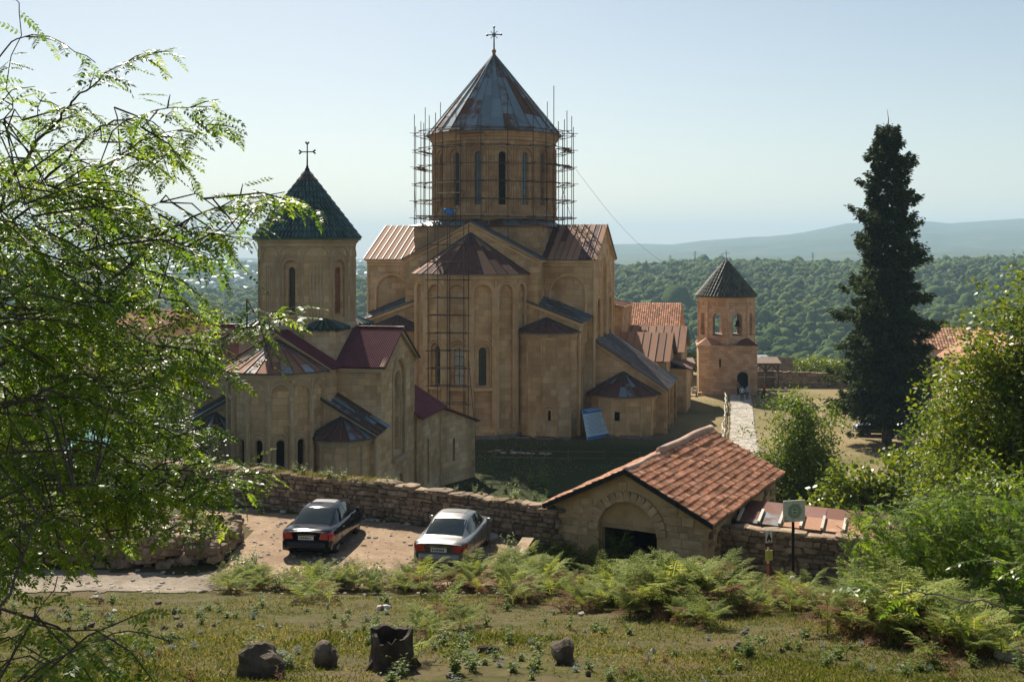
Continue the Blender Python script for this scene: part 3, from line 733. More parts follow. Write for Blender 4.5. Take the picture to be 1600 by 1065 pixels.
    for i in range(ns):
        a0, a1 = 2 * math.pi * i / ns, 2 * math.pi * (i + 1) / ns
        cut = [0, R.uniform(.13, .22), R.uniform(.38, .48), R.uniform(.62, .72), 1]
        for j in range(4):
            q0, q1 = cut[j], cut[j + 1]
            def P(a, q, l): 
                r = 6.95 * (1 - q) + .14 * q + l; return Vector((r * math.sin(a), -r * math.cos(a), 28.9 + 8.35 * q + l * .8))
            l = .02 + .02 * R.random(); m_ = MB(); g = .004
            m_.slab(P(a0 + g, q0, l), P(a1 - g, q0, l), P(a1 - g, q1, l * .8), P(a0 + g, q1, l * .8), .02)
            am = a0; nrm = Vector((math.sin(am) * .77, -math.cos(am) * .77, .63))
            m_.box_between(P(a0, q0, l), P(a0, q1, l), .06, .075, nrm, 1)
            m_.build('roof_panel', [M['metal_cone'], M['metal_blue']], cr)
    cp = MB(); cp.lathe([(.55, 36.7), (.2, 37.3), (.12, 37.8), (.05, 37.9)], 12); cp.build('roof_cap', M['metal_rust'], cr)
    cross(p, (0, 0), 37.75, 2.5, 1.5, 'knob')
    # main apse
    pn = []
    def nich(i, wd):
        h = [dict(poly=arch(wd / 2, .9, wd - .65, 13.2), depth=.26, sub=[])]; t = [(wd / 2, .9, wd - .5, 13.3, .12), (wd / 2, .9, wd - .22, 13.5, .09)]
        if i in (2, 3, 4):
            ww = {2: .6, 3: .95, 4: .72}[i]
            h[0]['sub'] = [dict(poly=arch(wd / 2, 4.7, ww + .55, 4.1), depth=.12, sub=[dict(poly=arch(wd / 2, 4.85, ww, 3.5), depth=.3, pane={2: 'glass', 3: 'glass_lit', 4: 'glass'}[i])])]
            t += [(wd / 2, 4.6, ww + .75, 4.2, .08, -.12), (wd / 2, 5.2, ww + 1.15, 3.85, .09, -.1)]
        return h, t
    w_ = apse(p, 0, -8.6, 5.45, 4.5, 7, 15.05, nich, 'ochre', trim_mt='ochre_trim', panes=pn, apex=18.95, roofmats=['metal_rust', 'metal_dark', 'metal_dark'], rows=3, sub=2, eave=.4)
    put_windows(pn, w_)
    sb = MB()
    for i in (2, 3, 4):
        a = -math.pi / 2 + math.pi * (i + .5) / 7; q = Vector((5.3 * math.sin(a), -8.6 - 4.38 * math.cos(a), 4.55)); sb.box(q, (1.7, .45, .28), a)
    sb.build('sill', M['ochre_trim'], w_)
    # flanking chambers, their sloping roofs and small apses
    for s in (-1, 1):
        mb = MB(); tb = MB()
        panel(mb, (0, -8.5, 0), (s, 0, 0), (0, -1, 0), [(4.3, -.6), (10.5, -.6), (10.5, 10.5), (4.3, 12.75)])
        panel(mb, (s * 10.5, 0, 0), (0, s, 0), (s, 0, 0), [(-8.5 if s > 0 else 6, -.6), (-6 if s > 0 else 8.5, -.6), (-6 if s > 0 else 8.5, 10.5), (-8.5 if s > 0 else 6, 10.5)])
        tb.box_between((s * 4.3, -8.62, 12.5), (s * 10.7, -8.62, 10.2), .22, .28, (0, 0, 1)); tb.box_between((s * 10.55, -8.6, 10.2), (s * 10.55, -6, 10.2), .2, .28, (0, 0, 1))
        for y in (-8.5, -7.2, -6.1): tb.tube([(s * 10.5, y, 0), (s * 10.5, y, 10.1)], .12, 6)
        w_ = mb.build('wall', M['ochre'], p); tb.build('cornice', M['ochre_trim'], w_)
        q = [(10.85, -8.85, 10.5), (11.4, -6.02, 11.05), (6.2, -6.02, 13.05), (4.2, -8.85, 12.95)]
        if s < 0: q = [(-x, y, z) for x, y, z in (q[1], q[0], q[3], q[2])]
        sheet_roof(p, *q, 5, 3, 'metal_blue')
        pn = []
        def nich2(i, wd, s=s):
            c = 4 if s > 0 else 1; c2 = 3 if s > 0 else 2
            if i == c2: return [dict(poly=rect(wd / 2, 7.0, .55, 2.0), depth=.1, mb=0, sub=[]), dict(poly=arch(wd / 2, 1.5, .6, 1.35), depth=.08, sub=[dict(poly=arch(wd / 2, 1.6, .26, .95), depth=.25, pane='glass_shade')])], [(wd / 2, 1.4, .8, 1.55, .06)]
            return [], []
        w_ = apse(p, s * 7.4, -8.5, 2.85, 2.35, 6, 9.65, nich2, 'ochre', trim_mt='ochre_trim', panes=pn, apex=10.95, roofmats='metal_dark', sub=2, eave=.45)
        put_windows(pn, w_, False)
    # north chapel: low, with a long lean-to roof and its own apse
    mb = MB(); tb = MB()
    panel(mb, (0, -5.5, 0), (1, 0, 0), (0, -1, 0), [(11.45, -.6), (18.0, -.6), (18.0, 4.2), (11.45, 8.5)])
    panel(mb, (18.0, 0, 0), (0, 1, 0), (1, 0, 0), [(-5.5, -.6), (4, -.6), (4, 4.2), (-5.5, 4.2)], [dict(poly=arch(-2.2, 1.6, .4, 1.3), depth=.3, mb=0, sub=[])])
    for y in (-5.3, -3.0, .6, 3.8): mb.box((18.1, y, 1.8), (.4, .5, 4.6))
    tb.box_between((11.5, -5.6, 8.25), (18.25, -5.6, 3.95), .2, .24, (0, 0, 1)); tb.box_between((18.12, -5.5, 3.95), (18.12, 4, 3.95), .2, .22, (0, 0, 1))
    w_ = mb.build('wall', M['ochre'], p); tb.build('cornice', M['ochre_trim'], w_)
    sheet_roof(p, (18.45, -5.85, 4.15), (18.45, 4.1, 4.15), (11.45, 4.1, 8.75), (11.45, -5.85, 8.75), 13, 2, ['metal_blue', 'metal_blue', 'metal_mix'])
    pn = []
    def nich3(i, wd):
        if i == 3: return [dict(poly=rect(wd * .35, 1.45, .5, .85), depth=.2, pane='glass_shade')], []
        return [], []
    w_ = apse(p, 14.2, -5.5, 3.1, 2.9, 7, 3.75, nich3, 'ochre', trim_mt='ochre_trim', panes=pn, apex=5.75, roofmats=['metal_dark', 'metal_blue'], rows=2, sub=2, eave=.5)
    put_windows(pn, w_, False)
    # two gabled porches behind it
    for y0, x1, zr, ze, dy in ((8.4, 17.6, 8.5, 5.9, 4.1), (16.2, 18.4, 8.7, 6.2, 4.2)):
        mb = MB()
        panel(mb, (x1 - .4, y0, 0), (0, 1, 0), (1, 0, 0), [(-dy + .3, -.6), (dy - .3, -.6), (dy - .3, ze), (0, zr - .15), (-dy + .3, ze)], [dict(poly=arch(0, 2.5, 1.0, 2.6), depth=.4, mb=0, sub=[])])
        for s in (-1, 1): panel(mb, (0, y0 + s * (dy - .3), 0), (1, 0, 0), (0, s, 0), [(11, -.6), (x1 - .4, -.6), (x1 - .4, ze), (11, ze)])
        mb.build('wall', M['ochre'], p)
        sheet_roof(p, (9.5, y0 - dy, ze - .1), (x1, y0 - dy, ze - .1), (x1, y0, zr), (9.5, y0, zr), 10, 1, 'metal_rust')
        sheet_roof(p, (x1, y0 + dy, ze - .1), (9.5, y0 + dy, ze - .1), (9.5, y0, zr), (x1, y0, zr), 5, 1, 'metal_rust')
    mb = MB(); mb.box((15.6, 11.5, 2.0), (6.6, 5.6, 5.2)); mb.build('wall', M['ochre'], p)
    sheet_roof(p, (19.4, 8.6, 4.6), (19.4, 14.6, 4.6), (15, 14.6, 6.3), (15, 8.6, 6.3), 5, 1, 'metal_rust')
    # dark damp plinth course
    pl = MB()
    for i in range(7):
        a0 = -math.pi / 2 + math.pi * i / 7; a1 = a0 + math.pi / 7
        f = lambda a, r: Vector((r * 5.45 * math.sin(a), -8.6 - r * 4.5 * math.cos(a), 0))
        pl.add([f(a0, 1), f(a1, 1), f(a1, 1.06), f(a0, 1.06)] + [q + ZV * .35 for q in (f(a0, 1), f(a1, 1), f(a1, 1.045), f(a0, 1.045))], [(4, 5, 6, 7), (2, 3, 7, 6)])
    for i in range(14): pl.box((R.uniform(4.6, 10.4) if i < 8 else R.uniform(10.8, 17.5), -11.15 + (i % 3) * .1 if i < 8 else -8.75, .05), (R.uniform(.6, 1.4), .5, .3), R.uniform(-.1, .1))
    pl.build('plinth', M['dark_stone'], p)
cathedral()

# ------------------------------------------------------------------ the smaller domed church in front of it
CHUR = thing('church', 'small domed stone church with a green tiled cone and maroon corrugated roofs', 'church', (-13.48, 71.63, 0), -rad(12))
def church():
    p = CHUR; E, Rg = 10.0, 12.1; W2, TL = 3.45, 6.3; pn = []
    mb = MB(); tb = MB()
    panel(mb, (0, -4.6, 0), (1, 0, 0), (0, -1, 0), [(-W2, -.8), (W2, -.8), (W2, E), (0, 12.0), (-W2, E)])
    for s in (-1, 1):
        panel(mb, (s * W2, 0, 0), (0, s, 0), (s, 0, 0), [(-4.6, -.8), (-W2, -.8), (-W2, E), (-4.6, E)] if s > 0 else [(W2, -.8), (4.6, -.8), (4.6, E), (W2, E)])
        tb.box_between((0, -4.72, 11.88), (s * 3.7, -4.72, 9.75), .24, .24, (0, 0, 1))
    w_ = mb.build('wall', M['pale'], p); tb.build('cornice', M['pale_trim'], w_)
    for s in (-1, 1):
        mb = MB(); tb = MB(); pn = []
        hl = [dict(poly=arch(0, 3.9, 2.3, 6.2), depth=.16, sub=[dict(poly=arch(0, 4.3, 1.1, 5.0), depth=.3, pane='glass_lit')]),
              dict(poly=arch(.2, -.2, 1.0, 2.9), depth=.12, sub=[dict(poly=arch(.2, 0, .45, 2.3), depth=.3, pane='glass_shade')])]
        panel(mb, (s * TL, 0, 0), (0, s, 0), (s, 0, 0), [(-W2, -.8), (W2, -.8), (W2, E), (0, 12.0), (-W2, E)], hl, 0, pn)
        trim(tb, (s * TL, 0, 0), (0, s, 0), (s, 0, 0), 0, 3.9, 2.5, 6.35, .12); trim(tb, (s * TL, 0, 0), (0, s, 0), (s, 0, 0), 0, 4.2, 1.5, 5.25, .1, -.14)
        trim(tb, (s * TL, 0, 0), (0, s, 0), (s, 0, 0), .2, -.2, 1.15, 3.0, .08)
        tb.box((s * (TL + .12), 0, 3.8), (.3, 2.9, .24))
        for yy in (-W2, W2):
            n = (0, -1 if yy < 0 else 1, 0)
            panel(mb, (0, yy, 0), (s, 0, 0), n, [(W2, -.8), (TL, -.8), (TL, E), (W2, E)])
            tb.box_between((s * (TL + .1), 0, 11.85), (s * (TL + .1), yy * 1.07, 9.78), .26, .26, (0, 0, 1))
            tb.box((s * 4.95, yy + n[1] * .1, E - .2), (2.9, .3, .3))
        w_ = mb.build('wall', M['pale'], p); tb.build('cornice', M['pale_trim'], w_); put_windows(pn, w_)
    mb = MB(); panel(mb, (0, 8, 0), (-1, 0, 0), (0, 1, 0), [(-W2, -.8), (W2, -.8), (W2, E), (0, 12), (-W2, E)])
    for s in (-1, 1): panel(mb, (s * W2, 0, 0), (0, s, 0), (s, 0, 0), [(3.4, -.8), (8, -.8), (8, E), (3.4, E)] if s > 0 else [(-8, -.8), (-3.4, -.8), (-3.4, E), (-8, E)])
    mb.build('wall', M['pale'], p)
    # corrugated maroon roofs
    def corr(e0, e1, r1, r0, n=34, nm='roof'):
        e0, e1, r1, r0 = map(Vector, (e0, e1, r1, r0)); nn = (e1 - e0).cross(r0 - e0).normalized(); m_ = MB(); m_.slab(e0, e1, r1, r0, .08)
        d = m_.build(nm, M['maroon'], p); k = max(2, int(round((e1 - e0).length / .95)))
        for i in range(k):
            q = MB(); a, b = e0.lerp(e1, i / k), e0.lerp(e1, (i + 1) / k); c, f = r0.lerp(r1, (i + 1) / k), r0.lerp(r1, i / k); ns = 8
            top = []; 
            for j in range(ns * 2 + 1):
                h = .012 + .045 * (j % 2); t = j / (ns * 2); top += [a.lerp(b, t) + nn * h, f.lerp(c, t) + nn * h]
            q.add(top, [(2 * j, 2 * j + 2, 2 * j + 3, 2 * j + 1) for j in range(ns * 2)]); q.build('roof_panel', M['maroon'], d)
    corr((-TL - .3, -3.75, 9.95), (TL + .35, -3.75, 9.95), (TL + .35, 0, 12.2), (-TL - .3, 0, 12.2))
    corr((TL + .35, 3.75, 9.95), (-TL - .3, 3.75, 9.95), (-TL - .3, 0, 12.2), (TL + .35, 0, 12.2))
    corr((3.75, -4.9, 9.95), (3.75, 0, 9.95), (0, 0, 12.15), (0, -4.9, 12.15)); corr((-3.75, 0, 9.95), (-3.75, -4.9, 9.95), (0, -4.9, 12.15), (0, 0, 12.15))
    corr((3.75, 3, 9.95), (3.75, 8.3, 9.95), (0, 8.3, 12.15), (0, 3, 12.15)); corr((-3.75, 8.3, 9.95), (-3.75, 3, 9.95), (0, 3, 12.15), (0, 8.3, 12.15))
    rb = MB()
    rb.box_between((-TL - .3, 0, 12.2), (TL + .35, 0, 12.2), .3, .06, (0, 0, 1)); rb.box_between((0, -4.9, 12.15), (0, 8.3, 12.15), .3, .06, (0, 0, 1)); rb.build('ridge_cap', M['metal_blue'], p)
    # corner blocks with small green tiled roofs, then the drum
    mb = MB(); mb.box((0, 0, 10.9), (6.5, 6.5, 2.6)); mb.build('drum_base', M['pale'], p)
    for i in range(4):
        tr = MB()
        M_ = Matrix.Rotation(i * math.pi / 2, 3, 'Z')
        for k in range(9):
            q0, q1 = k / 9, (k + .8) / 9
            def P(t, hgt, up):
                e = Vector((3.4, -3.4 + 0, 12.2)); A = Vector((.9, -3.4, 12.15)); B = Vector((3.4, -.9, 12.15)); C_ = Vector((3.4, -3.4, 12.15)); T = Vector((2.0, -2.0, 12.85))
                base = A.lerp(C_, t * 2) if t < .5 else C_.lerp(B, t * 2 - 1)
                return M_ @ (base.lerp(T, up) + ZV * hgt)
            tr.tube([P(min(1, q0 + .05), .06, 0), P(min(1, q0 + .05), .06, .97)], [.15, .06], 6, 0, R.random())
        tr.add([M_ @ Vector(v) for v in ((.9, -3.4, 12.15), (3.4, -3.4, 12.15), (3.4, -.9, 12.15), (2.0, -2.0, 12.85))], [(0, 1, 3), (1, 2, 3)])
        tr.build('corner_roof', M['tile_green'], p)
    mb = MB(); tb = MB(); pn = []; k = 12; rd = 3.05
    for i in range(k):
        a = 2 * math.pi * (i + .12) / k; hf = math.pi / k; ro = rd / math.cos(hf)
        A = Vector((ro * math.sin(a - hf), -ro * math.cos(a - hf), 0)); B = Vector((ro * math.sin(a + hf), -ro * math.cos(a + hf), 0)); u = B - A; wd = u.length; u.normalize(); n = u.cross(ZV)
        if i % 2 == 0:
            mt = 'brickfill' if i == 2 else 'glass'
            panel(mb, A, u, n, [(0, 11.2), (wd, 11.2), (wd, 17.9), (0, 17.9)], [dict(poly=arch(wd / 2, 12.9, .95, 3.7), depth=.12, sub=[dict(poly=arch(wd / 2, 13.1, .45, 3.0), depth=.25 if i != 2 else .1, pane=mt)])], 0, pn)
            trim(tb, A, u, n, wd / 2, 12.6, 1.08, 4.0, .06); trim(tb, A, u, n, wd / 2, 12.6, 1.45, 4.4, .06)
        else:
            panel(mb, A, u, n, [(0, 11.2), (wd, 11.2), (wd, 17.9), (0, 17.9)])
            for x in (.35, .55, .75, .95, 1.15): tb.tube([A + u * x * wd / 1.5 + ZV * 12.5, A + u * x * wd / 1.5 + ZV * 16.2], .06, 6)
        trim(tb, A, u, n, wd / 2, 16.1, wd - .1, 1.4, .07, 0, 0, False)
    tb.lathe([(3.15, 12.15), (3.38, 12.15), (3.38, 12.35), (3.2, 12.55), (3.0, 12.55)], 40)
    tb.lathe([(3.1, 17.35), (3.18, 17.4), (3.2, 17.6), (3.35, 17.75), (3.35, 17.98), (3.0, 17.98)], 40)
    dr = mb.build('drum', M['pale'], p); tb.build('moulding', M['pale_trim'], dr); put_windows(pn, dr, False)
    cone_tiles(p, (0, 0, 0), 3.52, 17.95, .08, 22.4, .25, 12, 'tile_green', 300, 'metal_dark')
    cross(p, (0, 0), 22.45, 1.75, .95, 'flared')
    # apse with blind arcade
    pn = []
    def nich(i, wd):
        h = [dict(poly=arch(wd / 2, .2, wd - .35, 8.9), depth=.12, sub=[])]; t = [(wd / 2, 6.9, wd - .2, 2.35, .07), (wd / 2, 6.9, wd - .04, 2.5, .06)]
        if i in (1, 2, 3, 4, 5): h[0]['sub'] = [dict(poly=arch(wd / 2, 2.5, .46, 3.4), depth=.25, pane='glass_shade')]; t += [(wd / 2, 2.2, .66, 3.85, .055, -.11), (wd / 2, 2.2, .86, 4.1, .055, -.11)]
        return h, t
    w_ = apse(p, 0, -4.6, 3.05, 2.9, 7, 9.9, nich, 'pale', trim_mt='pale_trim', panes=pn, apex=11.65, roofmats=['metal_mix', 'metal_mix', 'metal_mix', 'metal_rust'], rows=3, sub=2, eave=.35, z0=-.8)
    put_windows(pn, w_, False)
    cb = MB()
    for i in range(8):
        a = -math.pi / 2 + math.pi * i / 7; q = Vector((3.05 * math.sin(a), -4.6 - 2.9 * math.cos(a), 4.5)); cb.box(q + ZV * 3.85, (.36, .28, .24), a); cb.tube([q - ZV * 4.5, q + ZV * 3.8], .11, 6)
    cb.build('colonnette', M['pale_trim'], w_)
    # side chambers
    for s in (-1, 1):
        mb = MB(); tb = MB()
        panel(mb, (0, -4.55, 0), (s, 0, 0), (0, -1, 0), [(2.6, -.8), (6.3, -.8), (6.3, 6.1), (2.6, 8.1)])
        panel(mb, (s * 6.3, 0, 0), (0, s, 0), (s, 0, 0), [(-4.55, -.8), (-3.4, -.8), (-3.4, 6.1), (-4.55, 6.1)] if s > 0 else [(3.4, -.8), (4.55, -.8), (4.55, 6.1), (3.4, 6.1)])
        tb.box_between((s * 2.6, -4.62, 7.9), (s * 6.5, -4.62, 5.85), .2, .2, (0, 0, 1)); tb.tube([(s * 6.3, -4.55, 0), (s * 6.3, -4.55, 5.8)], .11, 6)
        w_ = mb.build('wall', M['pale'], p); tb.build('cornice', M['pale_trim'], w_)
        q = [(6.6, -4.85, 6.05), (6.85, -3.42, 6.4), (3.5, -3.42, 8.35), (2.6, -4.85, 8.28)]
        if s < 0: q = [(-x, y, z) for x, y, z in (q[1], q[0], q[3], q[2])]
        sheet_roof(p, *q, 3, 3, 'metal_blue')
        pn = []
        f = lambda i, wd: ([dict(poly=arch(wd / 2, .5, .26, .9), depth=.2, pane='glass_shade')], []) if i == 3 else ([], [])
        w_ = apse(p, s * 4.2, -4.55, 1.75, 1.55, 6, 5.9, f, 'pale', trim_mt='pale_trim', panes=pn, apex=7.05, roofmats=['metal_blue', 'metal_dark'], sub=2, eave=.4, z0=-.8)
        put_windows(pn, w_, False)
    # low western annexes along the north side
    mb = MB(); pn = []
    panel(mb, (6.45, 0, 0), (0, 1, 0), (1, 0, 0), [(W2, -.8), (9.2, -.8), (9.2, 5.9), (W2, 5.9)], [dict(poly=arch(6.2, .9, .55, 3.1), depth=.12, sub=[dict(poly=arch(6.2, 1.1, .26, 2.4), depth=.25, pane='glass_shade')])], 0, pn)
    panel(mb, (6.45, 9.2, 0), (-1, 0, 0), (0, 1, 0), [(0, -.8), (4, -.8), (4, 7), (0, 5.9)]); panel(mb, (0, W2 + .02, 0), (1, 0, 0), (0, -1, 0), [(3, -.8), (6.45, -.8), (6.45, 5.9), (3, 7.3)])
    w_ = mb.build('wall', M['pale'], p); put_windows(pn, w_, False)
    corr((6.95, 3.3, 5.8), (6.95, 9.4, 5.8), (2.9, 9.4, 8.3), (2.9, 3.3, 8.3))
    mb = MB(); pn = []
    panel(mb, (6.5, 9.2, 0), (.42, 1, 0), (1, -.42, 0), [(0, -.8), (4.2, -.8), (4.2, 4.25), (0, 5.7)], [dict(poly=arch(1.6, 1.6, .28, 1.7), depth=.2, pane='glass_shade')], 0, pn)
    panel(mb, (6.5, 9.2, 0), (-1, .3, 0), (-.3, -1, 0), [(0, -.8), (3, -.8), (3, 5.2), (0, 5.5)]); w_ = mb.build('wall', M['pale'], p); put_windows(pn, w_, False)
    rf = MB(); a = Vector((6.6, 9.1, 4.6)); ud = Vector((.42, 1, 0)).normalized(); nd = Vector((1, -.42, 0)).normalized()
    f = lambda t, d, z: Vector((6.5, 9.2, z)) + ud * t + nd * d
    rf.slab(f(4.5, .3, 4.2), f(-.1, .3, 5.8), f(-.1, -3, 5.3), f(4.5, -3, 3.7), .1)
    rf.build('roof', M['metal_dark'], p)
church()
# ------------------------------------------------------------------ bell tower
def bell_tower():
    p = thing('bell_tower', 'square stone bell tower with open arches and a mossy tiled cone beyond the yard', 'bell tower', (26.3, 133.6, 0), -rad(8)); pn = []
    mb = MB(); tb = MB()
    for i in range(4):
        a = i * math.pi / 2; n = Vector((math.sin(a), -math.cos(a), 0)); u = Vector((math.cos(a), math.sin(a), 0)); o = n * 3.45
        h = [dict(poly=arch(1.75, .0, 1.3, 2.8), depth=.9, mb=1, mr=0, sub=None), dict(poly=rect(-.9, 3.3, .22, 1.0), depth=.4, mb=1)] if i == 0 else []
        for x in h: x.pop('sub', None)
        panel(mb, o, u, n, [(-3.45, -.5), (-3.45 + 1.1, -.5)] + [(3.45, -.5), (3.45, 5.9), (-3.45, 5.9)] if i else [(-3.45, -.5), (3.45, -.5), (3.45, 5.9), (-3.45, 5.9)], h, 0, pn)
        tb.box(o + n * .06 + ZV * 5.78, (7.1, .25, .26), a)
        if i == 0: trim(tb, o, u, n, 1.75, 0, 1.55, 2.95, .1)
    w_ = mb.build('wall', [M['tower'], M['glass_shade']], p); tb.build('cornice', M['tower'], w_)
    # sloping corner roofs up to the eight sided upper storey
    for i in range(4):
        a = math.pi / 4 + i * math.pi / 2; m_ = Matrix.Rotation(i * math.pi / 2, 3, 'Z'); rf = MB()
        A, B, C_, T = (m_ @ Vector(v) for v in ((.9, -3.62, 5.92), (3.62, -3.62, 5.92), (3.62, -.9, 5.92), (2.1, -2.1, 7.0)))
        rf.tri(A, B, T); rf.tri(B, C_, T); rf.tri(A - ZV * .1, B - ZV * .1, B); rf.build('corner_roof', M['metal_dark'] if i != 3 else M['metal_rust'], p)
    mb = MB(); tb = MB(); rd = 3.1; hf = math.pi / 8
    for i in range(8):
        a = math.pi / 8 + i * math.pi / 4
        for r_, sg in ((rd, 1), (rd - .7, -1)):
            ro = r_ / math.cos(hf); A = Vector((ro * math.sin(a - hf), -ro * math.cos(a - hf), 0)); B = Vector((ro * math.sin(a + hf), -ro * math.cos(a + hf), 0)); u = B - A; wd = u.length; u.normalize(); n = u.cross(ZV) * sg
            panel(mb, A, u, n, [(0, 5.9), (wd, 5.9), (wd, 11.7), (0, 11.7)], [dict(poly=arch(wd / 2, 7.0, 1.15, 2.75), depth=.72 if sg > 0 else .0, through=True)])
            if sg > 0:
                trim(tb, A, u, n, wd / 2, 7.0, 1.35, 2.9, .08); tb.tube([A + ZV * 6, A + ZV * 11.3], .13, 6)
                tb.box(A + u * wd / 2 + n * .04 + ZV * 10.85, (.35, .12, .35), math.atan2(u.y, u.x)); 
    tb.lathe([(3.3, 11.35), (3.42, 11.4), (3.5, 11.75), (3.1, 11.75)], 24)
    fl = MB(); fl.lathe([(.01, 6.95), (2.5, 6.95)], 8)
    w_ = mb.build('upper_wall', M['tower'], p); tb.build('moulding', M['tower'], w_); fl.build('floor', M['wood'], p)
    cone_tiles(p, (0, 0, 0), 3.72, 11.72, .06, 16.1, .42, 11, 'tile_olive', 250)
    cross(p, (0, 0), 16.1, 1.25, .85)
    b = thing('bell', 'dark bronze bell hanging in the right hand arch of the bell tower', 'bell', (27.35, 131.7, 8.1))
    bm = MB(); bm.lathe([(.42, 0), (.40, .08), (.28, .35), (.25, .62), (.12, .74), (.02, .78)], 14); bm.build('bell_body', M['iron'], b, True)
    cl = MB(); cl.tube([(0, 0, .7), (0, 0, -.05)], .03, 5); cl.blob((0, 0, -.05), .07, 0, 0); cl.build('clapper', M['iron'], b)
    hb = MB(); hb.tube([(0, 0, .76), (0, 0, 1.6)], .04, 5); hb.tube([(-1.5, 0, 1.6), (1.5, .2, 1.6)], .06, 6); hb.build('hanger', M['wood'], b)
bell_tower()

# ------------------------------------------------------------------ other buildings round the yard
def gabled_house(name, label, c, rz, lx, ly, ze, zr, wallm, roofm, over=.4, tiles=None, cat='building', zb=-.6, windows=(), hip=False):
    """ridge along local x; tiles=(columns, rows) for single tiles on the slope that faces the photograph"""
    p = thing(name, label, cat, (c[0], c[1], c[2]), rz); mb = MB(); pn = []
    for s in (-1, 1):
        panel(mb, (0, s * ly / 2, 0), (1, 0, 0), (0, s, 0), [(-lx / 2, zb), (lx / 2, zb), (lx / 2, ze), (-lx / 2, ze)], [dict(poly=rect(x, z, w_, h_), depth=.2, pane='glass_shade') for x, z, w_, h_ in windows] if s < 0 else [], 0, pn)
        panel(mb, (s * lx / 2, 0, 0), (0, 1, 0), (s, 0, 0), [(-ly / 2, zb), (ly / 2, zb), (ly / 2, ze), (0, zr - .1), (-ly / 2, ze)])
    w_ = mb.build('wall', M[wallm], p); put_windows(pn, w_, False)
    x = lx / 2 + over; k = (zr - ze) / (ly / 2); y = ly / 2 + over; e = ze - k * over
    rf = MB(); rf.slab((-x, -y, e), (x, -y, e), (x, 0, zr), (-x, 0, zr), .14); rf.slab((x, y, e), (-x, y, e), (-x, 0, zr), (x, 0, zr), .14)
    r_ = rf.build('roof', M[roofm], p)
    if tiles:
        cols, rows = tiles; tl = MB()
        for i in range(cols):
            for j in range(rows):
                a = Vector((-x + 2 * x * i / cols, -y + y * j / rows, e + (zr - e) * j / rows)); w2 = 2 * x / cols; dz = (zr - e) / rows; dy = y / rows
                n = Vector((0, -dz, dy)).normalized(); 
                q = [a + Vector((w2 * t, 0, 0)) + n * hh for t, hh in ((.0, .05), (.25, .12), (.5, .14), (.75, .12), (1.0, .05))]
                sl = Vector((0, dy, dz)) * 1.04
                tl.add(q + [v + sl - n * .035 for v in q], [(m_, m_ + 1, m_ + 6, m_ + 5) for m_ in range(4)], 0, R.random())
                tl.add([q[0] - n * .05, q[2] - n * .06, q[4] - n * .05, q[4], q[2], q[0]], [(0, 1, 4, 5), (1, 2, 3, 4)], 0, R.random())
        stuff(tl.build('tile_field', M[roofm], r_))
    return p
gabled_house('stone_house', 'stone house with an orange tiled gable roof just behind the great church', (18.7, 152.0, 0), -rad(12), 9.2, 9.4, 6.9, 10.0, 'tower', 'terracotta', .45, (34, 12), windows=[(2.6, 2.8, 1.0, 1.6)])
gabled_house('far_house', 'small gabled house with a tiled roof beyond the left tree', (-45.5, 141.0, 0), -rad(25), 9, 7, 7.6, 9.7, 'pale', 'terracotta', .4, (24, 8))
p_ = gabled_house('low_house', 'long low house with a rusty sheet roof left of the small church', (-31.5, 104, 0), -rad(14), 18, 9, 5.6, 9.0, 'pale', 'metal_rust', .4)
for o in list(p_.children):
    if o.name.startswith('roof'):
        for i in range(22):
            mb = MB(); a, b = -9.4 + 18.8 * i / 22, -9.4 + 18.8 * (i + 1) / 22
            mb.slab((a + .02, -4.95, 5.27), (b - .02, -4.95, 5.27), (b - .02, 0, 9.02), (a + .02, 0, 9.02), .02); mb.box_between((a, -4.95, 5.3), (a, 0, 9.05), .05, .06, (0, -.6, .8), 1)
            mb.build('roof_panel', [M['metal_rust'], M['seam']], o).location.z = .02
def guest_house():
    p = gabled_house('guest_house', 'long pale house with a brown tiled roof at the right edge of the yard', (55.2, 121, 0), rad(80), 26, 9, 4.6, 7.8, 'gh_wall', 'terracotta', .5, (60, 12), windows=[(x, .9, 1.0, 2.2) for x in (-10.5, -7.5, -4.5, -1.5, 1.5, 4.5, 7.5, 10.5)])
M['gh_wall'] = stone('pale_render', (.42, .33, .27), (.50, .41, .34), (.55, .46, .39), .8, .05, None, .3, 8, .2)
guest_house()
gabled_house('stone_hut', 'small rough stone hut with a stone roof behind the far wall', (34.5, 142.2, 0), -rad(6), 3.6, 3.0, 1.6, 3.4, 'rubble', 'rubble', .25)
gabled_house('brown_roofed_house', 'house with a red brown roof rising behind the tall conifer', (58.6, 151, 0), -rad(10), 9, 8, 4.2, 6.6, 'gh_wall', 'terracotta', .4, (24, 8))

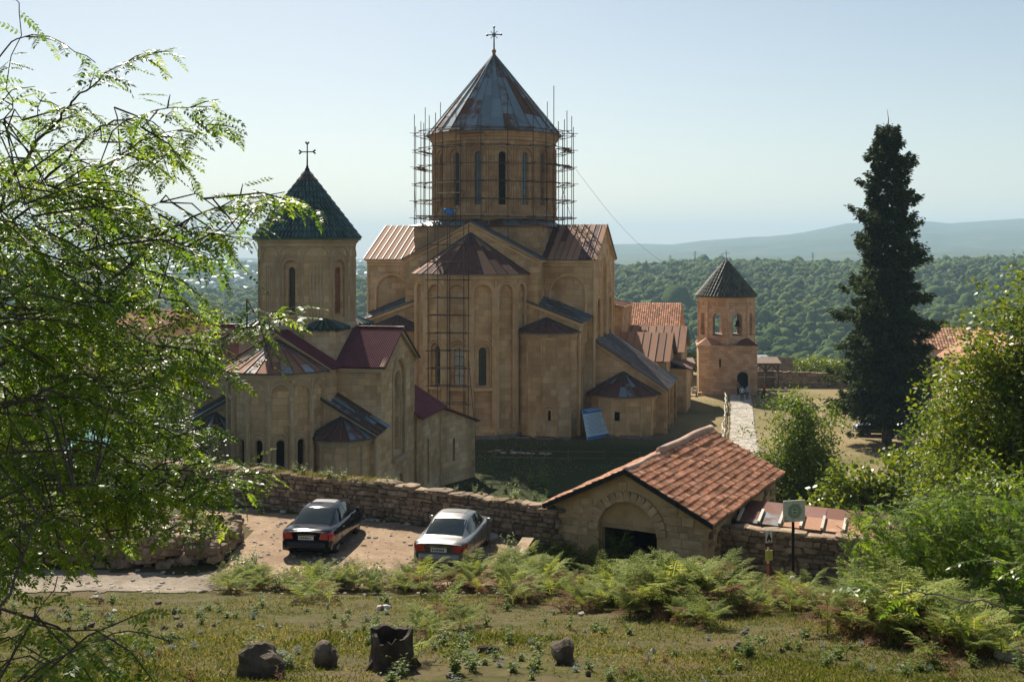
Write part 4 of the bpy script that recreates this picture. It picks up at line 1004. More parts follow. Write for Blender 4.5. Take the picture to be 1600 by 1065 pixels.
def gallery():
    """open timber gallery either side of the tower"""
    for x0, x1, y, lab in ((18.6, 22.8, 136.6, 'open timber gallery with braced posts left of the bell tower'), (30.2, 33.6, 136.8, 'open timber gallery right of the bell tower beside the far wall')):
        p = thing('timber_gallery', lab, 'gallery', ((x0 + x1) / 2, y, 0))
        w2 = (x1 - x0) / 2
        b = MB(); b.box((0, 0, 3.05), (x1 - x0, .22, .24)); b.build('beam', M['wood'], p)
        b = MB(); b.box((0, .6, 1.3), (x1 - x0, .12, .12)); b.build('rail', M['wood'], p)
        n = 3
        for i in range(n):
            x = -w2 + .15 + (x1 - x0 - .3) * i / (n - 1); q = MB(); q.box((x, 0, 1.46), (.2, .2, 2.93)); 
            for s in (-1, 1):
                if abs(x + s * .8) < w2: q.box_between((x + s * .1, 0, 2.2), (x + s * .75, 0, 2.9), .14, .12, (0, 1, 0))
            q.build('post', M['wood'], p)
        r_ = MB(); r_.slab((-w2 - .2, -.4, 3.18), (w2 + .2, -.4, 3.18), (w2 + .2, 1.8, 3.7), (-w2 - .2, 1.8, 3.7), .1); r_.build('roof', M['wood'], p)
        k = MB(); k.box((0, 1.75, 1.0), (x1 - x0, .3, 2.0)); k.build('wall', M['dark_stone'], p)
gallery()

# ------------------------------------------------------------------ rubble walls built stone by stone
STONES = []
for i in range(10):
    b = bmesh.new(); bmesh.ops.create_cube(b, size=1.0); rg = random.Random(50 + i)
    bmesh.ops.bevel(b, geom=b.edges[:], offset=.16, segments=1, affect='EDGES')
    for v in b.verts: v.co += Vector((rg.uniform(-.07, .07), rg.uniform(-.07, .07), rg.uniform(-.07, .07)))
    me = bpy.data.meshes.new('stone'); b.to_mesh(me); b.free(); me.materials.append(M['rubble']); uvs(me); STONES.append(me)
GSTONES = []
for i in range(6):
    b = bmesh.new(); bmesh.ops.create_cube(b, size=1.0); rg = random.Random(80 + i)
    bmesh.ops.bevel(b, geom=b.edges[:], offset=.05, segments=1, affect='EDGES')
    for v in b.verts: v.co += Vector((rg.uniform(-.02, .02), rg.uniform(-.02, .02), rg.uniform(-.02, .02)))
    me = bpy.data.meshes.new('stone_block'); b.to_mesh(me); b.free(); me.materials.append(M['gate_stone']); uvs(me); GSTONES.append(me)

def rubble_wall(label, pts, tops, thick, base_drop=.5, keep=300, hmin=.10, hmax=.22, wmin=.15, wmax=.5, front=-1, name='boundary_wall', cat='wall', ivy=None):
    P = [Vector((a, b, 0)) for a, b in pts]
    c = (P[0] + P[-1]) / 2; zc = min(hz(q.x, q.y + front * thick) for q in P)
    root = thing(name, label, cat, (c.x, c.y, zc)); o = Vector((c.x, c.y, zc))
    core = MB(); lst = []; 
    for i in range(len(P) - 1):
        a, b = P[i], P[i + 1]; u = (b - a); L = u.length; u.normalize(); n = Vector((u.y, -u.x, 0)); ang = math.atan2(u.y, u.x)
        ns = max(1, int(L / 1.2))
        for k in range(ns):
            s0, s1 = L * k / ns, L * (k + 1) / ns; q0, q1 = a + u * s0, a + u * s1
            t0 = tops[i] + (tops[i + 1] - tops[i]) * k / ns; t1 = tops[i] + (tops[i + 1] - tops[i]) * (k + 1) / ns
            zb = min(hz(q0.x + n.x * .5, q0.y + n.y * .5), hz(q1.x + n.x * .5, q1.y + n.y * .5)) - base_drop
            h = thick / 2 - .08
            A, B, C_, D = q0 + n * h, q1 + n * h, q1 - n * h, q0 - n * h
            zlow = zb - 2.0
            vs = [Vector((v.x, v.y, zlow if j > 1 else zb)) - o for j, v in enumerate((A, B, C_, D))] + [Vector((v.x, v.y, t - .12)) - o for v, t in ((A, t0), (B, t1), (C_, t1), (D, t0))]
            core.add(vs, [(0, 1, 5, 4), (1, 2, 6, 5), (2, 3, 7, 6), (3, 0, 4, 7), (4, 5, 6, 7)])
        s = 0; z = None
        zb = min(hz(*(a + u * (L * t) + n * (thick / 2 + .1))[:2]) for t in (0, .5, 1)) - .12
        zt = max(tops[i], tops[i + 1])
        z = zb
        while z < zt:
            hh = R.uniform(hmin, hmax); s = R.uniform(-.2, 0)
            while s < L:
                wd = R.uniform(wmin, wmax) * (1.25 if z < zb + .3 else 1); top = tops[i] + (tops[i + 1] - tops[i]) * min(1, max(0, s / L))
                hj = hh * R.uniform(.85, 1.12)
                if z + hj * .7 < top and s + wd < L + .25:
                    q = a + u * (s + wd / 2) + n * (thick / 2 - .13 + R.uniform(-.03, .04)) + ZV * (z + hh / 2 + R.uniform(-.02, .02))
                    X = Matrix.Translation(q - o) @ Matrix.Rotation(ang, 4, 'Z') @ Matrix.Rotation(R.uniform(-.07, .07), 4, 'Y') @ Matrix.Rotation(R.uniform(-.08, .08), 4, 'X') @ Matrix.Diagonal((wd * .97, R.uniform(.24, .34), hj * .97, 1))
                    lst.append((q.length, q, X))
                s += wd
            z += hh
        s = 0
        while s < L:                                   # rough coping
            wd = R.uniform(.3, .7); top = tops[i] + (tops[i + 1] - tops[i]) * min(1, s / L)
            q = a + u * (s + wd / 2) + ZV * (top - .06 + R.uniform(-.05, .06)) + n * R.uniform(-.04, .04)
            X = Matrix.Translation(q - o) @ Matrix.Rotation(ang + R.uniform(-.1, .1), 4, 'Z') @ Matrix.Rotation(R.uniform(-.1, .1), 4, 'Y') @ Matrix.Diagonal((wd, thick * R.uniform(.85, 1.05), R.uniform(.12, .2), 1))
            lst.append((q.length - 3, q, X)); s += wd * .93
    core.build('core', M['mortar'], root)
    vis = [t for t in lst if abs(t[1].x / t[1].y) < .5]; vis.sort(key=lambda t: t[0]); ids = set(id(t) for t in vis[:keep])
    rest = []
    for t in lst:
        me = R.choice(STONES)
        if id(t) in ids: s_ = link('stone', me, root); s_.matrix_local = t[2]
        else: rest.append((me, t[2]))
    if rest: stuff(link('stonework', joined(rest, 'stonework', M['rubble']), root))
    return root
rubble_wall('long rubble stone wall behind the two parked saloons', WALL, [8.75, 8.6, 8.5, 8.5, 8.25], .62)
rubble_wall('rubble stone wall running right from the gatehouse behind the signs', RWALL, [7.95, 7.95, 7.7, 7.4], .55, hmin=.13, hmax=.28, wmin=.2, wmax=.6)
rubble_wall('dark stone wall at the far side of the yard', [(33.3, 138.2), (41, 137.8), (50, 136), (62, 133)], [1.95, 1.8, 1.7, 1.7], .5, keep=60, hmin=.35, hmax=.5, wmin=.8, wmax=1.8, name='yard_wall')

def ruin():
    """tumbled end of an old wall, thick and low, covered with loose stones"""
    root = thing('ruined_wall', 'broken end of a thick rubble wall between the track and the parking place', 'ruined wall', (-12.6, 35.6, 7.1)); o = Vector((-12.6, 35.6, 7.1))
    cr = MB(); 
    for x0, x1, y0, y1, h in ((-24, -16, 34.2, 37.6, .75), (-16, -11.6, 34.2, 37.4, .85), (-11.6, -9.45, 34.3, 37.2, .75)):
        cr.box(((x0 + x1) / 2 + 12.6, (y0 + y1) / 2 - 35.6, h / 2 - .35), (x1 - x0 - .3, y1 - y0 - .3, h + .3))
    cr.build('core', M['mortar'], root); lst = []
    for i in range(560):
        x = R.uniform(-19, -9.3); f = R.random()
        if f < .42: y = 34.15 + R.uniform(-.08, .1); z = 7.2 + R.uniform(0, .85)
        elif f < .55: x = -9.4 + R.uniform(-.12, .12); y = R.uniform(34.2, 37.2); z = 7.2 + R.uniform(0, .75)
        else: y = R.uniform(34.1, 37.5); z = 8.0 + .18 * fbm(x, y) + R.uniform(-.1, .08) - (.15 if x > -10.6 else 0)
        s = R.choice((.16, .2, .25, .32, .42))
        X = Matrix.Translation(Vector((x, y, z)) - o) @ Matrix.Rotation(R.uniform(0, 6.3), 4, 'Z') @ Matrix.Rotation(R.uniform(-.4, .4), 4, 'X') @ Matrix.Diagonal((s * 1.3, s, s * .75, 1)); lst.append((s, X))
    lst.sort(key=lambda t: -t[0])
    for s, X in lst[:280]: q = link('stone', R.choice(STONES), root); q.matrix_local = X
    stuff(link('stonework', joined([(R.choice(STONES), X) for s, X in lst[280:]], 'stonework', M['rubble']), root))
    q = link('cut_block', GSTONES[0], root); q.matrix_local = Matrix.Translation(Vector((-9.9, 36.1, 8.18)) - o) @ Matrix.Rotation(.3, 4, 'Z') @ Matrix.Diagonal((.55, .4, .36, 1)); q['label'] = 'squared pale block on top of the rubble'
ruin()

# ------------------------------------------------------------------ gatehouse
def gatehouse():
    rz = math.atan2(GU.y, GU.x); p = thing('gatehouse', 'small stone gatehouse with a terracotta tiled roof and a dark doorway under an arch', 'gatehouse', (GATE[0], GATE[1], 6.3), rz)
    Z0 = 6.3; ze, zr = 8.45 - Z0, 9.85 - Z0; W = GW; mid = W / 2; zb = -.5
    rk = (zr - ze) / mid
    x0, x1 = .2, W - .2; y0 = .25
    mb = MB(); zr2 = lambda x: ze + rk * (mid - abs(x - mid)) - .12
    niche = dict(poly=arch(2.82, zb + .01, 2.06, 2.50 - zb, 12), depth=.22, sub=[dict(poly=[(1.83, zb + .02), (3.81, zb + .02), (3.81, 1.50), (1.83, 1.56)], depth=.18, sub=[dict(poly=[(1.85, zb + .03), (3.79, zb + .03), (3.79, 1.48), (1.85, 1.54)], depth=3.2, mb=1, mr=2)])])
    panel(mb, (0, y0, 0), (1, 0, 0), (0, -1, 0), [(x0, zb), (x1, zb), (x1, zr2(x1)), (mid, zr2(mid)), (x0, zr2(x0))], [niche], 0)
    for x, s in ((x0, -1), (x1, 1)): panel(mb, (x, 0, 0), (0, 1, 0), (s, 0, 0), [(y0, zb - 3), (GL - .2, zb - 5), (GL - .2, zr2(x)), (y0, zr2(x))])
    panel(mb, (0, GL - .2, 0), (1, 0, 0), (0, 1, 0), [(x0, zb - 5), (x1, zb - 5), (x1, zr2(x1)), (mid, zr2(mid)), (x0, zr2(x0))])
    w_ = mb.build('wall', [M['plaster'], M['glass_shade'], M['dark_stone']], p)  # passage sides and end coloured dark, as shade inside the doorway
    # lintel, voussoirs, squared blocks of the front
    lt = MB(); lt.box((2.82, y0 + .24, 1.60), (1.98, .12, .14)); lt.build('lintel', M['gate_stone'], w_)
    nv = 15; r_ = 1.03; cz = 2.50 - r_
    for i in range(nv):
        a = math.pi * (i + .5) / nv; m_ = link('voussoir', R.choice(GSTONES), w_)
        m_.matrix_local = Matrix.Translation((2.82 + (r_ + .17) * math.cos(a), y0 - .01, cz + (r_ + .17) * math.sin(a))) @ Matrix.Rotation(math.pi / 2 - a, 4, 'Y') @ Matrix.Diagonal((math.pi * (r_ + .17) / nv * .96, .16, .33, 1))
    z = zb
    while z < zr - .2:
        hh = R.uniform(.20, .36); x = x0 - .02
        while x < x1 - .1:
            wd = R.uniform(.28, .72); wd = min(wd, x1 + .02 - x); cx, cz_ = x + wd / 2, z + hh / 2
            inside = abs(cx - 2.82) < 1.06 + wd * .5 and cz_ < 2.50 - r_ + .1 or math.hypot(cx - 2.82, cz_ - (2.50 - r_)) < 1.38 + wd * .35
            topok = z + hh < min(zr2(x), zr2(x + wd)) - .03
            if not inside and topok and wd > .15:
                m_ = link('stone_block', R.choice(GSTONES), w_); m_.matrix_local = Matrix.Translation((cx, y0 + .055 + R.uniform(-.012, .012), cz_)) @ Matrix.Rotation(R.uniform(-.02, .02), 4, 'Y') @ Matrix.Diagonal((wd * .975, .16, hh * .96, 1))
            x += wd
        z += hh
    for k in range(90):                          # rubble of the side wall, seen at a slant
        y = R.uniform(.5, GL - .4); zz = R.uniform(-1.5, zr2(x1) - .15); m_ = link('stone', R.choice(STONES), w_)
        m_.matrix_local = Matrix.Translation((x1 + .0, y, zz)) @ Matrix.Rotation(math.pi / 2, 4, 'Z') @ Matrix.Diagonal((R.uniform(.25, .5), .14, R.uniform(.15, .3), 1))
    # roof deck, verge boards, tiles
    e = 0.0; k = (zr - ze)
    dk = MB(); dk.slab((mid, -.1, zr), (W + .1, -.1, ze - rk * .1), (W + .1, GL, ze - rk * .1), (mid, GL, zr), .1); dk.slab((-.1, -.1, ze - rk * .1), (mid, -.1, zr), (mid, GL, zr), (-.1, GL, ze - rk * .1), .1)
    rf = dk.build('roof', M['wood'], p)
    vb = MB()
    for s in (-1, 1): vb.box_between((mid, -.12, zr - .07), (mid + s * (mid + .12), -.12, ze - rk * .12 - .07), .06, .16, (0, 0, 1))
    vb.build('verge_board', M['iron'], rf)
    tl = MB(); wd, ln = .235, .27
    prof = [(.02, -.05), (.05, .05), (.22, .075), (.39, .05), (.43, -.05), (.53, .05), (.70, .075), (.88, .05), (.93, -.05)]
    tl.add([(x * wd, 0, z + .035) for x, z in prof] + [(x * wd, ln * 1.10, z - .02) for x, z in prof] + [(x * wd, .0, z * .2 - .03) for x, z in prof], [(i, i + 1, i + 10, i + 9) for i in range(8)] + [(i + 18, i + 19, i + 1, i) for i in range(8)])
    tm = tl.build('tile', M['terracotta'], mesh_only=True)
    sl = math.hypot(mid + .1, k + rk * .1); rows = int(sl / ln); pitch = math.atan2(k, mid); cols = int((GL + .2) / wd)
    right = []; left = []
    for side in (1, -1):
        for j in range(rows + 1):
            for i in range(cols):
                y = -.13 + i * wd; d = .02 + j * ln * (sl / ((rows + 1) * ln)) ; hx = W + .12 - d * math.cos(pitch) if side > 0 else -.12 + d * math.cos(pitch)
                zz = ze - rk * .12 + d * math.sin(pitch) + .012 + .012 * R.random()
                lift = .03 * math.sin(y * 1.3 + j) ** 2 + (.05 if y > 3.3 and j > rows - 2 else 0)
                if side > 0: X = Matrix.Translation((hx, y, zz + lift)) @ Matrix.Rotation(math.pi / 2, 4, 'Z') @ Matrix.Rotation(pitch, 4, 'X') @ Matrix.Rotation(R.uniform(-.035, .035), 4, 'Y') @ Matrix.Rotation(R.uniform(-.03, .03), 4, 'Z')
                else: X = Matrix.Translation((hx, y + wd, zz + lift)) @ Matrix.Rotation(-math.pi / 2, 4, 'Z') @ Matrix.Rotation(pitch, 4, 'X')
                (right if side > 0 else left).append((j * .0 + y, X))
    right.sort(key=lambda t: t[0]); 
    for _, X in right[:296]: q = link('tile', tm, rf); q.matrix_local = X
    stuff(link('tile_field', joined([(tm, X) for _, X in right[296:] + left], 'tile_field', M['terracotta']), rf))
    rc = MB(); pts = lambda a, b, z: [(mid + .02 * math.sin(7 * t), a + (b - a) * t, z + .015 * math.sin(11 * t)) for t in [i / 12 for i in range(13)]]
    rc.tube(pts(-.1, 3.25, zr + .04), .105, 8); rc.build('ridge_cap', M['ridge_mortar'], rf, True)
    rc = MB(); rc.tube(pts(3.2, GL, zr + .14), .155, 8); rc.build('ridge_cap', M['ridge_mortar'], rf, True)
gatehouse()

def parapet():
    p = thing('parapet', 'low slab topped parapet beside the sunken gate approach', 'parapet', (.12, 34.2, 6.4)); m_ = MB()
    a, b = Vector((-.32, -1.9, 0)), Vector((.42, 2.0, 0)); u = (b - a).normalized(); n = Vector((u.y, -u.x, 0)) * .17
    for nm, z0, z1, w_, mt in (('wall', -.6, 1.02, 1.0, 'rubble'), ('coping', 1.02, 1.14, 1.15, 'rubble')):
        m_ = MB(); A, B, C_, D = a + n * w_, b + n * w_, b - n * w_, a - n * w_
        m_.prism([q + ZV * z0 for q in (A, B, C_, D)][::-1], ZV * (z1 - z0)); m_.build(nm, M[mt], p)
parapet()

def shed():
    p = thing('lean_to_shed', 'flat lean-to shed with rusty sheets behind the right hand wall', 'shed', (11, 38, 6)); 
    a = Vector((7.6, 36.6, 7.98)) - Vector(p.location); b = Vector((16.5, 33.2, 7.75)) - Vector(p.location); up = Vector((.35, .93, 0))
    f = lambda t, d, z: a.lerp(b, t) + up * d + ZV * z
    mb = MB(); mb.slab(f(0, 0, -.05), f(1, 0, -.05), f(1, 2.45, .10), f(0, 2.45, .10), .1); mb.prism([f(0, .1, -3), f(1, .1, -3), f(1, 2.35, -3), f(0, 2.35, -3)], ZV * 2.9); mb.build('wall', M['dark_stone'], p)
    n = 14
    for i in range(n):
        m_ = MB(); t0, t1 = i / n, (i + 1) / n; m_.slab(f(t0 + .003, .02, .0), f(t1 - .003, .02, .0), f(t1 - .003, 1.15, .14), f(t0 + .003, 1.15, .14), .03)
        m_.box_between(f(t0, .0, .02), f(t0, 1.2, .16), .09, .07, (0, 0, 1), 1); m_.build('roof_panel', [M['metal_rust'] if i > 1 else M['metal_blue'], M['bleached']], p)
    for i in range(7):
        m_ = MB(); t0, t1 = i / 7, (i + 1) / 7; m_.slab(f(t0 + .002, 1.25, .05 + .02 * (i % 2)), f(t1 - .002, 1.25, .05 + .02 * (i % 2)), f(t1, 2.5, .2), f(t0, 2.5, .2), .03); m_.build('roof_sheet', M['red_sheet'], p)
M['red_sheet'] = sheet_metal('red_rust_sheet', (.15, .06, .05), (.12, .055, .05), (.22, .085, .05), .5, .6, .1)
shed()

# ------------------------------------------------------------------ paved way to the tower
def path():
    pts = [(27.2, 130.0), (25.7, 122), (22.0, 104), (20.3, 95), (17.5, 82)]
    L = [(x - 1.25, y) for x, y in pts]; Rr = [(x + 1.25, y) for x, y in pts]
    base = sheet('path', L + Rr[::-1], .02, M['track'], .5); k = 0; items = []
    st = [g.copy() for g in GSTONES]
    for g in st: g.materials[0] = M['paving']
    for i in range(len(pts) - 1):
        (xa, ya), (xb, yb) = pts[i], pts[i + 1]; n = int(abs(yb - ya) / .62)
        for j in range(n):
            t = (j + .5) / n; x, y = xa + (xb - xa) * t, ya + (yb - ya) * t; s = -1.2
            while s < 1.15:
                w_ = R.uniform(.4, .85); w_ = min(w_, 1.25 - s); items.append((x + s + w_ / 2, y + R.uniform(-.08, .08), w_)); s += w_
    items.sort(key=lambda q: q[1]); rest = []
    for q, (x, y, w_) in enumerate(items):
        X = Matrix.Translation((x, y, hz(x, y) + .035)) @ Matrix.Rotation(R.uniform(-.06, .06), 4, 'Z') @ Matrix.Rotation(R.uniform(-.03, .03), 4, 'X') @ Matrix.Diagonal((w_ * .95, .58, .12, 1))
        if 40 <= q < 300: o = link('paving_stone', R.choice(st), base); o.matrix_local = X
        else: rest.append((R.choice(st), X))
    stuff(link('paving', joined(rest, 'paving', M['paving']), base))
M['paving'] = stone('paving_stone', (.30, .27, .225), (.40, .36, .30), (.47, .43, .37), 1.2, .2, None, .5, 12, 0)
path()
# ------------------------------------------------------------------ scaffolding
def scaffold():
    p = thing('scaffolding', 'steel pole scaffolding standing in a ring round the great drum', 'scaffolding', (-1.85, 112.1, 19.6), -rad(14))
    n = 20; lev = [.9 + 1.72 * k for k in range(6)]; rest = MB()
    zb = lambda x, y: (.15 if max(abs(x), abs(y)) < 6.8 else -.1 - .52 * max(0, min(abs(x), abs(y)) - .5) if min(abs(x), abs(y)) < 6.4 else -3.0)
    pos = {}
    for i in range(n):
        a = 2 * math.pi * (i + .35) / n
        for ring, r in ((0, 7.25), (1, 8.2)):
            q = Vector((r * math.sin(a), -r * math.cos(a), 0)); pos[i, ring] = q
            if ring == 0 and abs(a - math.pi * 2 * .04) < .5: continue
            m_ = MB(); lx = R.uniform(-.06, .06); m_.tube([q + ZV * zb(q.x, q.y), q + Vector((lx, 0, R.uniform(10.0, 13.8) if ring else R.uniform(9.6, 11.5)))], .038, 6); m_.build('upright', M['pole'], p)
    for k, z in enumerate(lev):
        for i in range(n):
            for ring in (0, 1):
                a, b = pos[i, ring], pos[(i + 1) % n, ring]; d = (b - a).normalized() * .25; h = Vector((0, 0, z + R.uniform(-.07, .07)))
                if ring: m_ = MB(); m_.tube([a - d + h, b + d + h], .034, 6); m_.build('ledger', M['pole'], p)
                else: rest.tube([a - d + h, b + d + h], .032, 5)
            a, b = pos[i, 0], pos[i, 1]; d = (b - a).normalized() * .3; rest.tube([a - d + ZV * (z + .06), b + d * R.uniform(.8, 1.8) + ZV * (z + .06)], .032, 5)
            rest.blob(pos[i, 1] + ZV * z, .055, 0, 0); rest.blob(pos[i, 0] + ZV * z, .05, 0, 0)
    for i in range(0, n, 3): rest.tube([pos[i, 1] + ZV * lev[0], pos[(i + 1) % n, 1] + ZV * lev[2]], .024, 5)
    stuff(rest.build('coupled_poles', M['pole'], p))
    for i, z in [(4, 7.85), (5, 7.8), (4, 6.1), (5, 6.15), (14, 7.9), (13, 7.85), (14, 6.05), (15, 6.1), (13, 6.1), (17, 4.3), (18, 4.25), (18, 3.2), (17, 2.5), (3, 6.1), (19, 8.9), (18, 9.4)]:
        a, b = pos[i, 0], pos[(i + 1) % n, 0]; u = (b - a); L = u.length; u.normalize(); w_ = Vector((u.y, -u.x, 0))
        for k in range(3):
            m_ = MB(); m_.box(a + u * L / 2 + w_ * (.18 + .27 * k) + ZV * (z + .04 + R.uniform(-.02, .03)), (L * R.uniform(.9, 1.15), .22, .045), math.atan2(u.y, u.x)); m_.build('plank', M['plank'] if z < 9 and i not in (17, 18) else M['bleached'], p)
    lad = MB()
    for s in (-.22, .22): lad.tube([(-2.3 + s, -7.9, .4), (-1.0 + s, -7.3, 3.6)], .03, 5)
    for k in range(9): q = Vector((-2.3, -7.9, .4)).lerp(Vector((-1, -7.3, 3.6)), (k + .5) / 9); lad.tube([q - Vector((.22, 0, 0)), q + Vector((.22, 0, 0))], .022, 5)
    lad.build('ladder', M['metal_blue'], p)
    # platform on the gable below
    for k in range(5):
        m_ = MB(); m_.box((-3.0 + R.uniform(-.3, .3), -9.3 + .25 * k, .95 + R.uniform(-.02, .03)), (4.8, .22, .05), R.uniform(-.04, .04)); m_.build('plank', M['plank'], p)
    q = CATH.matrix_basis @ Vector((-2.2, -8.8, 0)); m_ = MB()
    for k in range(5): m_.blob((R.uniform(-.3, .3), R.uniform(-.2, .2), .15 + .08 * k), (.32, .26, .22), k, .35, 2)
    b = m_.build('tarpaulin', plain('blue_tarp', (.04, .17, .42), .5, 0, .2, 4, .3, .2), None, True); b.location = (q.x, q.y, 20.58); tag(b, 'bundled bright blue tarpaulin on the platform in front of the drum', 'tarpaulin')

    p = thing('scaffold_tower', 'narrow scaffold tower rising in front of the main apse', 'scaffolding', (-5.6, 97.6, 0), -rad(6)); rest = MB()
    xs = [(-1.85, -.5), (-1.2, .6), (.1, -.5), (1.75, -.5), (1.2, .7), (-.35, .7)]
    for x, y in xs:
        m_ = MB(); m_.tube([(x, y, 0), (x + R.uniform(-.06, .06), y, R.uniform(19.3, 20.4))], .038, 6); m_.build('upright', M['pole'], p)
    for k in range(12):
        z = .35 + 1.58 * k
        for a, b in ((0, 3), (1, 4), (0, 1), (3, 4), (2, 5)):
            A, B = Vector((*xs[a], z)), Vector((*xs[b], z + R.uniform(-.05, .05))); d = (B - A).normalized() * .25; m_ = MB(); m_.tube([A - d, B + d], .034, 6); m_.build('ledger', M['pole'], p)
        if k % 3 == 1: m_ = MB(); m_.box((-.5, .1, z + .06), (2.6, .24, .05), .05); m_.build('plank', M['plank'], p)
    m_ = MB(); m_.tube([(1.8, -.6, 7.5), (2.6, -1.3, .1)], .03, 6); m_.build('brace', M['pole'], p)
    c = MB(); a, b = at(898, 262, 112), at(1048, 418, 141); c.tube([a.lerp(b, t) - ZV * 1.2 * math.sin(math.pi * t) for t in [i / 14 for i in range(15)]], .018, 4)
    tag(c.build('cable', M['pole']), 'thin cable slung from the drum scaffolding down over the yard', 'cable')
scaffold()

# ------------------------------------------------------------------ cars
def paint(name, c, metal, rough, sp=.5, coat=1.0): 
    n = NT(name); return n.end(n.principled(c, rough, metal, None, sp, coat))
M['paint_dark'] = paint('dark_blue_paint', (.004, .006, .009), .0, .10, .42, .0)
M['paint_silver'] = paint('silver_paint', (.24, .235, .22), .6, .3, .5, .25)
M['paint_black'] = paint('old_black_paint', (.005, .005, .007), .0, .3)
M['car_glass'] = paint('tinted_car_glass', (.010, .02, .024), .0, .05, .40, .0)
M['red_lens'] = plain('red_lens', (.34, .012, .02), .2, 0, .1, 9, .2, 0, .6, .5)
M['rubber'] = plain('tyre_rubber', (.012, .012, .012), .85, 0, .1, 10, .2, .2)
M['alloy'] = plain('alloy_rim', (.45, .45, .45), .3, .8, .05, 8, .1, 0)
M['chrome'] = plain('chrome', (.6, .6, .6), .12, 1.0, 0, 8, .05, 0)
M['plate'] = plain('number_plate', (.62, .62, .58), .5, 0, .02, 8, .1, 0)
M['ink'] = plain('black_print', (.02, .02, .02), .6, 0, 0, 8, .1, 0)
def car(name, label, loc, heading, paintm, body, cabin, glassy, wheels, old=False, roof_m=None):
    p = thing(name, label, 'car', loc, -rad(heading)); p.scale = (1, 1, 1) if old else (.97, .89, .95)
    by = np.array([b[0] for b in body]); BT = np.array(body)
    def bsec(y):
        hw, zb, zs, zt = (np.interp(y, by, BT[:, i]) for i in (1, 2, 3, 4))
        return [(hw * .90, zb), (hw * .985, zb + .12), (hw, zb + .28), (hw * .995, zs - .12), (hw * .965, zs - .03), (hw * .90, zs + .4 * (zt - zs)), (hw * .55, zt), (0, zt + .012)]
    cy = np.array([c[0] for c in cabin]); CT = np.array(cabin)
    def csec(y):
        hb, ht, zb, zt = (np.interp(y, cy, CT[:, i]) for i in (1, 2, 3, 4)); h = zt - zb
        return [(hb, zb), (hb + (ht - hb) * .45, zb + h * .45), (hb + (ht - hb) * .9, zb + h * .86), (ht - .05, zb + h * .965), (ht * .6, zt + .012), (0, zt + .02)]
    def sm(tab, f, ys):
        rows = []
        for y in ys:
            acc = None
            for d, w_ in ((-.06, .25), (0, .5), (.06, .25)):
                yy = min(max(y + d, tab[0]), tab[-1]); s_ = np.array(f(yy)) * w_; acc = s_ if acc is None else acc + s_
            rows.append(acc)
        return rows
    def loft(ys, rows, m_=0, cap=True):
        mb = MB(); k = len(rows[0]); full = 2 * k - 1; V = []
        for y, r_ in zip(ys, rows):
            V += [(x, y, z) for x, z in r_] + [(-x, y, z) for x, z in r_[::-1][1:]]
        F = [(i * full + j, i * full + j + 1, (i + 1) * full + j + 1, (i + 1) * full + j) for i in range(len(ys) - 1) for j in range(full - 1)]
        F = [f[::-1] for f in F]
        if cap: F += [tuple(range(full))[::-1], tuple(range((len(ys) - 1) * full, len(ys) * full))]
        mb.add(V, F); return mb
    ys = np.concatenate([np.linspace(by[0], by[0] + .3, 8), np.linspace(by[0] + .4, by[-1] - .4, 26), np.linspace(by[-1] - .3, by[-1], 8)])
    b = loft(ys, sm(by, bsec, ys)).build('body', M[paintm], p, True)
    ys2 = np.linspace(cy[0], cy[-1], 34); loft(ys2, sm(cy, csec, ys2), cap=False).build('cabin', M[paintm], p, True)
    def patch(tab, f, y0, y1, s0, s1, nm, mt, off=.008, ny=8, nsn=5, mirror=False, par=None, side=1):
        mb = MB(); G = []
        for i in range(ny + 1):
            y = y0 + (y1 - y0) * i / ny; sec = sm(tab, f, [y])[0]; k = len(sec) - 1; row = []
            for j in range(nsn + 1):
                s_ = s0 + (s1 - s0) * j / nsn; sg = 1 if s_ >= 0 else -1; q = k - abs(s_) * k; a = min(int(q), k - 1); t = q - a
                x, z = sec[a] * (1 - t) + sec[a + 1] * t; row.append(Vector((x * sg * side, y, z)))
            G.append(row)
        V = []; nr = []
        for i in range(ny + 1):
            for j in range(nsn + 1):
                d1 = G[min(i + 1, ny)][j] - G[max(i - 1, 0)][j]; d2 = G[i][min(j + 1, nsn)] - G[i][max(j - 1, 0)]; n = d1.cross(d2)
                if n.length > 1e-9: n.normalize()
                c = Vector((0, G[i][j].y * .5, .5)); 
                if n.dot(G[i][j] - c) < 0: n = -n
                V.append(G[i][j] + n * off)
        w_ = nsn + 1; mb.add(V, [(i * w_ + j, i * w_ + j + 1, (i + 1) * w_ + j + 1, (i + 1) * w_ + j) for i in range(ny) for j in range(nsn)])
        return mb.build(nm, M[mt], par or p, True)
    for nm, y0, y1, s0, s1 in glassy: 
        if nm == 'side_window':
            for sd in (1, -1): patch(cy, csec, y0, y1, s0, s1, nm, 'car_glass', side=sd)
        elif nm == 'sunroof': patch(cy, csec, y0, y1, s0, s1, nm, 'ink', .01)
        else: patch(cy, csec, y0, y1, s0, s1, nm, 'car_glass')
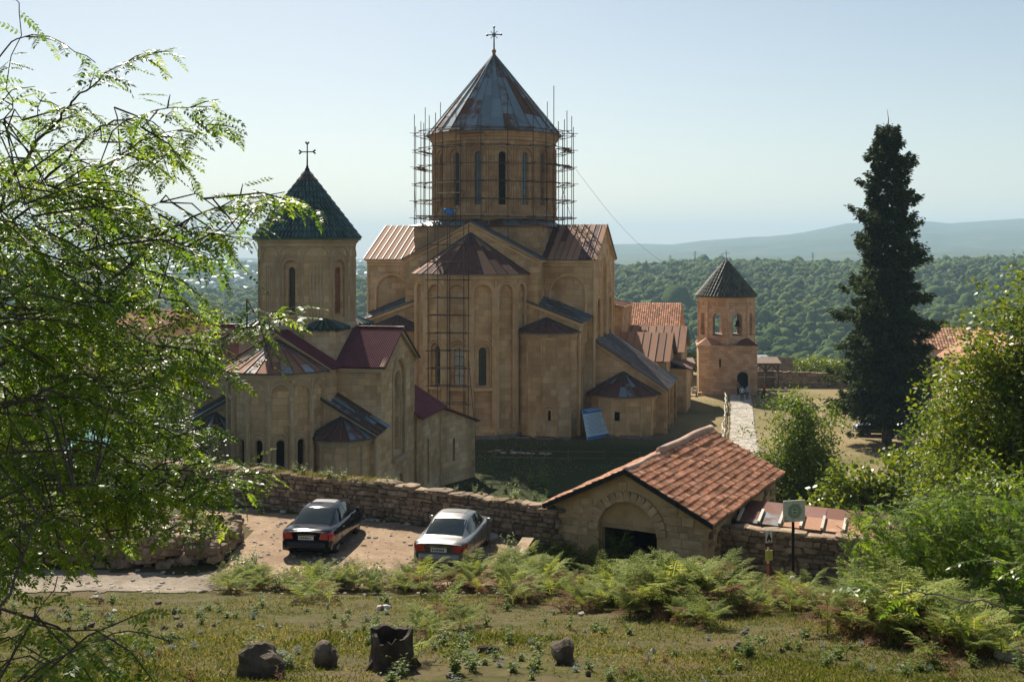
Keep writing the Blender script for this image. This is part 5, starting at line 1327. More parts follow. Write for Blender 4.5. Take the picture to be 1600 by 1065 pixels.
    for (wy, wr, wx) in wheels:
        for s in (-1, 1):
            a = MB(); prof = [(wr + .055, 0), (wr + .055, .20), (.02, .20)]
            V = MB(); V.lathe([(.02, 0), (wr + .055, 0), (wr + .055, .2), (.02, .2)], 22)
            def rot(mb, x): mb.v = [(x + s * v[2], wy + v[0], wr + v[1]) for v in mb.v]; return mb
            wa = rot(V, s * (wx - .19)).build('wheel_arch', M['ink'], p)
            t = MB(); t.lathe([(wr * .66, .02), (wr * .93, .0), (wr, .04), (wr, .19), (wr * .93, .23), (wr * .66, .215)], 24); w_ = rot(t, s * (wx - .195)).build('wheel', M['rubber'], p, True)
            rm = MB(); 
            if old: rm.lathe([(wr * .3, .225), (wr * .66, .222), (wr * .9, .225)], 20, m=1); rm.lathe([(.01, .25), (wr * .32, .235)], 16, m=0)
            else:
                rm.lathe([(wr * .60, .205), (wr * .68, .222), (wr * .70, .21)], 24); rm.lathe([(.01, .21), (wr * .16, .21)], 12)
                for k in range(5):
                    g = 2 * math.pi * k / 5 + .3
                    for dg in (-.16, .16): rm.box_between((wr * .1 * math.cos(g), wr * .1 * math.sin(g), .2), (wr * .64 * math.cos(g + dg), wr * .64 * math.sin(g + dg), .205), .045, .02, (0, 0, 1))
            rot(rm, s * (wx - .19)).build('rim', [M['alloy'], M['white_wall']] if old else M['alloy'], w_)
    y0 = by[0]
    if not old:
        for sd in (1, -1):
            patch(by, bsec, y0 + .012, y0 + .30, .40, .68, 'tail_light', 'red_lens', .010, 8, 5, side=sd); tlb = MB(); tlb.add([(sd * .44, y0 - .012, .66), (sd * .745, y0 - .010, .645), (sd * .745, y0 - .004, .865), (sd * .50, y0 - .012, .85), (sd * .44, y0 + .03, .66), (sd * .745, y0 + .03, .645), (sd * .745, y0 + .03, .865), (sd * .50, y0 + .03, .85)], [(0, 1, 2, 3), (4, 5, 1, 0), (3, 2, 6, 7), (4, 0, 3, 7), (1, 5, 6, 2)]); tlb.build('tail_light', M['red_lens'], p)
            mr = MB(); mr.blob((sd * 1.0, .78, 1.0), (.11, .06, .075), 1, .05, 2); mr.build('mirror', M[paintm], p, True)
            for y in (-.95, .15):
                h = MB(); h.box((sd * .915, y, .78), (.03, .2, .03)); h.build('door_handle', M['chrome' if paintm == 'paint_dark' else paintm], p)
            for y in (-1.22, -.12, .98):
                g = MB(); g.box((sd * (.9125 if y < .9 else .91), y, .58), (.006, .012, .62)); g.build('door_gap', M['ink'], p)
        bm = MB(); pts = [(-.86, y0 + .30), (-.83, y0 + .08), (-.6, y0 - .03), (0, y0 - .06), (.6, y0 - .03), (.83, y0 + .08), (.86, y0 + .30)]
        for (ax, ay), (bx, by_) in zip(pts, pts[1:]): bm.add([(ax, ay, .26), (bx, by_, .26), (bx, by_, .56), (ax, ay, .56), (ax * .97, ay + .16, .22), (bx * .97, by_ + .16, .22), (bx * .96, by_ + .14, .60), (ax * .96, ay + .14, .60)], [(0, 1, 2, 3), (3, 2, 6, 7), (1, 0, 4, 5)])
        bm.build('bumper', M[paintm], p, True)
        lp = MB(); lp.box((0, y0 - .012, .70), (.52, .02, .125), m=0); q = lp.build('number_plate', M['plate'], p)
        tx = MB(); x = -.2
        for k in range(7):
            w_ = R.choice((.03, .04, .045)); tx.box((x, y0 - .0235, .70), (w_, .002, .065)); x += .06
        tx.build('plate_print', M['ink'], q)
        st = MB(); st.box((0, y0 + .01, .80), (.62, .03, .02)); st.build('trim_strip', M['chrome'], p)
        gl = MB(); gl.box((0, y0 - .002, .885), (1.2, .012, .012)); gl.build('boot_gap', M['ink'], p)
    else:
        for yy, s in ((by[0], -1), (by[-1], 1)):
            bp = MB(); bp.tube([(-.78, yy + s * -.1, .42), (-.4, yy + s * .06, .42), (.4, yy + s * .06, .42), (.78, yy + s * -.1, .42)], .06, 8); bp.build('bumper', M['chrome'], p, True)
        for sd in (1, -1):
            hl = MB(); hl.blob((sd * .66, by[-1] - .12, .76), .11, 0, 0, 2); hl.build('headlight', M['chrome'], p, True)
        gr = MB()
        for k in range(6): gr.box((0, by[-1] + .01, .50 + .06 * k), (.7 - .05 * k, .04, .025))
        gr.build('grille', M['chrome'], p)
    return p
M['white_wall'] = plain('white_tyre_wall', (.5, .48, .44), .7, 0, 0, 5, .15, 0)
SB = [(-2.41, .74, .36, .86, .885), (-2.36, .80, .28, .90, .93), (-2.2, .87, .24, .925, .965), (-1.7, .905, .21, .94, .985), (-.8, .912, .20, .94, .975), (.6, .912, .20, .925, .965), (1.4, .905, .21, .88, .945), (2.0, .87, .23, .79, .86), (2.3, .78, .27, .68, .74), (2.41, .62, .34, .58, .62)]
SC = [(-1.82, .70, .66, .955, .965), (-1.55, .76, .63, .95, 1.08), (-1.1, .80, .60, .945, 1.27), (-.78, .81, .585, .94, 1.385), (-.3, .82, .585, .935, 1.43), (.2, .82, .58, .93, 1.43), (.55, .81, .58, .925, 1.385), (1.0, .78, .61, .92, 1.17), (1.5, .70, .62, .90, .925)]
SG = [('rear_window', -1.70, -.84, -.50, .50), ('windscreen', .66, 1.40, -.5, .5), ('side_window', -1.25, -.20, .60, .93), ('side_window', -.12, .85, .60, .93), ('sunroof', -.25, .30, -.26, .26)]
SW = [(-1.43, .325, .80), (1.42, .325, .80)]
def carz(x, y): return max(hz(x + a, y + b) for a in (-.8, .8) for b in (-1.4, 1.4)) + .03
car('saloon_car', 'gleaming dark blue black saloon with red tail lights parked on the bare earth', (-6.36, 37.1, carz(-6.36, 37.1)), 7, 'paint_dark', SB, SC, SG, SW)
car('saloon_car', 'silver saloon parked nose to the wall beside the ferns', (-1.84, 35.5, carz(-1.84, 35.5)), 11, 'paint_silver', SB, SC, SG, SW)
VB = [(-2.30, .55, .38, .55, .58), (-2.1, .74, .30, .72, .76), (-1.6, .82, .26, .90, .95), (-.8, .84, .25, .96, 1.0), (.5, .84, .25, .97, 1.02), (1.1, .83, .26, .96, 1.04), (1.8, .82, .27, .92, 1.03), (2.15, .76, .30, .86, .98), (2.28, .60, .36, .74, .84)]
VC = [(-2.15, .60, .45, .70, .74), (-1.7, .70, .55, .88, 1.10), (-1.1, .76, .58, .93, 1.42), (-.5, .78, .58, .96, 1.57), (.1, .78, .57, .97, 1.6), (.45, .77, .57, .98, 1.56), (.75, .74, .58, .99, 1.30), (1.0, .68, .56, 1.0, 1.03)]
VG = [('rear_window', -1.45, -1.0, -.35, .35), ('windscreen', .50, .90, -.5, .5), ('side_window', -.95, -.28, .62, .90), ('side_window', -.18, .42, .62, .90)]
car('vintage_car', 'old black fastback car with pale wheels parked in the shade of the tall conifer', (34.3, 101.6, hz(34.3, 101.6) + .03), -84, 'paint_black', VB, VC, VG, [(-1.42, .36, .74), (1.35, .36, .74)], True)

# ------------------------------------------------------------------ signs and fences
def signs():
    p = thing('info_board', 'tall blue and white information board leaning against the great church', 'information board', (0, 0, 0))
    BL, BR, TL_ = at(918, 688, 98.7), at(953, 681, 100.9), at(909.5, 639, 99.9); BL.z = BR.z = hz(BL.x, BL.y) + .02
    p.location = (BL + BR) / 2; o = Vector(p.location); U = BR - BL; V_ = TL_ - BL; n = U.cross(V_).normalized()
    f = lambda a, b, d=0: BL + U * a + V_ * b + n * d - o
    def pl(mb, a0, b0, a1, b1, d, t): mb.slab(f(a0, b0, d), f(a1, b0, d), f(a1, b1, d), f(a0, b1, d), t)
    m_ = MB(); pl(m_, 0, 0, 1, 1, 0, .06); w_ = m_.build('board', plain('board_white', (.50, .60, .68), .5, 0, 0, 3, .08, 0), p)
    blue = plain('board_blue', (.03, .16, .42), .5, 0, 0, 3, .15, 0)
    m_ = MB(); pl(m_, 0, .83, 1, 1, .004, .003); m_.build('blue_band', blue, w_); m_ = MB(); pl(m_, 0, 0, 1, .10, .004, .003); m_.build('blue_band', blue, w_)
    m_ = MB()
    for k in range(16):
        b = .77 - k * .040; a = .12 if k % 4 else .18; pl(m_, a, b, R.uniform(.72, .94), b + .012, .004, .003)
    for k in range(5): pl(m_, .05, .74 - .12 * k, .09, .76 - .12 * k, .004, .003)
    m_.build('print', plain('board_print', (.10, .20, .32), .6, 0, 0, 3, .1, 0), w_)
    m_ = MB()
    for k, (a, b) in enumerate(((.1, .9), (.2, .85))): pl(m_, a, .95 - .055 * k, b, .965 - .055 * k, .008, .003)
    m_.build('heading_print', M['plate'], w_)

    x, y = 8.72, 33.7; z = hz(x, y); p = thing('sign', 'white square sign with a green leafy wreath emblem on a dark post', 'sign', (x, y, z), rad(14))
    h = 9.02 - z; m_ = MB(); m_.tube([(0, .03, -.3), (0, .03, h + .2)], .045, 8); m_.build('post', M['iron'], p)
    m_ = MB(); m_.box((0, -.03, h), (.74, .03, .66)); b = m_.build('board', plain('sign_white', (.62, .66, .58), .5, 0, 0, 3, .06, 0), p)
    gm = plain('sign_green', (.02, .17, .065), .5, 0, 0, 3, .1, 0); m_ = MB(); Y = -.0475
    def disc(cx, cz, pts): m_.add([(cx + a, Y, cz + c) for a, c in pts], [tuple(range(len(pts)))])
    for k in range(22):
        g = 2 * math.pi * k / 22
        for r_, s in ((.155, .038), (.205, .042), (.245, .028)):
            if r_ > .22 and k % 3: continue
            gg = g + (.14 if r_ > .17 else 0); c, sn = math.cos(gg), math.sin(gg); t = .7
            disc(.02 + r_ * c, h + r_ * sn, [(s * (math.cos(gg + t) * u - math.sin(gg + t) * v), s * (math.sin(gg + t) * u + math.cos(gg + t) * v)) for u, v in ((-1, 0), (0, -.45), (1, 0), (0, .45))])
    ring = [(math.cos(2 * math.pi * k / 28), math.sin(2 * math.pi * k / 28)) for k in range(28)]
    for k in range(28):
        a, b2 = ring[k], ring[(k + 1) % 28]; m_.add([(.02 + r_ * q[0], Y, h + r_ * q[1]) for r_, q in ((.118, a), (.118, b2), (.102, b2), (.102, a))], [(0, 1, 2, 3)])
    for s in (0, math.pi):
        pts = []
        for k in range(12): g = s + k * .24; pts.append((.075 * math.cos(g), .075 * math.sin(g)))
        for k in range(11, -1, -1): g = s + k * .24; r_ = .075 - .05 * math.sin(min(1, k / 7) * 1.57); pts.append((r_ * math.cos(g) , r_ * math.sin(g)))
        for k in range(11): 
            q = [pts[k], pts[k + 1], pts[22 - k], pts[23 - k]]; disc(.02, h, q)
    m_.build('emblem', gm, b)
    m_ = MB()
    for k in range(3): m_.box((-.30, Y, h - .17 - .035 * k), (.06, .002, .014))
    m_.build('print', plain('sign_red', (.45, .08, .06), .5, 0, 0, 3, .1, 0), b)
    m_ = MB(); m_.box((-.27, Y, h - .29), (.13, .002, .03)); m_.build('print', gm, b)

    x, y = 7.98, 33.9; z = hz(x, y); p = thing('marker_post', 'thin waymark post with a church pictogram plate above a yellow plate', 'waymark', (x, y, z), rad(12)); h = 8.2 - z
    m_ = MB(); m_.tube([(0, 0, -.3), (0, 0, h - .85)], .04, 8); m_.build('post', plain('orange_paint', (.50, .14, .03), .6, 0, 0, 4, .2, 0), p)
    m_ = MB(); m_.tube([(0, 0, h - .85), (0, 0, h + .1)], .035, 8); m_.build('post', M['plate'], p)
    m_ = MB(); m_.box((0, -.055, h), (.21, .02, .37)); b = m_.build('plate', M['plate'], p)
    m_ = MB(); f2 = lambda pts: m_.prism([(a, -.067, h - .19 + c) for a, c in pts], (0, -.003, 0))
    f2([(-.075, .03), (-.025, .03), (-.025, .08), (.025, .08), (.025, .03), (.075, .03), (.075, .13), (.045, .16), (.045, .2), (0, .27), (-.045, .2), (-.045, .16), (-.075, .13)]); f2([(-.006, .26), (.006, .26), (.006, .33), (-.006, .33)]); f2([(-.022, .295), (.022, .295), (.022, .307), (-.022, .307)])
    m_.build('pictogram', M['ink'], b)
    m_ = MB(); m_.box((0, -.055, h - .265), (.26, .02, .12), 0); m_.build('plate', plain('maroon_plate', (.10, .02, .02), .5, 0, 0, 4, .2, 0), p)
    m_ = MB(); m_.box((0, -.055, h - .60), (.24, .02, .32)); b = m_.build('plate', plain('yellow_plate', (.52, .47, .10), .5, 0, 0, 4, .15, 0), p)
    m_ = MB()
    for k in range(3): m_.box((.02, -.0665, h - .52 - .07 * k), (.12, .002, .012))
    m_.build('print', M['wood'], b)

    # rail fence on the shaded lawn
    p = thing('rail_fence', 'low two rail fence of thin poles across the shaded lawn', 'fence', (2, 89, 0))
    P = [(-4.4, 89.6), (-1.4, 89.3), (1.6, 89.2), (4.6, 89.0), (7.6, 88.9), (10.4, 88.6)]
    for i, (x, y) in enumerate(P):
        m_ = MB(); m_.tube([(x - 2, y - 89, hz(x, y) - .2), (x - 2, y - 89, hz(x, y) + .95)], .04, 6); m_.build('post', M['wood'], p)
        if i:
            for z in (.25, .78):
                a, b = P[i - 1], P[i]; m_ = MB(); m_.tube([(a[0] - 2.05, a[1] - 89.05, hz(*a) + z), (b[0] - 1.95, b[1] - 89.05, hz(*b) + z + R.uniform(-.04, .04))], .03, 6); m_.build('rail', M['plank'], p)
    # pale pole fence beside the paved way
    p = thing('pole_fence', 'crooked fence of bleached branches beside the paved way', 'fence', (22, 111, 0)); P = []
    for t in np.linspace(0, 1, 12): y = 124.5 - 34 * t; P.append((float(np.interp(y, [82, 95, 104, 122, 130], [17.5, 20.3, 22, 25.7, 27.2])) - 1.75 + R.uniform(-.15, .15), float(y)))
    for i, (x, y) in enumerate(P):
        m_ = MB(); m_.tube([(x - 22, y - 111, hz(x, y) - .2), (x - 22 + R.uniform(-.1, .1), y - 111, hz(x, y) + 1.1)], .06, 6); m_.build('post', M['bleached'], p)
        if i:
            for z in (.4, .95):
                a, b = P[i - 1], P[i]; m_ = MB(); m_.tube([(a[0] - 22, a[1] - 111, hz(*a) + z), ((a[0] + b[0]) / 2 - 22 + R.uniform(-.15, .15), (a[1] + b[1]) / 2 - 111, z + R.uniform(-.1, .15)), (b[0] - 22, b[1] - 111, hz(*b) + z)], .055, 6); m_.build('rail', M['bleached'], p)
signs()

# ------------------------------------------------------------------ people
def person(label, loc, heading, top, legs, hair, pose='stand', skirt=False, scale=1.0, group=None):
    S_ = dict(hip=(0, 0, .93), sp=(0, .01, 1.15), ch=(0, 0, 1.36), nk=(0, .01, 1.5), hd=(0, .02, 1.62), cr=(0, .01, 1.73))
    if pose == 'sit': dz = -.45
    else: dz = 0
    v = []; e = []; r_ = []
    def add(pt, rad_, par=None):
        v.append(pt); r_.append(rad_)
        if par is not None: e.append((par, len(v) - 1))
        return len(v) - 1
    D = Vector((0, 0, dz)); A = lambda t: tuple(Vector(t) + D)
    hip = add(A(S_['hip']), (.15, .11)); sp = add(A(S_['sp']), (.135, .10), hip); ch = add(A(S_['ch']), (.16, .11), sp); nk = add(A(S_['nk']), (.055, .055), ch); hd = add(A(S_['hd']), (.085, .095), nk); add(A(S_['cr']), (.06, .065), hd)
    for s in (-1, 1):
        sh = add(A((s * .19, 0, 1.42)), (.058, .058), ch)
        if pose == 'sit': el = add(A((s * .24, .12, 1.16)), (.045, .045), sh); wr = add(A((s * .12, .32, 1.06)), (.032, .032), el)
        elif pose == 'hold': el = add(A((s * .25, .03, 1.15)), (.045, .045), sh); wr = add(A((s * .10, .24, 1.18)), (.032, .032), el)
        else: el = add(A((s * .25, -.02, 1.14)), (.045, .045), sh); wr = add(A((s * .25, .08, .90)), (.032, .032), el)
        f = Vector(v[wr]) - Vector(v[el]); f.normalize(); pm = add(tuple(Vector(v[wr]) + f * .07), (.035, .018), wr); add(tuple(Vector(v[wr]) + f * .16), (.02, .012), pm)
        if pose == 'sit':
            kn = add((s * .12, .46, .50), (.065, .065), add((s * .10, .05, .47), (.09, .09), hip)); an = add((s * .12, .50, .10), (.042, .042), kn)
        else:
            kn = add((s * .10, .03, .50), (.065, .065), add((s * .095, 0, .85), (.095, .095), hip)); an = add((s * .11, -.01, .10), (.042, .042), kn)
        ft = v[an]; add((ft[0], ft[1] + .15, .04), (.04, .03), an)
    me = bpy.data.meshes.new('person'); me.from_pydata([tuple(c * scale for c in q) for q in v], e, [])
    o = bpy.data.objects.new('person', me); COL.objects.link(o); sk = o.modifiers.new('skin', 'SKIN'); o.modifiers.new('sub', 'SUBSURF').levels = 2
    for i, q in enumerate(me.skin_vertices[0].data): q.radius = (r_[i][0] * scale, r_[i][1] * scale); q.use_root = i == 0
    bpy.context.view_layer.update(); ev = o.evaluated_get(bpy.context.evaluated_depsgraph_get()); m2 = bpy.data.meshes.new_from_object(ev); bpy.data.objects.remove(o); m2.name = 'person'
    m2.materials.clear()
    for mt in (M['skin'], plain('top_' + top[0], top[1], .9, 0, 0, 9, .1, 0), plain('legs_' + legs[0], legs[1], .9, 0, 0, 9, .1, 0), plain('hair', hair, .8, 0, 0, 9, .2, 0)): m2.materials.append(mt)
    for pl in m2.polygons:
        c = pl.center / scale; z = c.z - dz
        arm = abs(c.x) > .215 and z < 1.36
        pl.material_index = 3 if (z > 1.62 and (c.y < .06 or z > 1.71)) else 0 if z > 1.47 else 1 if (z > .95 and not (arm and z < 1.15)) else (0 if arm and z < 1.15 and z > .7 else 2)
        pl.use_smooth = True
    o = link('person', m2); o.location = loc; o.rotation_euler = (0, 0, rad(heading)); tag(o, label, 'person', group)
    if skirt:
        m_ = MB(); m_.lathe([(.17, .98), (.24, .7), (.33, .25), (.36, .06), (.30, .05)], 14); m_.build('skirt', plain('dark_skirt', (.03, .02, .025), .9, 0, 0, 6, .2, 0), o, True)
    hd_ = MB(); 
    for s in (-1, 1): hd_.blob((s * .032 * scale, .11 * scale, (1.635 + dz) * scale), .011 * scale, 0, 0)
    hd_.build('eyes', M['ink'], o); ns = MB(); ns.blob((0, .125 * scale, (1.605 + dz) * scale), (.013, .022, .024), 0, 0); ns.build('nose', M['skin'], o)
    return o
M['skin'] = plain('skin', (.42, .24, .16), .6, 0, 0, 9, .1, 0)
def ppl(px, py, Y): q = at(px, py, Y); q.z = hz(q.x, q.y); return q
person('person in a pale blue shirt, left one of the pair before the tower door', ppl(1159.5, 627, 124.8), 170, ('pale_blue', (.42, .50, .58)), ('navy', (.02, .025, .04)), (.03, .02, .015))
person('person in a mid blue shirt, right one of the pair before the tower door', ppl(1167.5, 625, 125.6), -150, ('mid_blue', (.22, .34, .52)), ('jeans', (.05, .07, .12)), (.03, .02, .015))
person('person in a grey top standing in the shadow of the tower doorway', ppl(1153.5, 618, 129.0), 150, ('grey', (.16, .15, .15)), ('black', (.02, .02, .02)), (.03, .02, .015))
person('person in a red top and long dark skirt standing alone on the grass', ppl(1194, 622, 127.0), 200, ('red', (.32, .04, .05)), ('black', (.02, .02, .02)), (.02, .015, .01), 'hold', True)
person('person in an orange red top sitting near the left foot of the tower', ppl(1074.5, 618, 129.5), 120, ('orange_red', (.42, .13, .07)), ('brown', (.10, .06, .04)), (.05, .03, .02), 'sit')
person('person in white and blue sitting close against the tower corner', ppl(1082, 617, 129.2), -120, ('white', (.5, .52, .55)), ('blue', (.05, .07, .13)), (.03, .02, .015), 'sit')
bn = thing('bench', 'low stone bench by the left foot of the bell tower', 'bench', (21.3, 129.3, 0)); b_ = MB(); b_.box((0, .2, .36), (2.6, .5, .12)); b_.build('seat', M['gate_stone'], bn)
for x in (-1, 1): b_ = MB(); b_.box((x, .2, .15), (.3, .4, .34)); b_.build('support', M['gate_stone'], bn)
# ------------------------------------------------------------------ vegetation
RG = np.random.default_rng(21)
def ground_at(px, py, y0=9.0, y1=75.0):
    y = np.arange(y0, y1, .1); h = height((px - 800) * y / FPX, y); k = np.nonzero(h >= EYE - (py - HZ) * y / FPX)[0]
    if len(k) == 0: return [math.nan], [math.nan], [0.0]
    y = float(y[k[0]]); return [(px - 800) * y / FPX], [y], [float(h[k[0]])]
def unit(a): return a / np.maximum(np.linalg.norm(a, axis=-1, keepdims=True), 1e-9)
def leaf_quads(P, D, N, L, W):
    """flat pointed leaves: P base, D direction, N normal, L length, W width"""
    D = unit(D); Sd = unit(np.cross(D, N)); L = L[:, None]; W = W[:, None]
    up = unit(np.cross(Sd, D))
    V = np.stack([P, P + D * L * .45 + Sd * W / 2, P + D * L - up * L * .08, P + D * L * .45 - Sd * W / 2], 1)
    n = len(P); return V.reshape(-1, 3), np.arange(4 * n).reshape(n, 4)
def rand_dirs(n, zmul=1.0, zoff=0.0):
    d = RG.normal(size=(n, 3)); d[:, 2] = d[:, 2] * zmul + zoff; return unit(d)

def leafy(name, label, cat, base, crowns, leaf, nclump, per, mt, trunk_h=None, trunk_r=.12, sig=.34, group=None, bark='bark', width=.55, nstem=1, lobe=.25, parts=True):
    """a tree or bush: tapered stems and limbs out to leaf clumps spread through ragged crowns; crowns=[(dx,dy,z,rx,ry,rz)]"""
    base = Vector(base); root = thing(name, label, cat, base, 0, group); tb = MB(); br = MB(); C = []
    vol = [c[3] * c[4] * c[5] for c in crowns]; tot = sum(vol)
    for c, v in zip(crowns, vol):
        k = max(4, int(nclump * v / tot)); d = rand_dirs(k, 1.0, .12); r = RG.random(k) ** .42
        wob = 1 + lobe * np.sin(d[:, 0] * 5 + c[0] * 3) * np.cos(d[:, 2] * 4 + c[1]) + lobe * .6 * RG.normal(size=k)
        C.append(np.array(c[:3]) + d * (r * wob)[:, None] * np.array(c[3:]))
    C = np.concatenate(C); C[:, 2] = np.maximum(C[:, 2], .12)
    zt = max(c[2] for c in crowns); th = trunk_h if trunk_h else zt * .7
    cm = np.average(np.array([c[:2] for c in crowns]), axis=0, weights=vol)
    for s in range(nstem):
        ox, oy = (R.uniform(-.35, .35), R.uniform(-.3, .3)) if nstem > 1 else (0, 0)
        tb.tube([(ox * .4, oy * .4, -.3), (ox + cm[0] * .3 + R.uniform(-.08, .08), oy + cm[1] * .3, th * .5), (ox * 2 + cm[0], oy * 2 + cm[1], th)], [trunk_r * 1.15, trunk_r * .8, trunk_r * .45], 8)
    for i in range(0, len(C), max(1, len(C) // 60)):
        q = C[i]; t = R.uniform(.35, .98); a = Vector((cm[0] * t, cm[1] * t, th * t)); m_ = a.lerp(Vector(q), .55) + Vector((0, 0, R.uniform(-.1, .25)))
        br.tube([a, m_, Vector(q)], [trunk_r * .34, trunk_r * .2, trunk_r * .06], 5)
    tb.build('trunk', M[bark], root, True); br.build('limb', M[bark], root, True)
    n = len(C) * per; P = np.repeat(C, per, 0) + RG.normal(size=(n, 3)) * np.array([sig, sig, sig * .7]); P[:, 2] = np.maximum(P[:, 2], .03)
    D = rand_dirs(n, .6, -.25); Nn = rand_dirs(n, 1, .9); L = leaf * RG.uniform(.6, 1.25, n)
    V, F = leaf_quads(P, D, Nn, L, L * width); vr = np.clip(RG.normal(.45, .22, n) + np.repeat(RG.normal(0, .14, len(C)), per), .01, .99)
    stuff(link('foliage', np_mesh('foliage', V, F, M[mt], vr), root))
    return root

# --- the tall conifer in the yard
def conifer(name, label, base, H, prof, n_br, per, r_tr=.38, clear=.06, group=None, needle=.26, tilt=0.0):
    root = thing(name, label, 'tree', base, 0, group); tb = MB(); br = MB()
    tb.tube([(0, 0, -.4), (0, 0, H * .3), (tilt * .5, 0, H * .7), (tilt, 0, H)], [r_tr * 1.15, r_tr * .8, r_tr * .4, .03], 10)
    zs = [q[0] for q in prof]; rs = [q[1] for q in prof]; PP = []; DD = []; SC_ = []
    for i in range(n_br):
        z = H * (clear + (.985 - clear) * (i + R.random()) / n_br); r = max(.25, np.interp(z / H, zs, rs) - .15) * R.uniform(.62, 1.12) * (.86 + .26 * math.sin(z * 2.3 + 1.3 * math.sin(i * 2.4))); a = i * 2.39996 + R.uniform(-.4, .4); dx, dy = math.sin(a), math.cos(a)
        drop = -.20 * r if z < H * .55 else .05 * r
        e = Vector((dx * r + tilt * z / H, dy * r, z + drop + R.uniform(-.3, .3))); s_ = Vector((tilt * z / H, 0, z))
        m_ = s_.lerp(e, .55) + ZV * (-.06 * r)
        if i % 3 == 0: br.tube([s_, m_, e], [.05, .035, .012], 4)
        k = max(14, int(per * (.25 + r / max(rs))))
        nc = max(3, int(3 + r * 1.5)); tc = np.sort(.18 + .86 * RG.random(nc) ** .7); lc = RG.normal(size=nc); ci = RG.integers(0, nc, k); t = tc[ci] + RG.normal(size=k) * .055 
        c = np.array(s_)[None] * (1 - t)[:, None] + np.array(e)[None] * t[:, None]; c[:, 2] += .10 * r * (t - .5) ** 2 * 4 - .03 * r
        wd = .10 + .22 * r * (1.15 - t) ; lat = lc[ci] * wd * .8 + RG.normal(size=k) * .16; c[:, 0] += -dy * lat; c[:, 1] += dx * lat; c[:, 2] += RG.normal(size=k) * .16 - .22 * np.abs(lat)
        d = np.stack([dx + -dy * lat * 1.6, dy + dx * lat * 1.6, np.full(k, -.25)], 1) + RG.normal(size=(k, 3)) * .38
        PP.append(c); DD.append(d); SC_.append(np.full(k, 1.0))
    tb.build('trunk', M['bark'], root, True); br.build('limb', M['bark'], root)
    P = np.concatenate(PP); D = np.concatenate(DD); n = len(P); L = needle * RG.uniform(.7, 1.6, n)
    V, F = leaf_quads(P, D, rand_dirs(n, 1, .8), L, L * .42)
    stuff(link('foliage', np_mesh('foliage', V, F, M['conifer'], RG.random(n)), root)); return root
bx, by_ = 33.75, 98.0
CON = conifer('conifer', 'very tall dark conifer with a broken spindly tip standing in the yard', (bx, by_, hz(bx, by_)), 28.6,
        [(0, 3.4), (.06, 4.2), (.12, 5.0), (.22, 5.2), (.35, 4.7), (.48, 3.8), (.60, 3.15), (.72, 2.8), (.84, 2.3), (.92, 2.0), (.97, 1.5), (1.0, .5)], 520, 290, .42, .085, tilt=.1, needle=.27)
tp = MB(); tp.tube([(0.1, 0, 28.2), (.16, 0, 29.0), (.05, 0, 29.9)], [.07, .04, .015], 5); tp.build('bare_tip', M['bark_pale'], CON)
nb = MB(); nb.box((.05, -.47, 1.9), (.34, .03, .42)); nb.build('notice_plate', M['plate'], CON)
conifer('conifer', 'shorter conifer bough mass growing against the tall conifer on its near side', (33.0, 95.6, hz(33, 95.6)), 15.5, [(0, 2.6), (.1, 4.0), (.3, 4.2), (.6, 3.1), (.85, 1.8), (1, .4)], 240, 230, .2, .12)
q = at(105, 376, 165); conifer('conifer', 'distant dark conifer showing above the left hand tree', (q.x, q.y, 0), q.z + .4, [(0, 4), (.3, 4.5), (.6, 3.6), (.85, 2.2), (1, .8)], 130, 60, .4, .1, needle=.4)

# --- bushes and trees round the yard
def T(px, Y): x = (px - 800) * Y / FPX; return Vector((x, Y, hz(x, Y) - .05))
b = T(1248, 56); h = at(1248, 612, 56).z - b.z
leafy('bushy_tree', 'rounded light green tree right behind the gatehouse roof', 'tree', b, [(0, 0, h * .62, 2.1, 2.0, h * .36), (-1.1, 0, h * .42, 1.7, 1.5, h * .32), (1.2, .3, h * .42, 1.7, 1.5, h * .34), (.1, -.2, h * .85, 1.1, .9, h * .16)], .17, 640, 52, 'bush', h * .8, .13, .28)
b = T(1352, 44); h = at(1352, 715, 44).z - b.z
leafy('fig_bush', 'large leaved bright green bush behind the rusty shed roof', 'bush', b, [(0, 0, h * .62, 1.7, 1.4, h * .36), (-1.1, 0, h * .5, 1.1, 1.1, h * .36), (1.2, .2, h * .62, 1.3, 1.2, h * .38)], .23, 300, 32, 'broad', h * .75, .09, .26, width=.8, nstem=3)
b = T(1452, 50); h = at(1452, 640, 50).z - b.z
leafy('bushy_tree', 'dark green bushy tree between the tall conifer and the right edge', 'tree', b, [(0, 0, h * .6, 1.7, 1.7, h * .38), (1.2, 0, h * .5, 1.5, 1.5, h * .38)], .16, 260, 40, 'darkbush', h * .7, .13, .3)
b = T(1590, 31); h = at(1590, 385, 31).z - b.z; hk = .72
leafy('walnut_tree', 'tall yellow green broad leaved tree cut by the right edge', 'tree', b, [(.3, 0, h * .60, 2.5, 2.4, h * .26), (-1.0, 0, h * .42, 1.9, 2.0, h * .22), (.4, .2, h * .84, .9, 1.2, h * .15), (-.6, -.5, h * .62, 1.6, 1.5, h * .15), (.8, 0, h * .30, 2.3, 2.0, h * .2)], .165, 760, 40, 'broad', h * .68, .15, .26, width=.5)
b = T(1500, 36); h = at(1500, 560, 36).z - b.z
leafy('walnut_tree', 'lower leafy green tree in front of the guest house', 'tree', b, [(0, 0, h * .6, 1.5, 1.5, h * .36), (.9, -.3, h * .42, 1.4, 1.3, h * .36), (-.9, 0, h * .36, 1.1, 1.1, h * .3)], .15, 320, 40, 'bush', h * .8, .11, .27)
b = T(1560, 27); h = at(1560, 720, 27).z - b.z
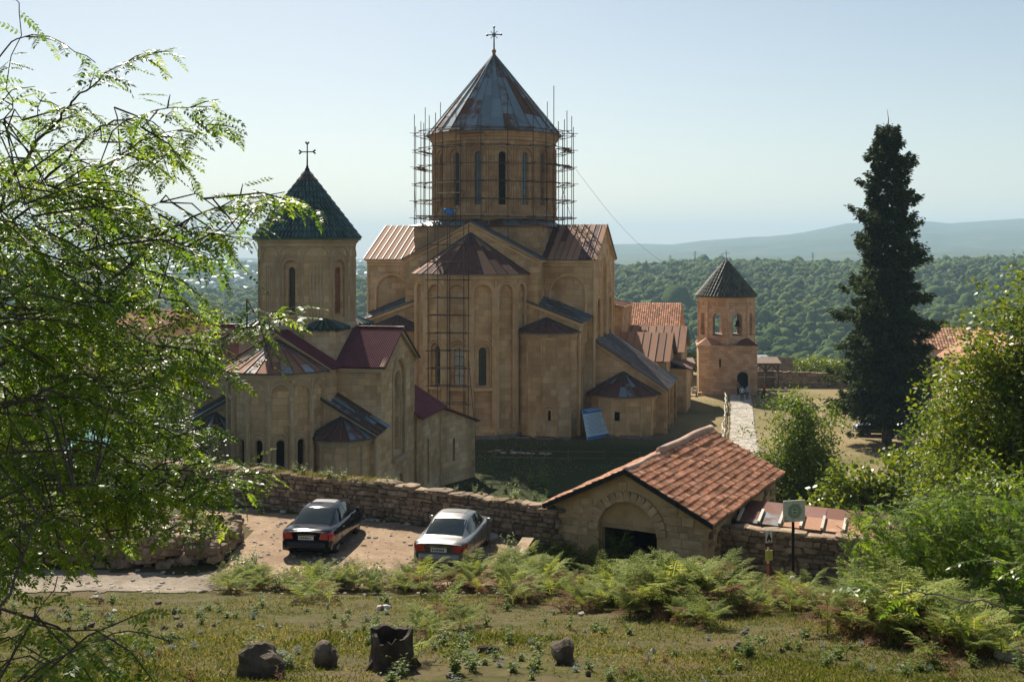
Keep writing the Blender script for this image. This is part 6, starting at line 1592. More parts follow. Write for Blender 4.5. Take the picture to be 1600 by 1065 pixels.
leafy('walnut_tree', 'mid green leafy tree low at the right edge above the feathery bush', 'tree', b, [(0, 0, h * .6, 1.7, 1.4, h * .36), (-1, 0, h * .45, 1.1, 1.1, h * .3)], .14, 300, 42, 'bush', h * .7, .1, .24)
for px, Y, top, rr, mt, lab in ((232, 66, 540, 3.2, 'darkbush', 'dark leafy tree left of the small church'), (160, 58, 600, 2.9, 'darkbush', 'dark shrub tree behind the wall at the far left'), (302, 60, 640, 1.6, 'darkbush', 'small dark bush against the side of the small church'), (60, 64, 520, 3.4, 'bush', 'green tree behind the wall at the left edge')):
    b = T(px, Y); h = at(px, top, Y).z - b.z
    leafy('yard_tree', lab, 'tree', b, [(0, 0, h * .6, rr, rr, h * .36), (rr * .5, -.3, h * .4, rr * .7, rr * .7, h * .32)], .19, int(70 * rr), 44, mt, h * .7, .14, .36)
for px, Y, top, rr, mt, lab in ((338, 150, 475, 3.0, 'bush', 'round olive green tree beyond the low house'), (432, 158, 482, 2.4, 'broad', 'yellow green tree top beside the small church drum'), (1268, 146, 557, 3.0, 'broad', 'bright green tree beyond the stone hut'), (1302, 150, 566, 3.2, 'bush', 'green bush line beyond the far wall'), (1072, 150, 548, 2.4, 'bush', 'bright bush beyond the gallery by the tower'), (1225, 149, 572, 2.6, 'bush', 'low bush between the tower and the stone hut')):
    x = (px - 800) * Y / FPX; b = Vector((x, Y, hz(x, Y))); h = max(2.2, at(px, top, Y).z - b.z)
    leafy('far_tree', lab, 'tree', b, [(0, 0, h * .6, rr, rr, h * .42)], .30, 120, 26, mt, h * .7, .15, .4)

# --- pinnate leaves for the two locust trees and the feathery bush
def pinnate(L, pairs, ll, lw, seed, droop=.18):
    rg = np.random.default_rng(seed); P = []; D = []; N = []; le = []; lwid = []
    for i in range(pairs):
        t = .14 + .84 * i / (pairs - 1); x = L * t; z = -droop * L * t * t
        for s in (-1, 1):
            k = (1 - .45 * abs(t - .45)) * rg.uniform(.8, 1.1)
            P.append((x, 0, z)); D.append((.38 + .3 * t + rg.normal() * .1, s, -.22 + rg.normal() * .16)); N.append((rg.normal() * .25, s * .12 + rg.normal() * .25, 1)); le.append(ll * k); lwid.append(lw * k)
    P.append((L * .98, 0, -droop * L)); D.append((1, 0, -.3)); N.append((0, 0, 1)); le.append(ll); lwid.append(lw)
    V, F = leaf_quads(np.array(P, float), np.array(D, float), np.array(N, float), np.array(le), np.array(lwid))
    # stalk
    o = len(V); w_ = L * .006; xs = np.linspace(0, L, 4); sv = []
    for x in xs: z = -droop * L * (x / L) ** 2; sv += [(x, -w_, z), (x, w_, z)]
    V = np.concatenate([V, np.array(sv)]); F = np.concatenate([F, np.array([(o + 2 * i, o + 2 * i + 2, o + 2 * i + 3, o + 2 * i + 1) for i in range(3)])])
    return V, F
def frame(p, d, up):
    x = unit(np.asarray(d, float)); y = unit(np.cross(up, x)); z = np.cross(x, y)
    A = np.eye(4); A[:3, 0], A[:3, 1], A[:3, 2], A[:3, 3] = x, y, z, p; return A
def put_leaves(root, mats, protos, mt, keep, nearest=True, name='leaf'):
    """the first `keep` transforms become parts of their own, the rest one part"""
    meshes = [np_mesh(name, V, F, M[mt], np.full(len(F), .0)) for V, F in protos]; base = np.array(root.location)
    for k, A in enumerate(mats):
        A[:3, 3] -= base
    for k, A in enumerate(mats[:keep]):
        o = link(name, meshes[k % len(meshes)], root); o.matrix_local = Matrix(A.tolist())
    VV = []; FF = []; vr = []; o = 0
    for k, A in enumerate(mats[keep:]):
        V, F = protos[k % len(protos)]; VV.append(V @ A[:3, :3].T + A[:3, 3]); FF.append(F + o); o += len(V); vr.append(np.clip(np.full(len(F), RG.random()) + RG.normal(0, .06, len(F)), .01, .99))
    if VV: stuff(link('foliage', np_mesh('foliage', np.concatenate(VV), np.concatenate(FF), M[mt], np.concatenate(vr)), root))

def twig_leaves(out, pts, step, size=(.8, 1.2), t0=.1, droop=.25, spread=.9):
    pts = [np.array(p, float) for p in pts]; seg = [np.linalg.norm(b - a) for a, b in zip(pts, pts[1:])]; tot = sum(seg); s = tot * t0; side = 1
    while s < tot:
        q = s; i = 0
        while i < len(seg) - 1 and q > seg[i]: q -= seg[i]; i += 1
        a, b = pts[i], pts[i + 1]; p = a + (b - a) * min(1, q / max(seg[i], 1e-6)); f = unit(b - a)
        sd = unit(np.cross(f, [0, 0, 1]) + 1e-6); ang = RG.uniform(-.7, .7)
        d = f * RG.uniform(.2, .7) + side * sd * spread * math.cos(ang) + np.array([0, 0, 1]) * (math.sin(ang) * .6 - droop) + RG.normal(size=3) * .15
        A = frame(p, d, np.array([0, 0, 1]) + RG.normal(size=3) * .3); A[:3, :3] *= RG.uniform(*size); out.append(A); side = -side; s += step * RG.uniform(.7, 1.3)

def locust(label, trunk, lines, fills, keep_key, leaf_step=.060, keep=290, proto=None, mt='locust', limbm='bark', sub_every=.28, fill_len=(.4, .75), tr=.16, name='locust_tree', sub_len=1.0):
    root = thing(name, label, 'tree', trunk[0]); base = Vector(trunk[0]); tb = MB(); tb.tube([Vector(p) - base for p in trunk], [tr, tr * .85, tr * .6][:len(trunk)] if len(trunk) <= 3 else [tr * (1 - .6 * i / (len(trunk) - 1)) for i in range(len(trunk))], 10); tb.build('trunk', M['bark'], root, True)
    mats = []; allp = []
    for pts, r0, density in lines:
        P = [Vector(p) for p in pts]; n = len(P); mb = MB(); mb.tube([p - base for p in P], [max(.003, r0 * .55 * (1 - .88 * i / (n - 1))) for i in range(n)], 7); mb.build('limb', M[limbm], root, True)
        L = sum((b - a).length for a, b in zip(P, P[1:])); s = L * .12; tw = MB()
        twig_leaves(mats, [P[i] for i in range(max(0, n - 8), n)], leaf_step / max(.3, density), t0=.05)
        while s < L * .97:
            q = s; i = 0
            while i < n - 2 and q > (P[i + 1] - P[i]).length: q -= (P[i + 1] - P[i]).length; i += 1
            p = P[i].lerp(P[i + 1], min(1, q / max(1e-6, (P[i + 1] - P[i]).length))); f = (P[i + 1] - P[i]).normalized(); fr = s / L
            ln = R.uniform(.16, .42) * (1.35 - .9 * fr) * sub_len; d = f * R.uniform(.3, 1) + Vector((R.uniform(-.4, .5), R.uniform(-.8, .8), R.uniform(-.5, .55))); d.normalize()
            e1 = p + d * ln * .5; e2 = p + d * ln + Vector((0, 0, -.10 * ln)); tw.tube([p - base, e1 - base, e2 - base], [.006, .0045, .002], 4); twig_leaves(mats, [p, e1, e2], leaf_step / max(.35, density)); allp += [p]; s += sub_every * R.uniform(.6, 1.4) / density
            if R.random() < .3:
                th = MB(); 
                tw.tube([p - base, p - base + Vector((R.uniform(-1, 1), R.uniform(-1, 1), R.uniform(-.3, 1))).normalized() * .05], [.004, .0006], 4)
        allp += P
        stuff(tw.build('twigs', M[limbm], root))
    tw = MB()
    for c in fills:
        c = Vector(c); ln = R.uniform(*fill_len); a = R.uniform(-.7, .9); d = Vector((math.cos(a) * R.uniform(.4, 1), R.uniform(-.8, .8), math.sin(a) * .7 - .1)).normalized()
        p0, p1, p2 = c - d * ln * .5, c + Vector((0, 0, .04)), c + d * ln * .5 - Vector((0, 0, .06)); tw.tube([p0 - base, p1 - base, p2 - base], [.007, .005, .002], 4)
        near = min(allp, key=lambda q: (q - p0).length)
        if (near - p0).length < .8: m_ = near.lerp(p0, .5) + Vector((0, 0, R.uniform(-.05, .12))); tw.tube([near - base, m_ - base, p0 - base], [.006, .005, .004], 5)
        twig_leaves(mats, [p0, p1, p2], leaf_step * .8); 
    if tw.v: stuff(tw.build('twigs', M[limbm], root))
    mats.sort(key=keep_key)
    put_leaves(root, mats, proto or [pinnate(R.uniform(.15, .21), R.choice((7, 8, 9)), .040, .019, i) for i in range(8)], mt, keep)
    return root
def L3(pts, Y0, Y1=None):
    n = len(pts); Y1 = Y1 or Y0; P = [at(x, y, Y0 + (Y1 - Y0) * i / (n - 1)) for i, (x, y) in enumerate(pts)]; out = []
    for i in range(n - 1):
        p0, p1, p2, p3 = P[max(0, i - 1)], P[i], P[i + 1], P[min(n - 1, i + 2)]
        for t in (0, .33, .67): out.append(.5 * (2 * p1 + (p2 - p0) * t + (2 * p0 - 5 * p1 + 4 * p2 - p3) * t * t + (3 * p1 - p0 - 3 * p2 + p3) * t ** 3) + (Vector((R.gauss(0, .008), R.gauss(0, .02), R.gauss(0, .008))) if t else Vector()))
    return out + [P[-1]]
tx, ty = -4.9, 7.6; tz = hz(tx, ty)
TR = [(tx, ty, tz - .3), (tx - .15, ty, tz + 1.6), (tx + .05, ty + .1, tz + 3.4), (tx + .3, ty + .1, tz + 5.2), (tx + .5, ty, tz + 6.4)]
def J(k, pts): return [Vector(TR[k])] + pts
lines = [
    (J(4, L3([(-60, 150), (7, 79), (34, 59), (68, 56), (101, 69), (149, 98)], 7.2, 6.8)), .012, .55),
    (J(3, L3([(0, 298), (20, 277), (51, 233), (57, 220), (95, 186), (112, 159), (135, 142), (162, 115), (210, 91), (250, 78)], 7.6, 7.0)), .028, 1.5),
    (L3([(56, 220), (60, 190), (64, 156), (88, 145)], 7.5, 7.2), .010, .7),
    (J(3, L3([(0, 330), (60, 290), (118, 233), (149, 206), (169, 194), (213, 183), (237, 174), (287, 169), (335, 168)], 7.8, 7.0)), .022, 1.3),
    (J(3, L3([(0, 360), (70, 310), (150, 270), (203, 233), (237, 216), (270, 205), (325, 196), (352, 186)], 8.2, 7.2)), .02, 1.3),
    (L3([(150, 370), (189, 330), (216, 325), (250, 316)], 8.0, 7.4), .008, .5),
    (J(2, L3([(0, 570), (20, 550), (61, 516), (101, 489), (186, 428), (220, 397), (257, 364), (290, 345), (330, 328), (380, 308), (445, 300)], 7.4, 6.6)), .034, 1.0),
    (J(2, L3([(0, 640), (100, 600), (203, 602), (270, 573), (311, 550), (365, 522), (423, 502), (478, 490)], 7.8, 6.8)), .028, 1.0),
    (J(2, L3([(0, 631), (57, 627), (135, 612), (240, 588), (330, 560)], 7.0, 7.0)), .03, 1.0),
    (J(1, L3([(-20, 760), (60, 730), (150, 700), (240, 690), (310, 668), (345, 662)], 7.6, 7.0)), .024, 1.0),
    (J(1, L3([(-20, 820), (80, 790), (180, 775), (260, 762), (330, 752), (402, 757)], 7.2, 6.4)), .022, .8),
    (J(0, L3([(0, 958), (22, 904), (47, 839), (72, 796), (98, 770), (148, 752)], 5.6, 5.8)), .016, .35),
    (J(0, L3([(0, 1056), (25, 1010), (40, 991), (54, 965), (90, 900)], 5.4, 5.6)), .012, .8),
    (J(1, L3([(0, 905), (60, 870), (120, 850), (200, 838)], 6.6, 6.6)), .016, 1.0),
    (J(1, L3([(0, 870), (60, 845), (150, 835), (240, 828), (300, 832)], 8.0, 7.6)), .016, 1.0),
    (J(0, L3([(0, 1090), (60, 1045), (130, 1010), (200, 985), (262, 1000)], 4.6, 4.6)), .012, .8),
    (J(3, L3([(0, 210), (20, 170), (12, 120), (30, 20), (20, 0)], 7.0, 6.6)), .010, .35),
]
fills = []
POLY = [(-40, 250), (60, 265), (130, 255), (200, 300), (245, 360), (300, 410), (320, 460), (300, 500), (285, 530), (275, 590), (245, 640), (265, 690), (225, 720), (235, 770), (220, 810), (120, 830), (60, 850), (20, 900), (-40, 940)]
def inpoly(x, y, P):
    c = False; j = len(P) - 1
    for i in range(len(P)):
        if (P[i][1] > y) != (P[j][1] > y) and x < (P[j][0] - P[i][0]) * (y - P[i][1]) / (P[j][1] - P[i][1]) + P[i][0]: c = not c
        j = i
    return c
while len(fills) < 340:
    x, y = R.uniform(-40, 345), R.uniform(250, 980)
    if inpoly(x, y, POLY) and R.random() < (1.0 if x < 230 else .6): fills.append(at(x, y, R.uniform(6.0, 10.0)))
for _ in range(7): fills.append(at(R.uniform(-30, 230), R.uniform(985, 1080), R.uniform(4.6, 6.2)))
for _ in range(12): t_ = R.random(); fills.append(at(220 + 210 * t_, 400 - 95 * t_ + R.uniform(-8, 40) * (1 - .7 * t_), R.uniform(6.5, 7.6)))
for _ in range(10): t_ = R.random(); fills.append(at(240 + 210 * t_, 580 - 85 * t_ + R.uniform(-18, 8) * (1 - .5 * t_), R.uniform(6.6, 7.8)))
for _ in range(14): t_ = R.random(); fills.append(at(180 + 200 * t_, 770 - 15 * t_ + R.uniform(-30, 25), R.uniform(6.4, 7.4)))
for _ in range(34): x_, y_ = R.uniform(-20, 290), R.uniform(120, 300); fills += [at(x_, y_, R.uniform(6.8, 8.2))] if y_ > 95 + .42 * x_ and R.random() < .45 + .4 * (y_ > 190) else []
LOC = locust('feathery leaved locust tree overhanging the whole left side close by', TR, lines, fills, lambda A: -((A[0, 3] / A[1, 3]) * 800 - max(0, (A[2, 3] - 16.0)) * 60))
# near spray from the right
tx2, ty2 = 5.4, 7.0; tz2 = hz(tx2, ty2); TR2 = [(tx2, ty2, tz2 - .3), (tx2, ty2, tz2 + 1.6), (tx2 + .2, ty2, tz2 + 3.0)]
lines2 = [([Vector(TR2[1])] + L3([(1640, 975), (1600, 962), (1560, 945), (1520, 938), (1480, 932), (1440, 925), (1400, 928), (1360, 920), (1312, 912)], 6.8, 6.2), .016, .75),
          ([Vector(TR2[1])] + L3([(1660, 900), (1620, 885), (1580, 880), (1540, 872)], 6.8, 6.6), .012, .9),
          ([Vector(TR2[2])] + L3([(1660, 730), (1610, 735), (1570, 742), (1535, 752)], 6.9, 6.6), .010, .8),
          ([Vector(TR2[1])] + L3([(1660, 850), (1610, 850), (1585, 845)], 6.6, 6.4), .010, .9)]
locust('pinnate sprays of a locust tree reaching in from the right edge close by', TR2, lines2, [], lambda A: A[0, 3], keep=200, limbm='bark_pale', sub_every=.2)
# feathery drooping bush tree at the right
def mimosa():
    c = T(1500, 22.5); pr = [pinnate(R.uniform(.30, .42), 12, .095, .030, 90 + i, .38) for i in range(6)]; Y = 22.5
    tr = [tuple(c), tuple(c + Vector((.1, 0, 1.2))), tuple(c + Vector((.2, 0, 2.4)))]; ln = []
    ends = [(1330, 905), (1345, 880), (1375, 800), (1400, 850), (1430, 770), (1390, 925), (1440, 830), (1480, 760), (1520, 800), (1540, 850), (1560, 770), (1590, 820), (1470, 900), (1530, 930), (1600, 890), (1440, 945), (1350, 940), (1420, 800), (1490, 860), (1580, 950), (1620, 800), (1630, 900), (1460, 800), (1500, 960)]
    for k, (x, y) in enumerate(ends):
        d = Y + R.uniform(-1.6, 1.4); e = at(x, y, d); s_ = Vector(tr[1]).lerp(Vector(tr[2]), R.random()); m_ = s_.lerp(e, .5) + ZV * R.uniform(.1, .5); ln.append(([s_, m_, s_.lerp(e, .8) + ZV * .1, e], .03, 1.0))
    fl = [at(R.uniform(1340, 1640), R.uniform(775, 975), Y + R.uniform(-1.8, 1.5)) for _ in range(330)]
    fl = [f for f in fl if not (f.x / f.y * FPX + 800 < 1420 and (EYE - f.z) / f.y * FPX + HZ < 790)]
    locust('feathery drooping leaved bush tree over the right hand wall', tr, ln, fl, lambda A: A[1, 3], leaf_step=.17, keep=290, proto=pr, mt='mimosa', sub_every=.5, fill_len=(.7, 1.3), sub_len=2.0, tr=.11, name='mimosa_tree')
mimosa()

# --- bracken
def frond(L, seed, pairs=13):
    rg = np.random.default_rng(seed); P = []; D = []; N = []; le = []; wd = []
    for i in range(pairs):
        t = .16 + .82 * i / (pairs - 1); x = L * (t - .12 * t * t); z = L * (.62 * t - .52 * t * t) ; fl = .36 * L * (1 - t) ** .8 * (1 if i > 1 else .85) + .02
        for s in (-1, 1):
            d = np.array([.35 + .35 * t, s, -.18 + rg.normal() * .12])
            nn = np.array([.35 * t - .1, -s * .35, 1.0]) + rg.normal(size=3) * .12
            # a pinna of three leaflets pairs plus tip
            u_ = unit(d); sd = unit(np.cross(u_, nn)); p0 = np.array([x, 0, z])
            for q in (.12, .36, .58):
                for ss in (-1, 1): P.append(p0 + u_ * fl * q); D.append(u_ * .75 + sd * ss * .8 + rg.normal(size=3) * .08); N.append(nn); le.append(fl * .30 * (1.15 - q)); wd.append(fl * .16)
            P.append(p0 + u_ * fl * .5); D.append(u_); N.append(nn); le.append(fl * .5); wd.append(fl * .14)
    return np.array(P), np.array(D), np.array(N), np.array(le), np.array(wd)
def fern_mesh(seed, brown):
    rg = np.random.default_rng(seed); VV = []; FF = []; mi = []; vr = []; o = 0; nf = int(rg.integers(8, 12))
    st = MB()
    for k in range(nf):
        a = 6.283 * k / nf + rg.normal() * .3; L = rg.uniform(.6, 1.0); tl = rg.uniform(.0, .85); dead = rg.random() < brown
        if dead: tl -= .55; L *= .9
        P, D, N, le, wd = frond(L, seed * 31 + k); V, F = leaf_quads(P, D, N, le, wd)
        ct, stn = math.cos(tl), math.sin(tl); Ry = np.array([[ct, 0, -stn], [0, 1, 0], [stn, 0, ct]]); ca, sa = math.cos(a), math.sin(a); Rz = np.array([[ca, -sa, 0], [sa, ca, 0], [0, 0, 1]])
        h0 = rg.uniform(.10, .40); V = V @ Ry.T @ Rz.T + np.array([.05 * ca, .05 * sa, h0]); V[:, 2] = np.maximum(V[:, 2], .01); VV.append(V); FF.append(F + o); o += len(V); mi += [1 if dead else 0] * len(F); vr.append(np.clip(rg.normal(.45, .18) + rg.normal(0, .12, len(F)), .01, .99))
        # stalk
        q = np.array([(0, 0, -h0 / 1), (.0, 0, 0)]); ts = np.linspace(0, 1, 5); C = np.stack([L * (ts - .12 * ts ** 2), 0 * ts, L * (.62 * ts - .52 * ts ** 2)], 1) @ Ry.T @ Rz.T + np.array([.05 * ca, .05 * sa, h0])
        C = np.concatenate([[[0, 0, -.05]], C]); sd = np.array([-sa, ca, 0]) * .006; sv = np.concatenate([C - sd, C + sd]); n = len(C); VV.append(sv); FF.append(np.array([(i, i + 1, n + i + 1, n + i) for i in range(n - 1)]) + o); o += len(sv); mi += [1 if dead else 0] * (n - 1); vr.append(np.full(n - 1, .3))
    me = np_mesh('fern', np.concatenate(VV), np.concatenate(FF), [M['fern'], M['fern_brown']], np.concatenate(vr)); me.polygons.foreach_set('material_index', np.array(mi, np.int32)); return me
FERN = [fern_mesh(200 + i, (.12, .18, .25, .35, .5, .65, .9)[i]) for i in range(7)]
FREG = [([(770, 915), (800, 890), (860, 880), (960, 880), (1020, 900), (1080, 912), (1130, 915), (1190, 928), (1240, 938), (1330, 938), (1420, 945), (1530, 980), (1520, 1020), (1380, 1010), (1270, 985), (1200, 965), (1110, 985), (1040, 970), (960, 965), (880, 960), (800, 950)], 205, (.9, 1.25)),
        ([(640, 915), (700, 905), (752, 912), (748, 935), (650, 930)], 16, (.9, 1.25)), ([(340, 912), (450, 905), (640, 912), (640, 928), (340, 930)], 34, (.45, .8)),
        ([(450, 925), (520, 925), (515, 950), (455, 948)], 7, (.7, 1.0)), ([(630, 985), (760, 975), (745, 1030), (650, 1035)], 10, (.5, .9)), ([(1380, 1010), (1560, 985), (1600, 1065), (1450, 1040)], 18, (.7, 1.0))]
def FH(x, y): return float(.45 + 1.15 * vnoise(np.array([x * .62 + 3.3]), np.array([y * .75 + 1.7]))[0])
nf = 0
for poly, cnt, sc in FREG:
    k = 0; xs = [p[0] for p in poly]; ys = [p[1] for p in poly]; MC = []
    while len(MC) < max(2, cnt // 8):
        q = (R.uniform(min(xs), max(xs)), R.uniform(min(ys), max(ys)))
        if inpoly(*q, poly): MC.append(q)
    while k < cnt:
        c_ = R.choice(MC); big = cnt > 100; px, py = R.gauss(c_[0], 34 if big else 24), R.gauss(c_[1], 10 if big else 6); dd_ = math.hypot((px - c_[0]) / 40, (py - c_[1]) / 12)
        if R.random() < .25: px, py = R.uniform(min(xs), max(xs)), R.uniform(min(ys), max(ys)); dd_ = 1.2
        if not inpoly(px, py, poly): continue
        X, Y, Z = ground_at(px, py)
        if math.isnan(Y[0]) or (cnt > 100 and FH(X[0], Y[0]) < .72): continue
        k += 1
        o = link('fern', R.choice(FERN[:5] if sc[0] < .9 else FERN)); s_ = R.uniform(*sc) * max(.72, 1.12 - .28 * dd_) * (FH(X[0], Y[0]) if cnt > 100 else 1) * (.58 if 1145 < px < 1225 and cnt > 100 else 1); o.location = (X[0], Y[0], Z[0]); o.rotation_euler = (R.uniform(-.12, .12), R.uniform(-.12, .12), R.uniform(0, 6.28)); o.scale = (s_, s_, s_ * R.uniform(.85, 1.1))
        br = o.data in FERN[4:]
        where = 'close beside the silver saloon' if cnt == 16 else 'in the low fringe along the edge of the bare earth' if cnt == 34 else 'in the clump left of the silver saloon on the grass' if cnt == 7 else 'beside the hollow stump' if cnt == 10 else 'in the lower right corner' if cnt == 18 else 'in front of the gatehouse' if px < 1000 else 'between the gatehouse and the marker post' if px < 1160 else 'below the white wreath sign' if px < 1300 else 'under the feathery bush tree'
        tag(o, ('browning bracken fern ' if br else 'green bracken fern ') + where, 'fern', 'bracken ferns along the edge of the lawn'); nf += 1

# the rest of the thicket, too many to tell apart
def thicket():
    lst = []
    while len(lst) < 210:
        px, py = R.uniform(770, 1530), R.uniform(880, 1015)
        if not inpoly(px, py, FREG[0][0]): continue
        X, Y, Z = ground_at(px, py)
        if math.isnan(Y[0]): continue
        f_ = FH(X[0], Y[0])
        if f_ < .74: continue
        s_ = R.uniform(.6, .95) * f_ * (.6 if 1145 < px < 1225 else 1); lst.append((R.choice(FERN[:6]), Matrix.Translation((X[0], Y[0], Z[0])) @ Matrix.Rotation(R.uniform(0, 6.28), 4, 'Z') @ Matrix.Diagonal((s_, s_, s_, 1))))
    for k in range(60):
        px, py = R.uniform(335, 650), R.uniform(903, 930); X, Y, Z = ground_at(px, py)
        if math.isnan(Y[0]): continue
        s_ = R.uniform(.45, .75); lst.append((R.choice(FERN[:4]), Matrix.Translation((X[0], Y[0], Z[0])) @ Matrix.Rotation(R.uniform(0, 6.28), 4, 'Z') @ Matrix.Diagonal((s_, s_, s_, 1))))
    VV = []; FF = []; mi = []; vr = []; o = 0
    for me, X in lst:
        n = len(me.vertices); co = np.empty(n * 3, np.float32); me.vertices.foreach_get('co', co); A = np.array(X); VV.append(co.reshape(-1, 3) @ A[:3, :3].T + A[:3, 3])
        m = len(me.polygons); vi = np.empty(m * 4, np.int32); me.loops.foreach_get('vertex_index', vi); FF.append(vi.reshape(-1, 4) + o); o += n
        a = np.empty(m, np.int32); me.polygons.foreach_get('material_index', a); mi.append(a); b_ = np.empty(m, np.float32); me.attributes['vary'].data.foreach_get('value', b_); vr.append(np.clip(b_ + R.uniform(-.15, .2), .01, .99))
    me = np_mesh('fern_thicket', np.concatenate(VV), np.concatenate(FF), [M['fern'], M['fern_brown']], np.concatenate(vr)); me.polygons.foreach_set('material_index', np.concatenate(mi))
    stuff(tag(link('fern_thicket', me), 'tangled mass of smaller bracken fronds filling the thicket', 'ferns'))
thicket()

# --- grass and weeds of the near slope
def grass():
    n = 200000; px = RG.uniform(-60, 1660, n); py = 898 + 185 * RG.random(n) ** .9
    Y = (15.1 - EYE + 0) / (.25 - (py - HZ) / FPX) * 1.0
    Y = np.clip(np.abs((EYE - 15.1) / ((py - HZ) / FPX - .25)), 9, 40)
    X = (px - 800) * Y / FPX; Z = height(X, Y)
    dens = fbm(X * .5, Y * .5) + .5 * fbm(X * 2.2, Y * 2.2); ok = (dens > -.12 + .25 * (RG.random(n) - .5)) & ~((Y > 30.6) & (X < .2) & (X > -13)) & (Y < 34)
    X, Y, Z, dens = X[ok], Y[ok], Z[ok], dens[ok]; n = len(X); P = np.stack([X, Y, Z - .01], 1); D = rand_dirs(n, .35, .85); L = RG.uniform(.025, .085, n) * (1 + 2.2 * np.clip(dens, 0, .5)); W = L * .15 + .004
    V, F = leaf_quads(P, D, rand_dirs(n, .3), L, W); dry = RG.random(n) < np.clip(.28 - 1.6 * fbm(X * .7 + 9, Y * .7), .05, .8)
    a = np_mesh('grass', V, F, [M['grass'], M['drygrass']], np.clip(RG.random(n) * .6 + .2 + 1.5 * fbm(X * .5 + 50, Y * .5), .01, .99)); a.polygons.foreach_set('material_index', dry.astype(np.int32))
    stuff(tag(link('grass', a), 'short patchy grass growing over the near slope', 'grass'))
    # dry tufts inside the yard and on the top of the wall
    n = 16000; t = RG.random(n); X = -20 + 21 * t; Y = np.interp(X, [p[0] for p in WALL], [p[1] for p in WALL]) + RG.normal(0, .18, n); Z = np.interp(X, [p[0] for p in WALL], [8.75, 8.6, 8.5, 8.5, 8.25]) - .03
    k = fbm(X * .8, X * 0) > .02 ; X, Y, Z = X[k], Y[k], Z[k]; n = len(X)
    V, F = leaf_quads(np.stack([X, Y, Z], 1), rand_dirs(n, .4, .8), rand_dirs(n, .3), RG.uniform(.06, .24, n), np.full(n, .012)); dry = RG.random(n) < .55
    a = np_mesh('wall_grass', V, F, [M['grass'], M['drygrass']], RG.random(n)); a.polygons.foreach_set('material_index', dry.astype(np.int32)); stuff(tag(link('wall_grass', a), 'dry grass sprouting along the top of the long rubble wall', 'grass'))
    n = 46000; X = RG.uniform(-8, 45, n); Y = RG.uniform(60, 150, n); k = fbm(X * .15, Y * .15) > -.02; X, Y = X[k], Y[k]; n = len(X); Z = height(X, Y)
    V, F = leaf_quads(np.stack([X, Y, Z], 1), rand_dirs(n, .4, .8), rand_dirs(n, .3), RG.uniform(.08, .25, n), np.full(n, .03)); dry = RG.random(n) < .85
    a = np_mesh('yard_grass', V, F, [M['grass'], M['drygrass']], RG.random(n)); a.polygons.foreach_set('material_index', dry.astype(np.int32)); stuff(tag(link('yard_grass', a), 'dry mown grass of the monastery yard', 'grass'))
grass()
def weed_mesh(seed, mt, h, nst, leaf, wid=.45):
    rg = np.random.default_rng(seed); P = []; D = []; L = []
    st = []
    for k in range(nst):
        a = rg.uniform(0, 6.28); sp = rg.uniform(.05, .45) * h; hh = h * rg.uniform(.6, 1.1); m = int(8 + hh * 14)
        for i in range(m):
            t = rg.uniform(.1, 1); P.append((math.cos(a) * sp * t * 1.2 + rg.normal() * .02, math.sin(a) * sp * t * 1.2 + rg.normal() * .02, hh * t)); b = rg.uniform(0, 6.28); D.append((math.cos(b), math.sin(b), rg.uniform(-.2, .6))); L.append(leaf * rg.uniform(.6, 1.2) * (1.2 - .6 * t))
    P = np.array(P); D = np.array(D); L = np.array(L); V, F = leaf_quads(P, D, unit(rg.normal(size=P.shape) * .4 + np.array([0, 0, 1])), L, L * wid)
    return np_mesh('weed', V, F, M[mt], rg.random(len(F)))
WEED = [weed_mesh(i, m, h, n, l, w) for i, (m, h, n, l, w) in enumerate((('weed', .16, 12, .07, .5), ('weed', .28, 14, .08, .4), ('weed', .38, 12, .09, .35), ('grey_weed', .14, 14, .05, .4), ('fern_brown', .22, 9, .06, .3), ('bush', .5, 16, .09, .4)))]
def plant(i, x, y, s_, lab, grp, z=None, nm='weed_clump', cat='weed'):  # weeds and saplings are clumps of loose leaves, not shrubs
    o = link(nm, WEED[i]); o.location = (x, y, hz(x, y) - .01 if z is None else z); o.rotation_euler = (0, 0, R.uniform(0, 6.28)); o.scale = (s_, s_, s_ * R.uniform(.8, 1.2)); tag(o, lab, cat, grp)
WC = [(600, 975, 60, 22), (430, 1030, 60, 20), (520, 985, 70, 18), (690, 1000, 60, 25), (760, 1035, 80, 22), (210, 1015, 90, 25), (1010, 1045, 110, 16), (1250, 1020, 120, 18), (1420, 1045, 100, 18), (880, 985, 70, 14), (340, 960, 80, 18), (120, 960, 80, 18)]
for k in range(215):
    c_ = R.choice(WC); px, py = (R.gauss(c_[0], c_[2] * .7), R.gauss(c_[1], c_[3] * .8)) if R.random() < .8 else (R.uniform(-20, 1560), R.uniform(930, 1070)); X, Y, Z = ground_at(px, py)
    if math.isnan(Y[0]) or py > 1085 or py < 922: continue
    q = R.choice((0, 0, 1, 1, 2, 3, 3, 4)); plant(q, X[0], Y[0], R.uniform(.6, 1.15), ('low leafy green weed', 'bushy green weed', 'upright narrow leaved weed', 'pale grey green weed', 'withered brown weed')[q] + (' in the grass on the left' if px < 400 else ' in the grass near the stump' if px < 760 else ' in the grass below the bracken' if px < 1200 else ' in the grass at the lower right'), 'weeds in the grass')
for k in range(46):
    px, py = R.choice(((R.uniform(365, 402), R.uniform(880, 905)), (R.uniform(330, 640), R.uniform(905, 925)), (R.uniform(790, 1060), R.uniform(865, 905)))); X, Y, Z = ground_at(px, py)
    if not math.isnan(Y[0]): plant(R.choice((2, 5, 5)), X[0], Y[0], R.uniform(.8, 1.9), 'leafy tall weed at the edge of the bare earth', 'tall weeds by the parking place')
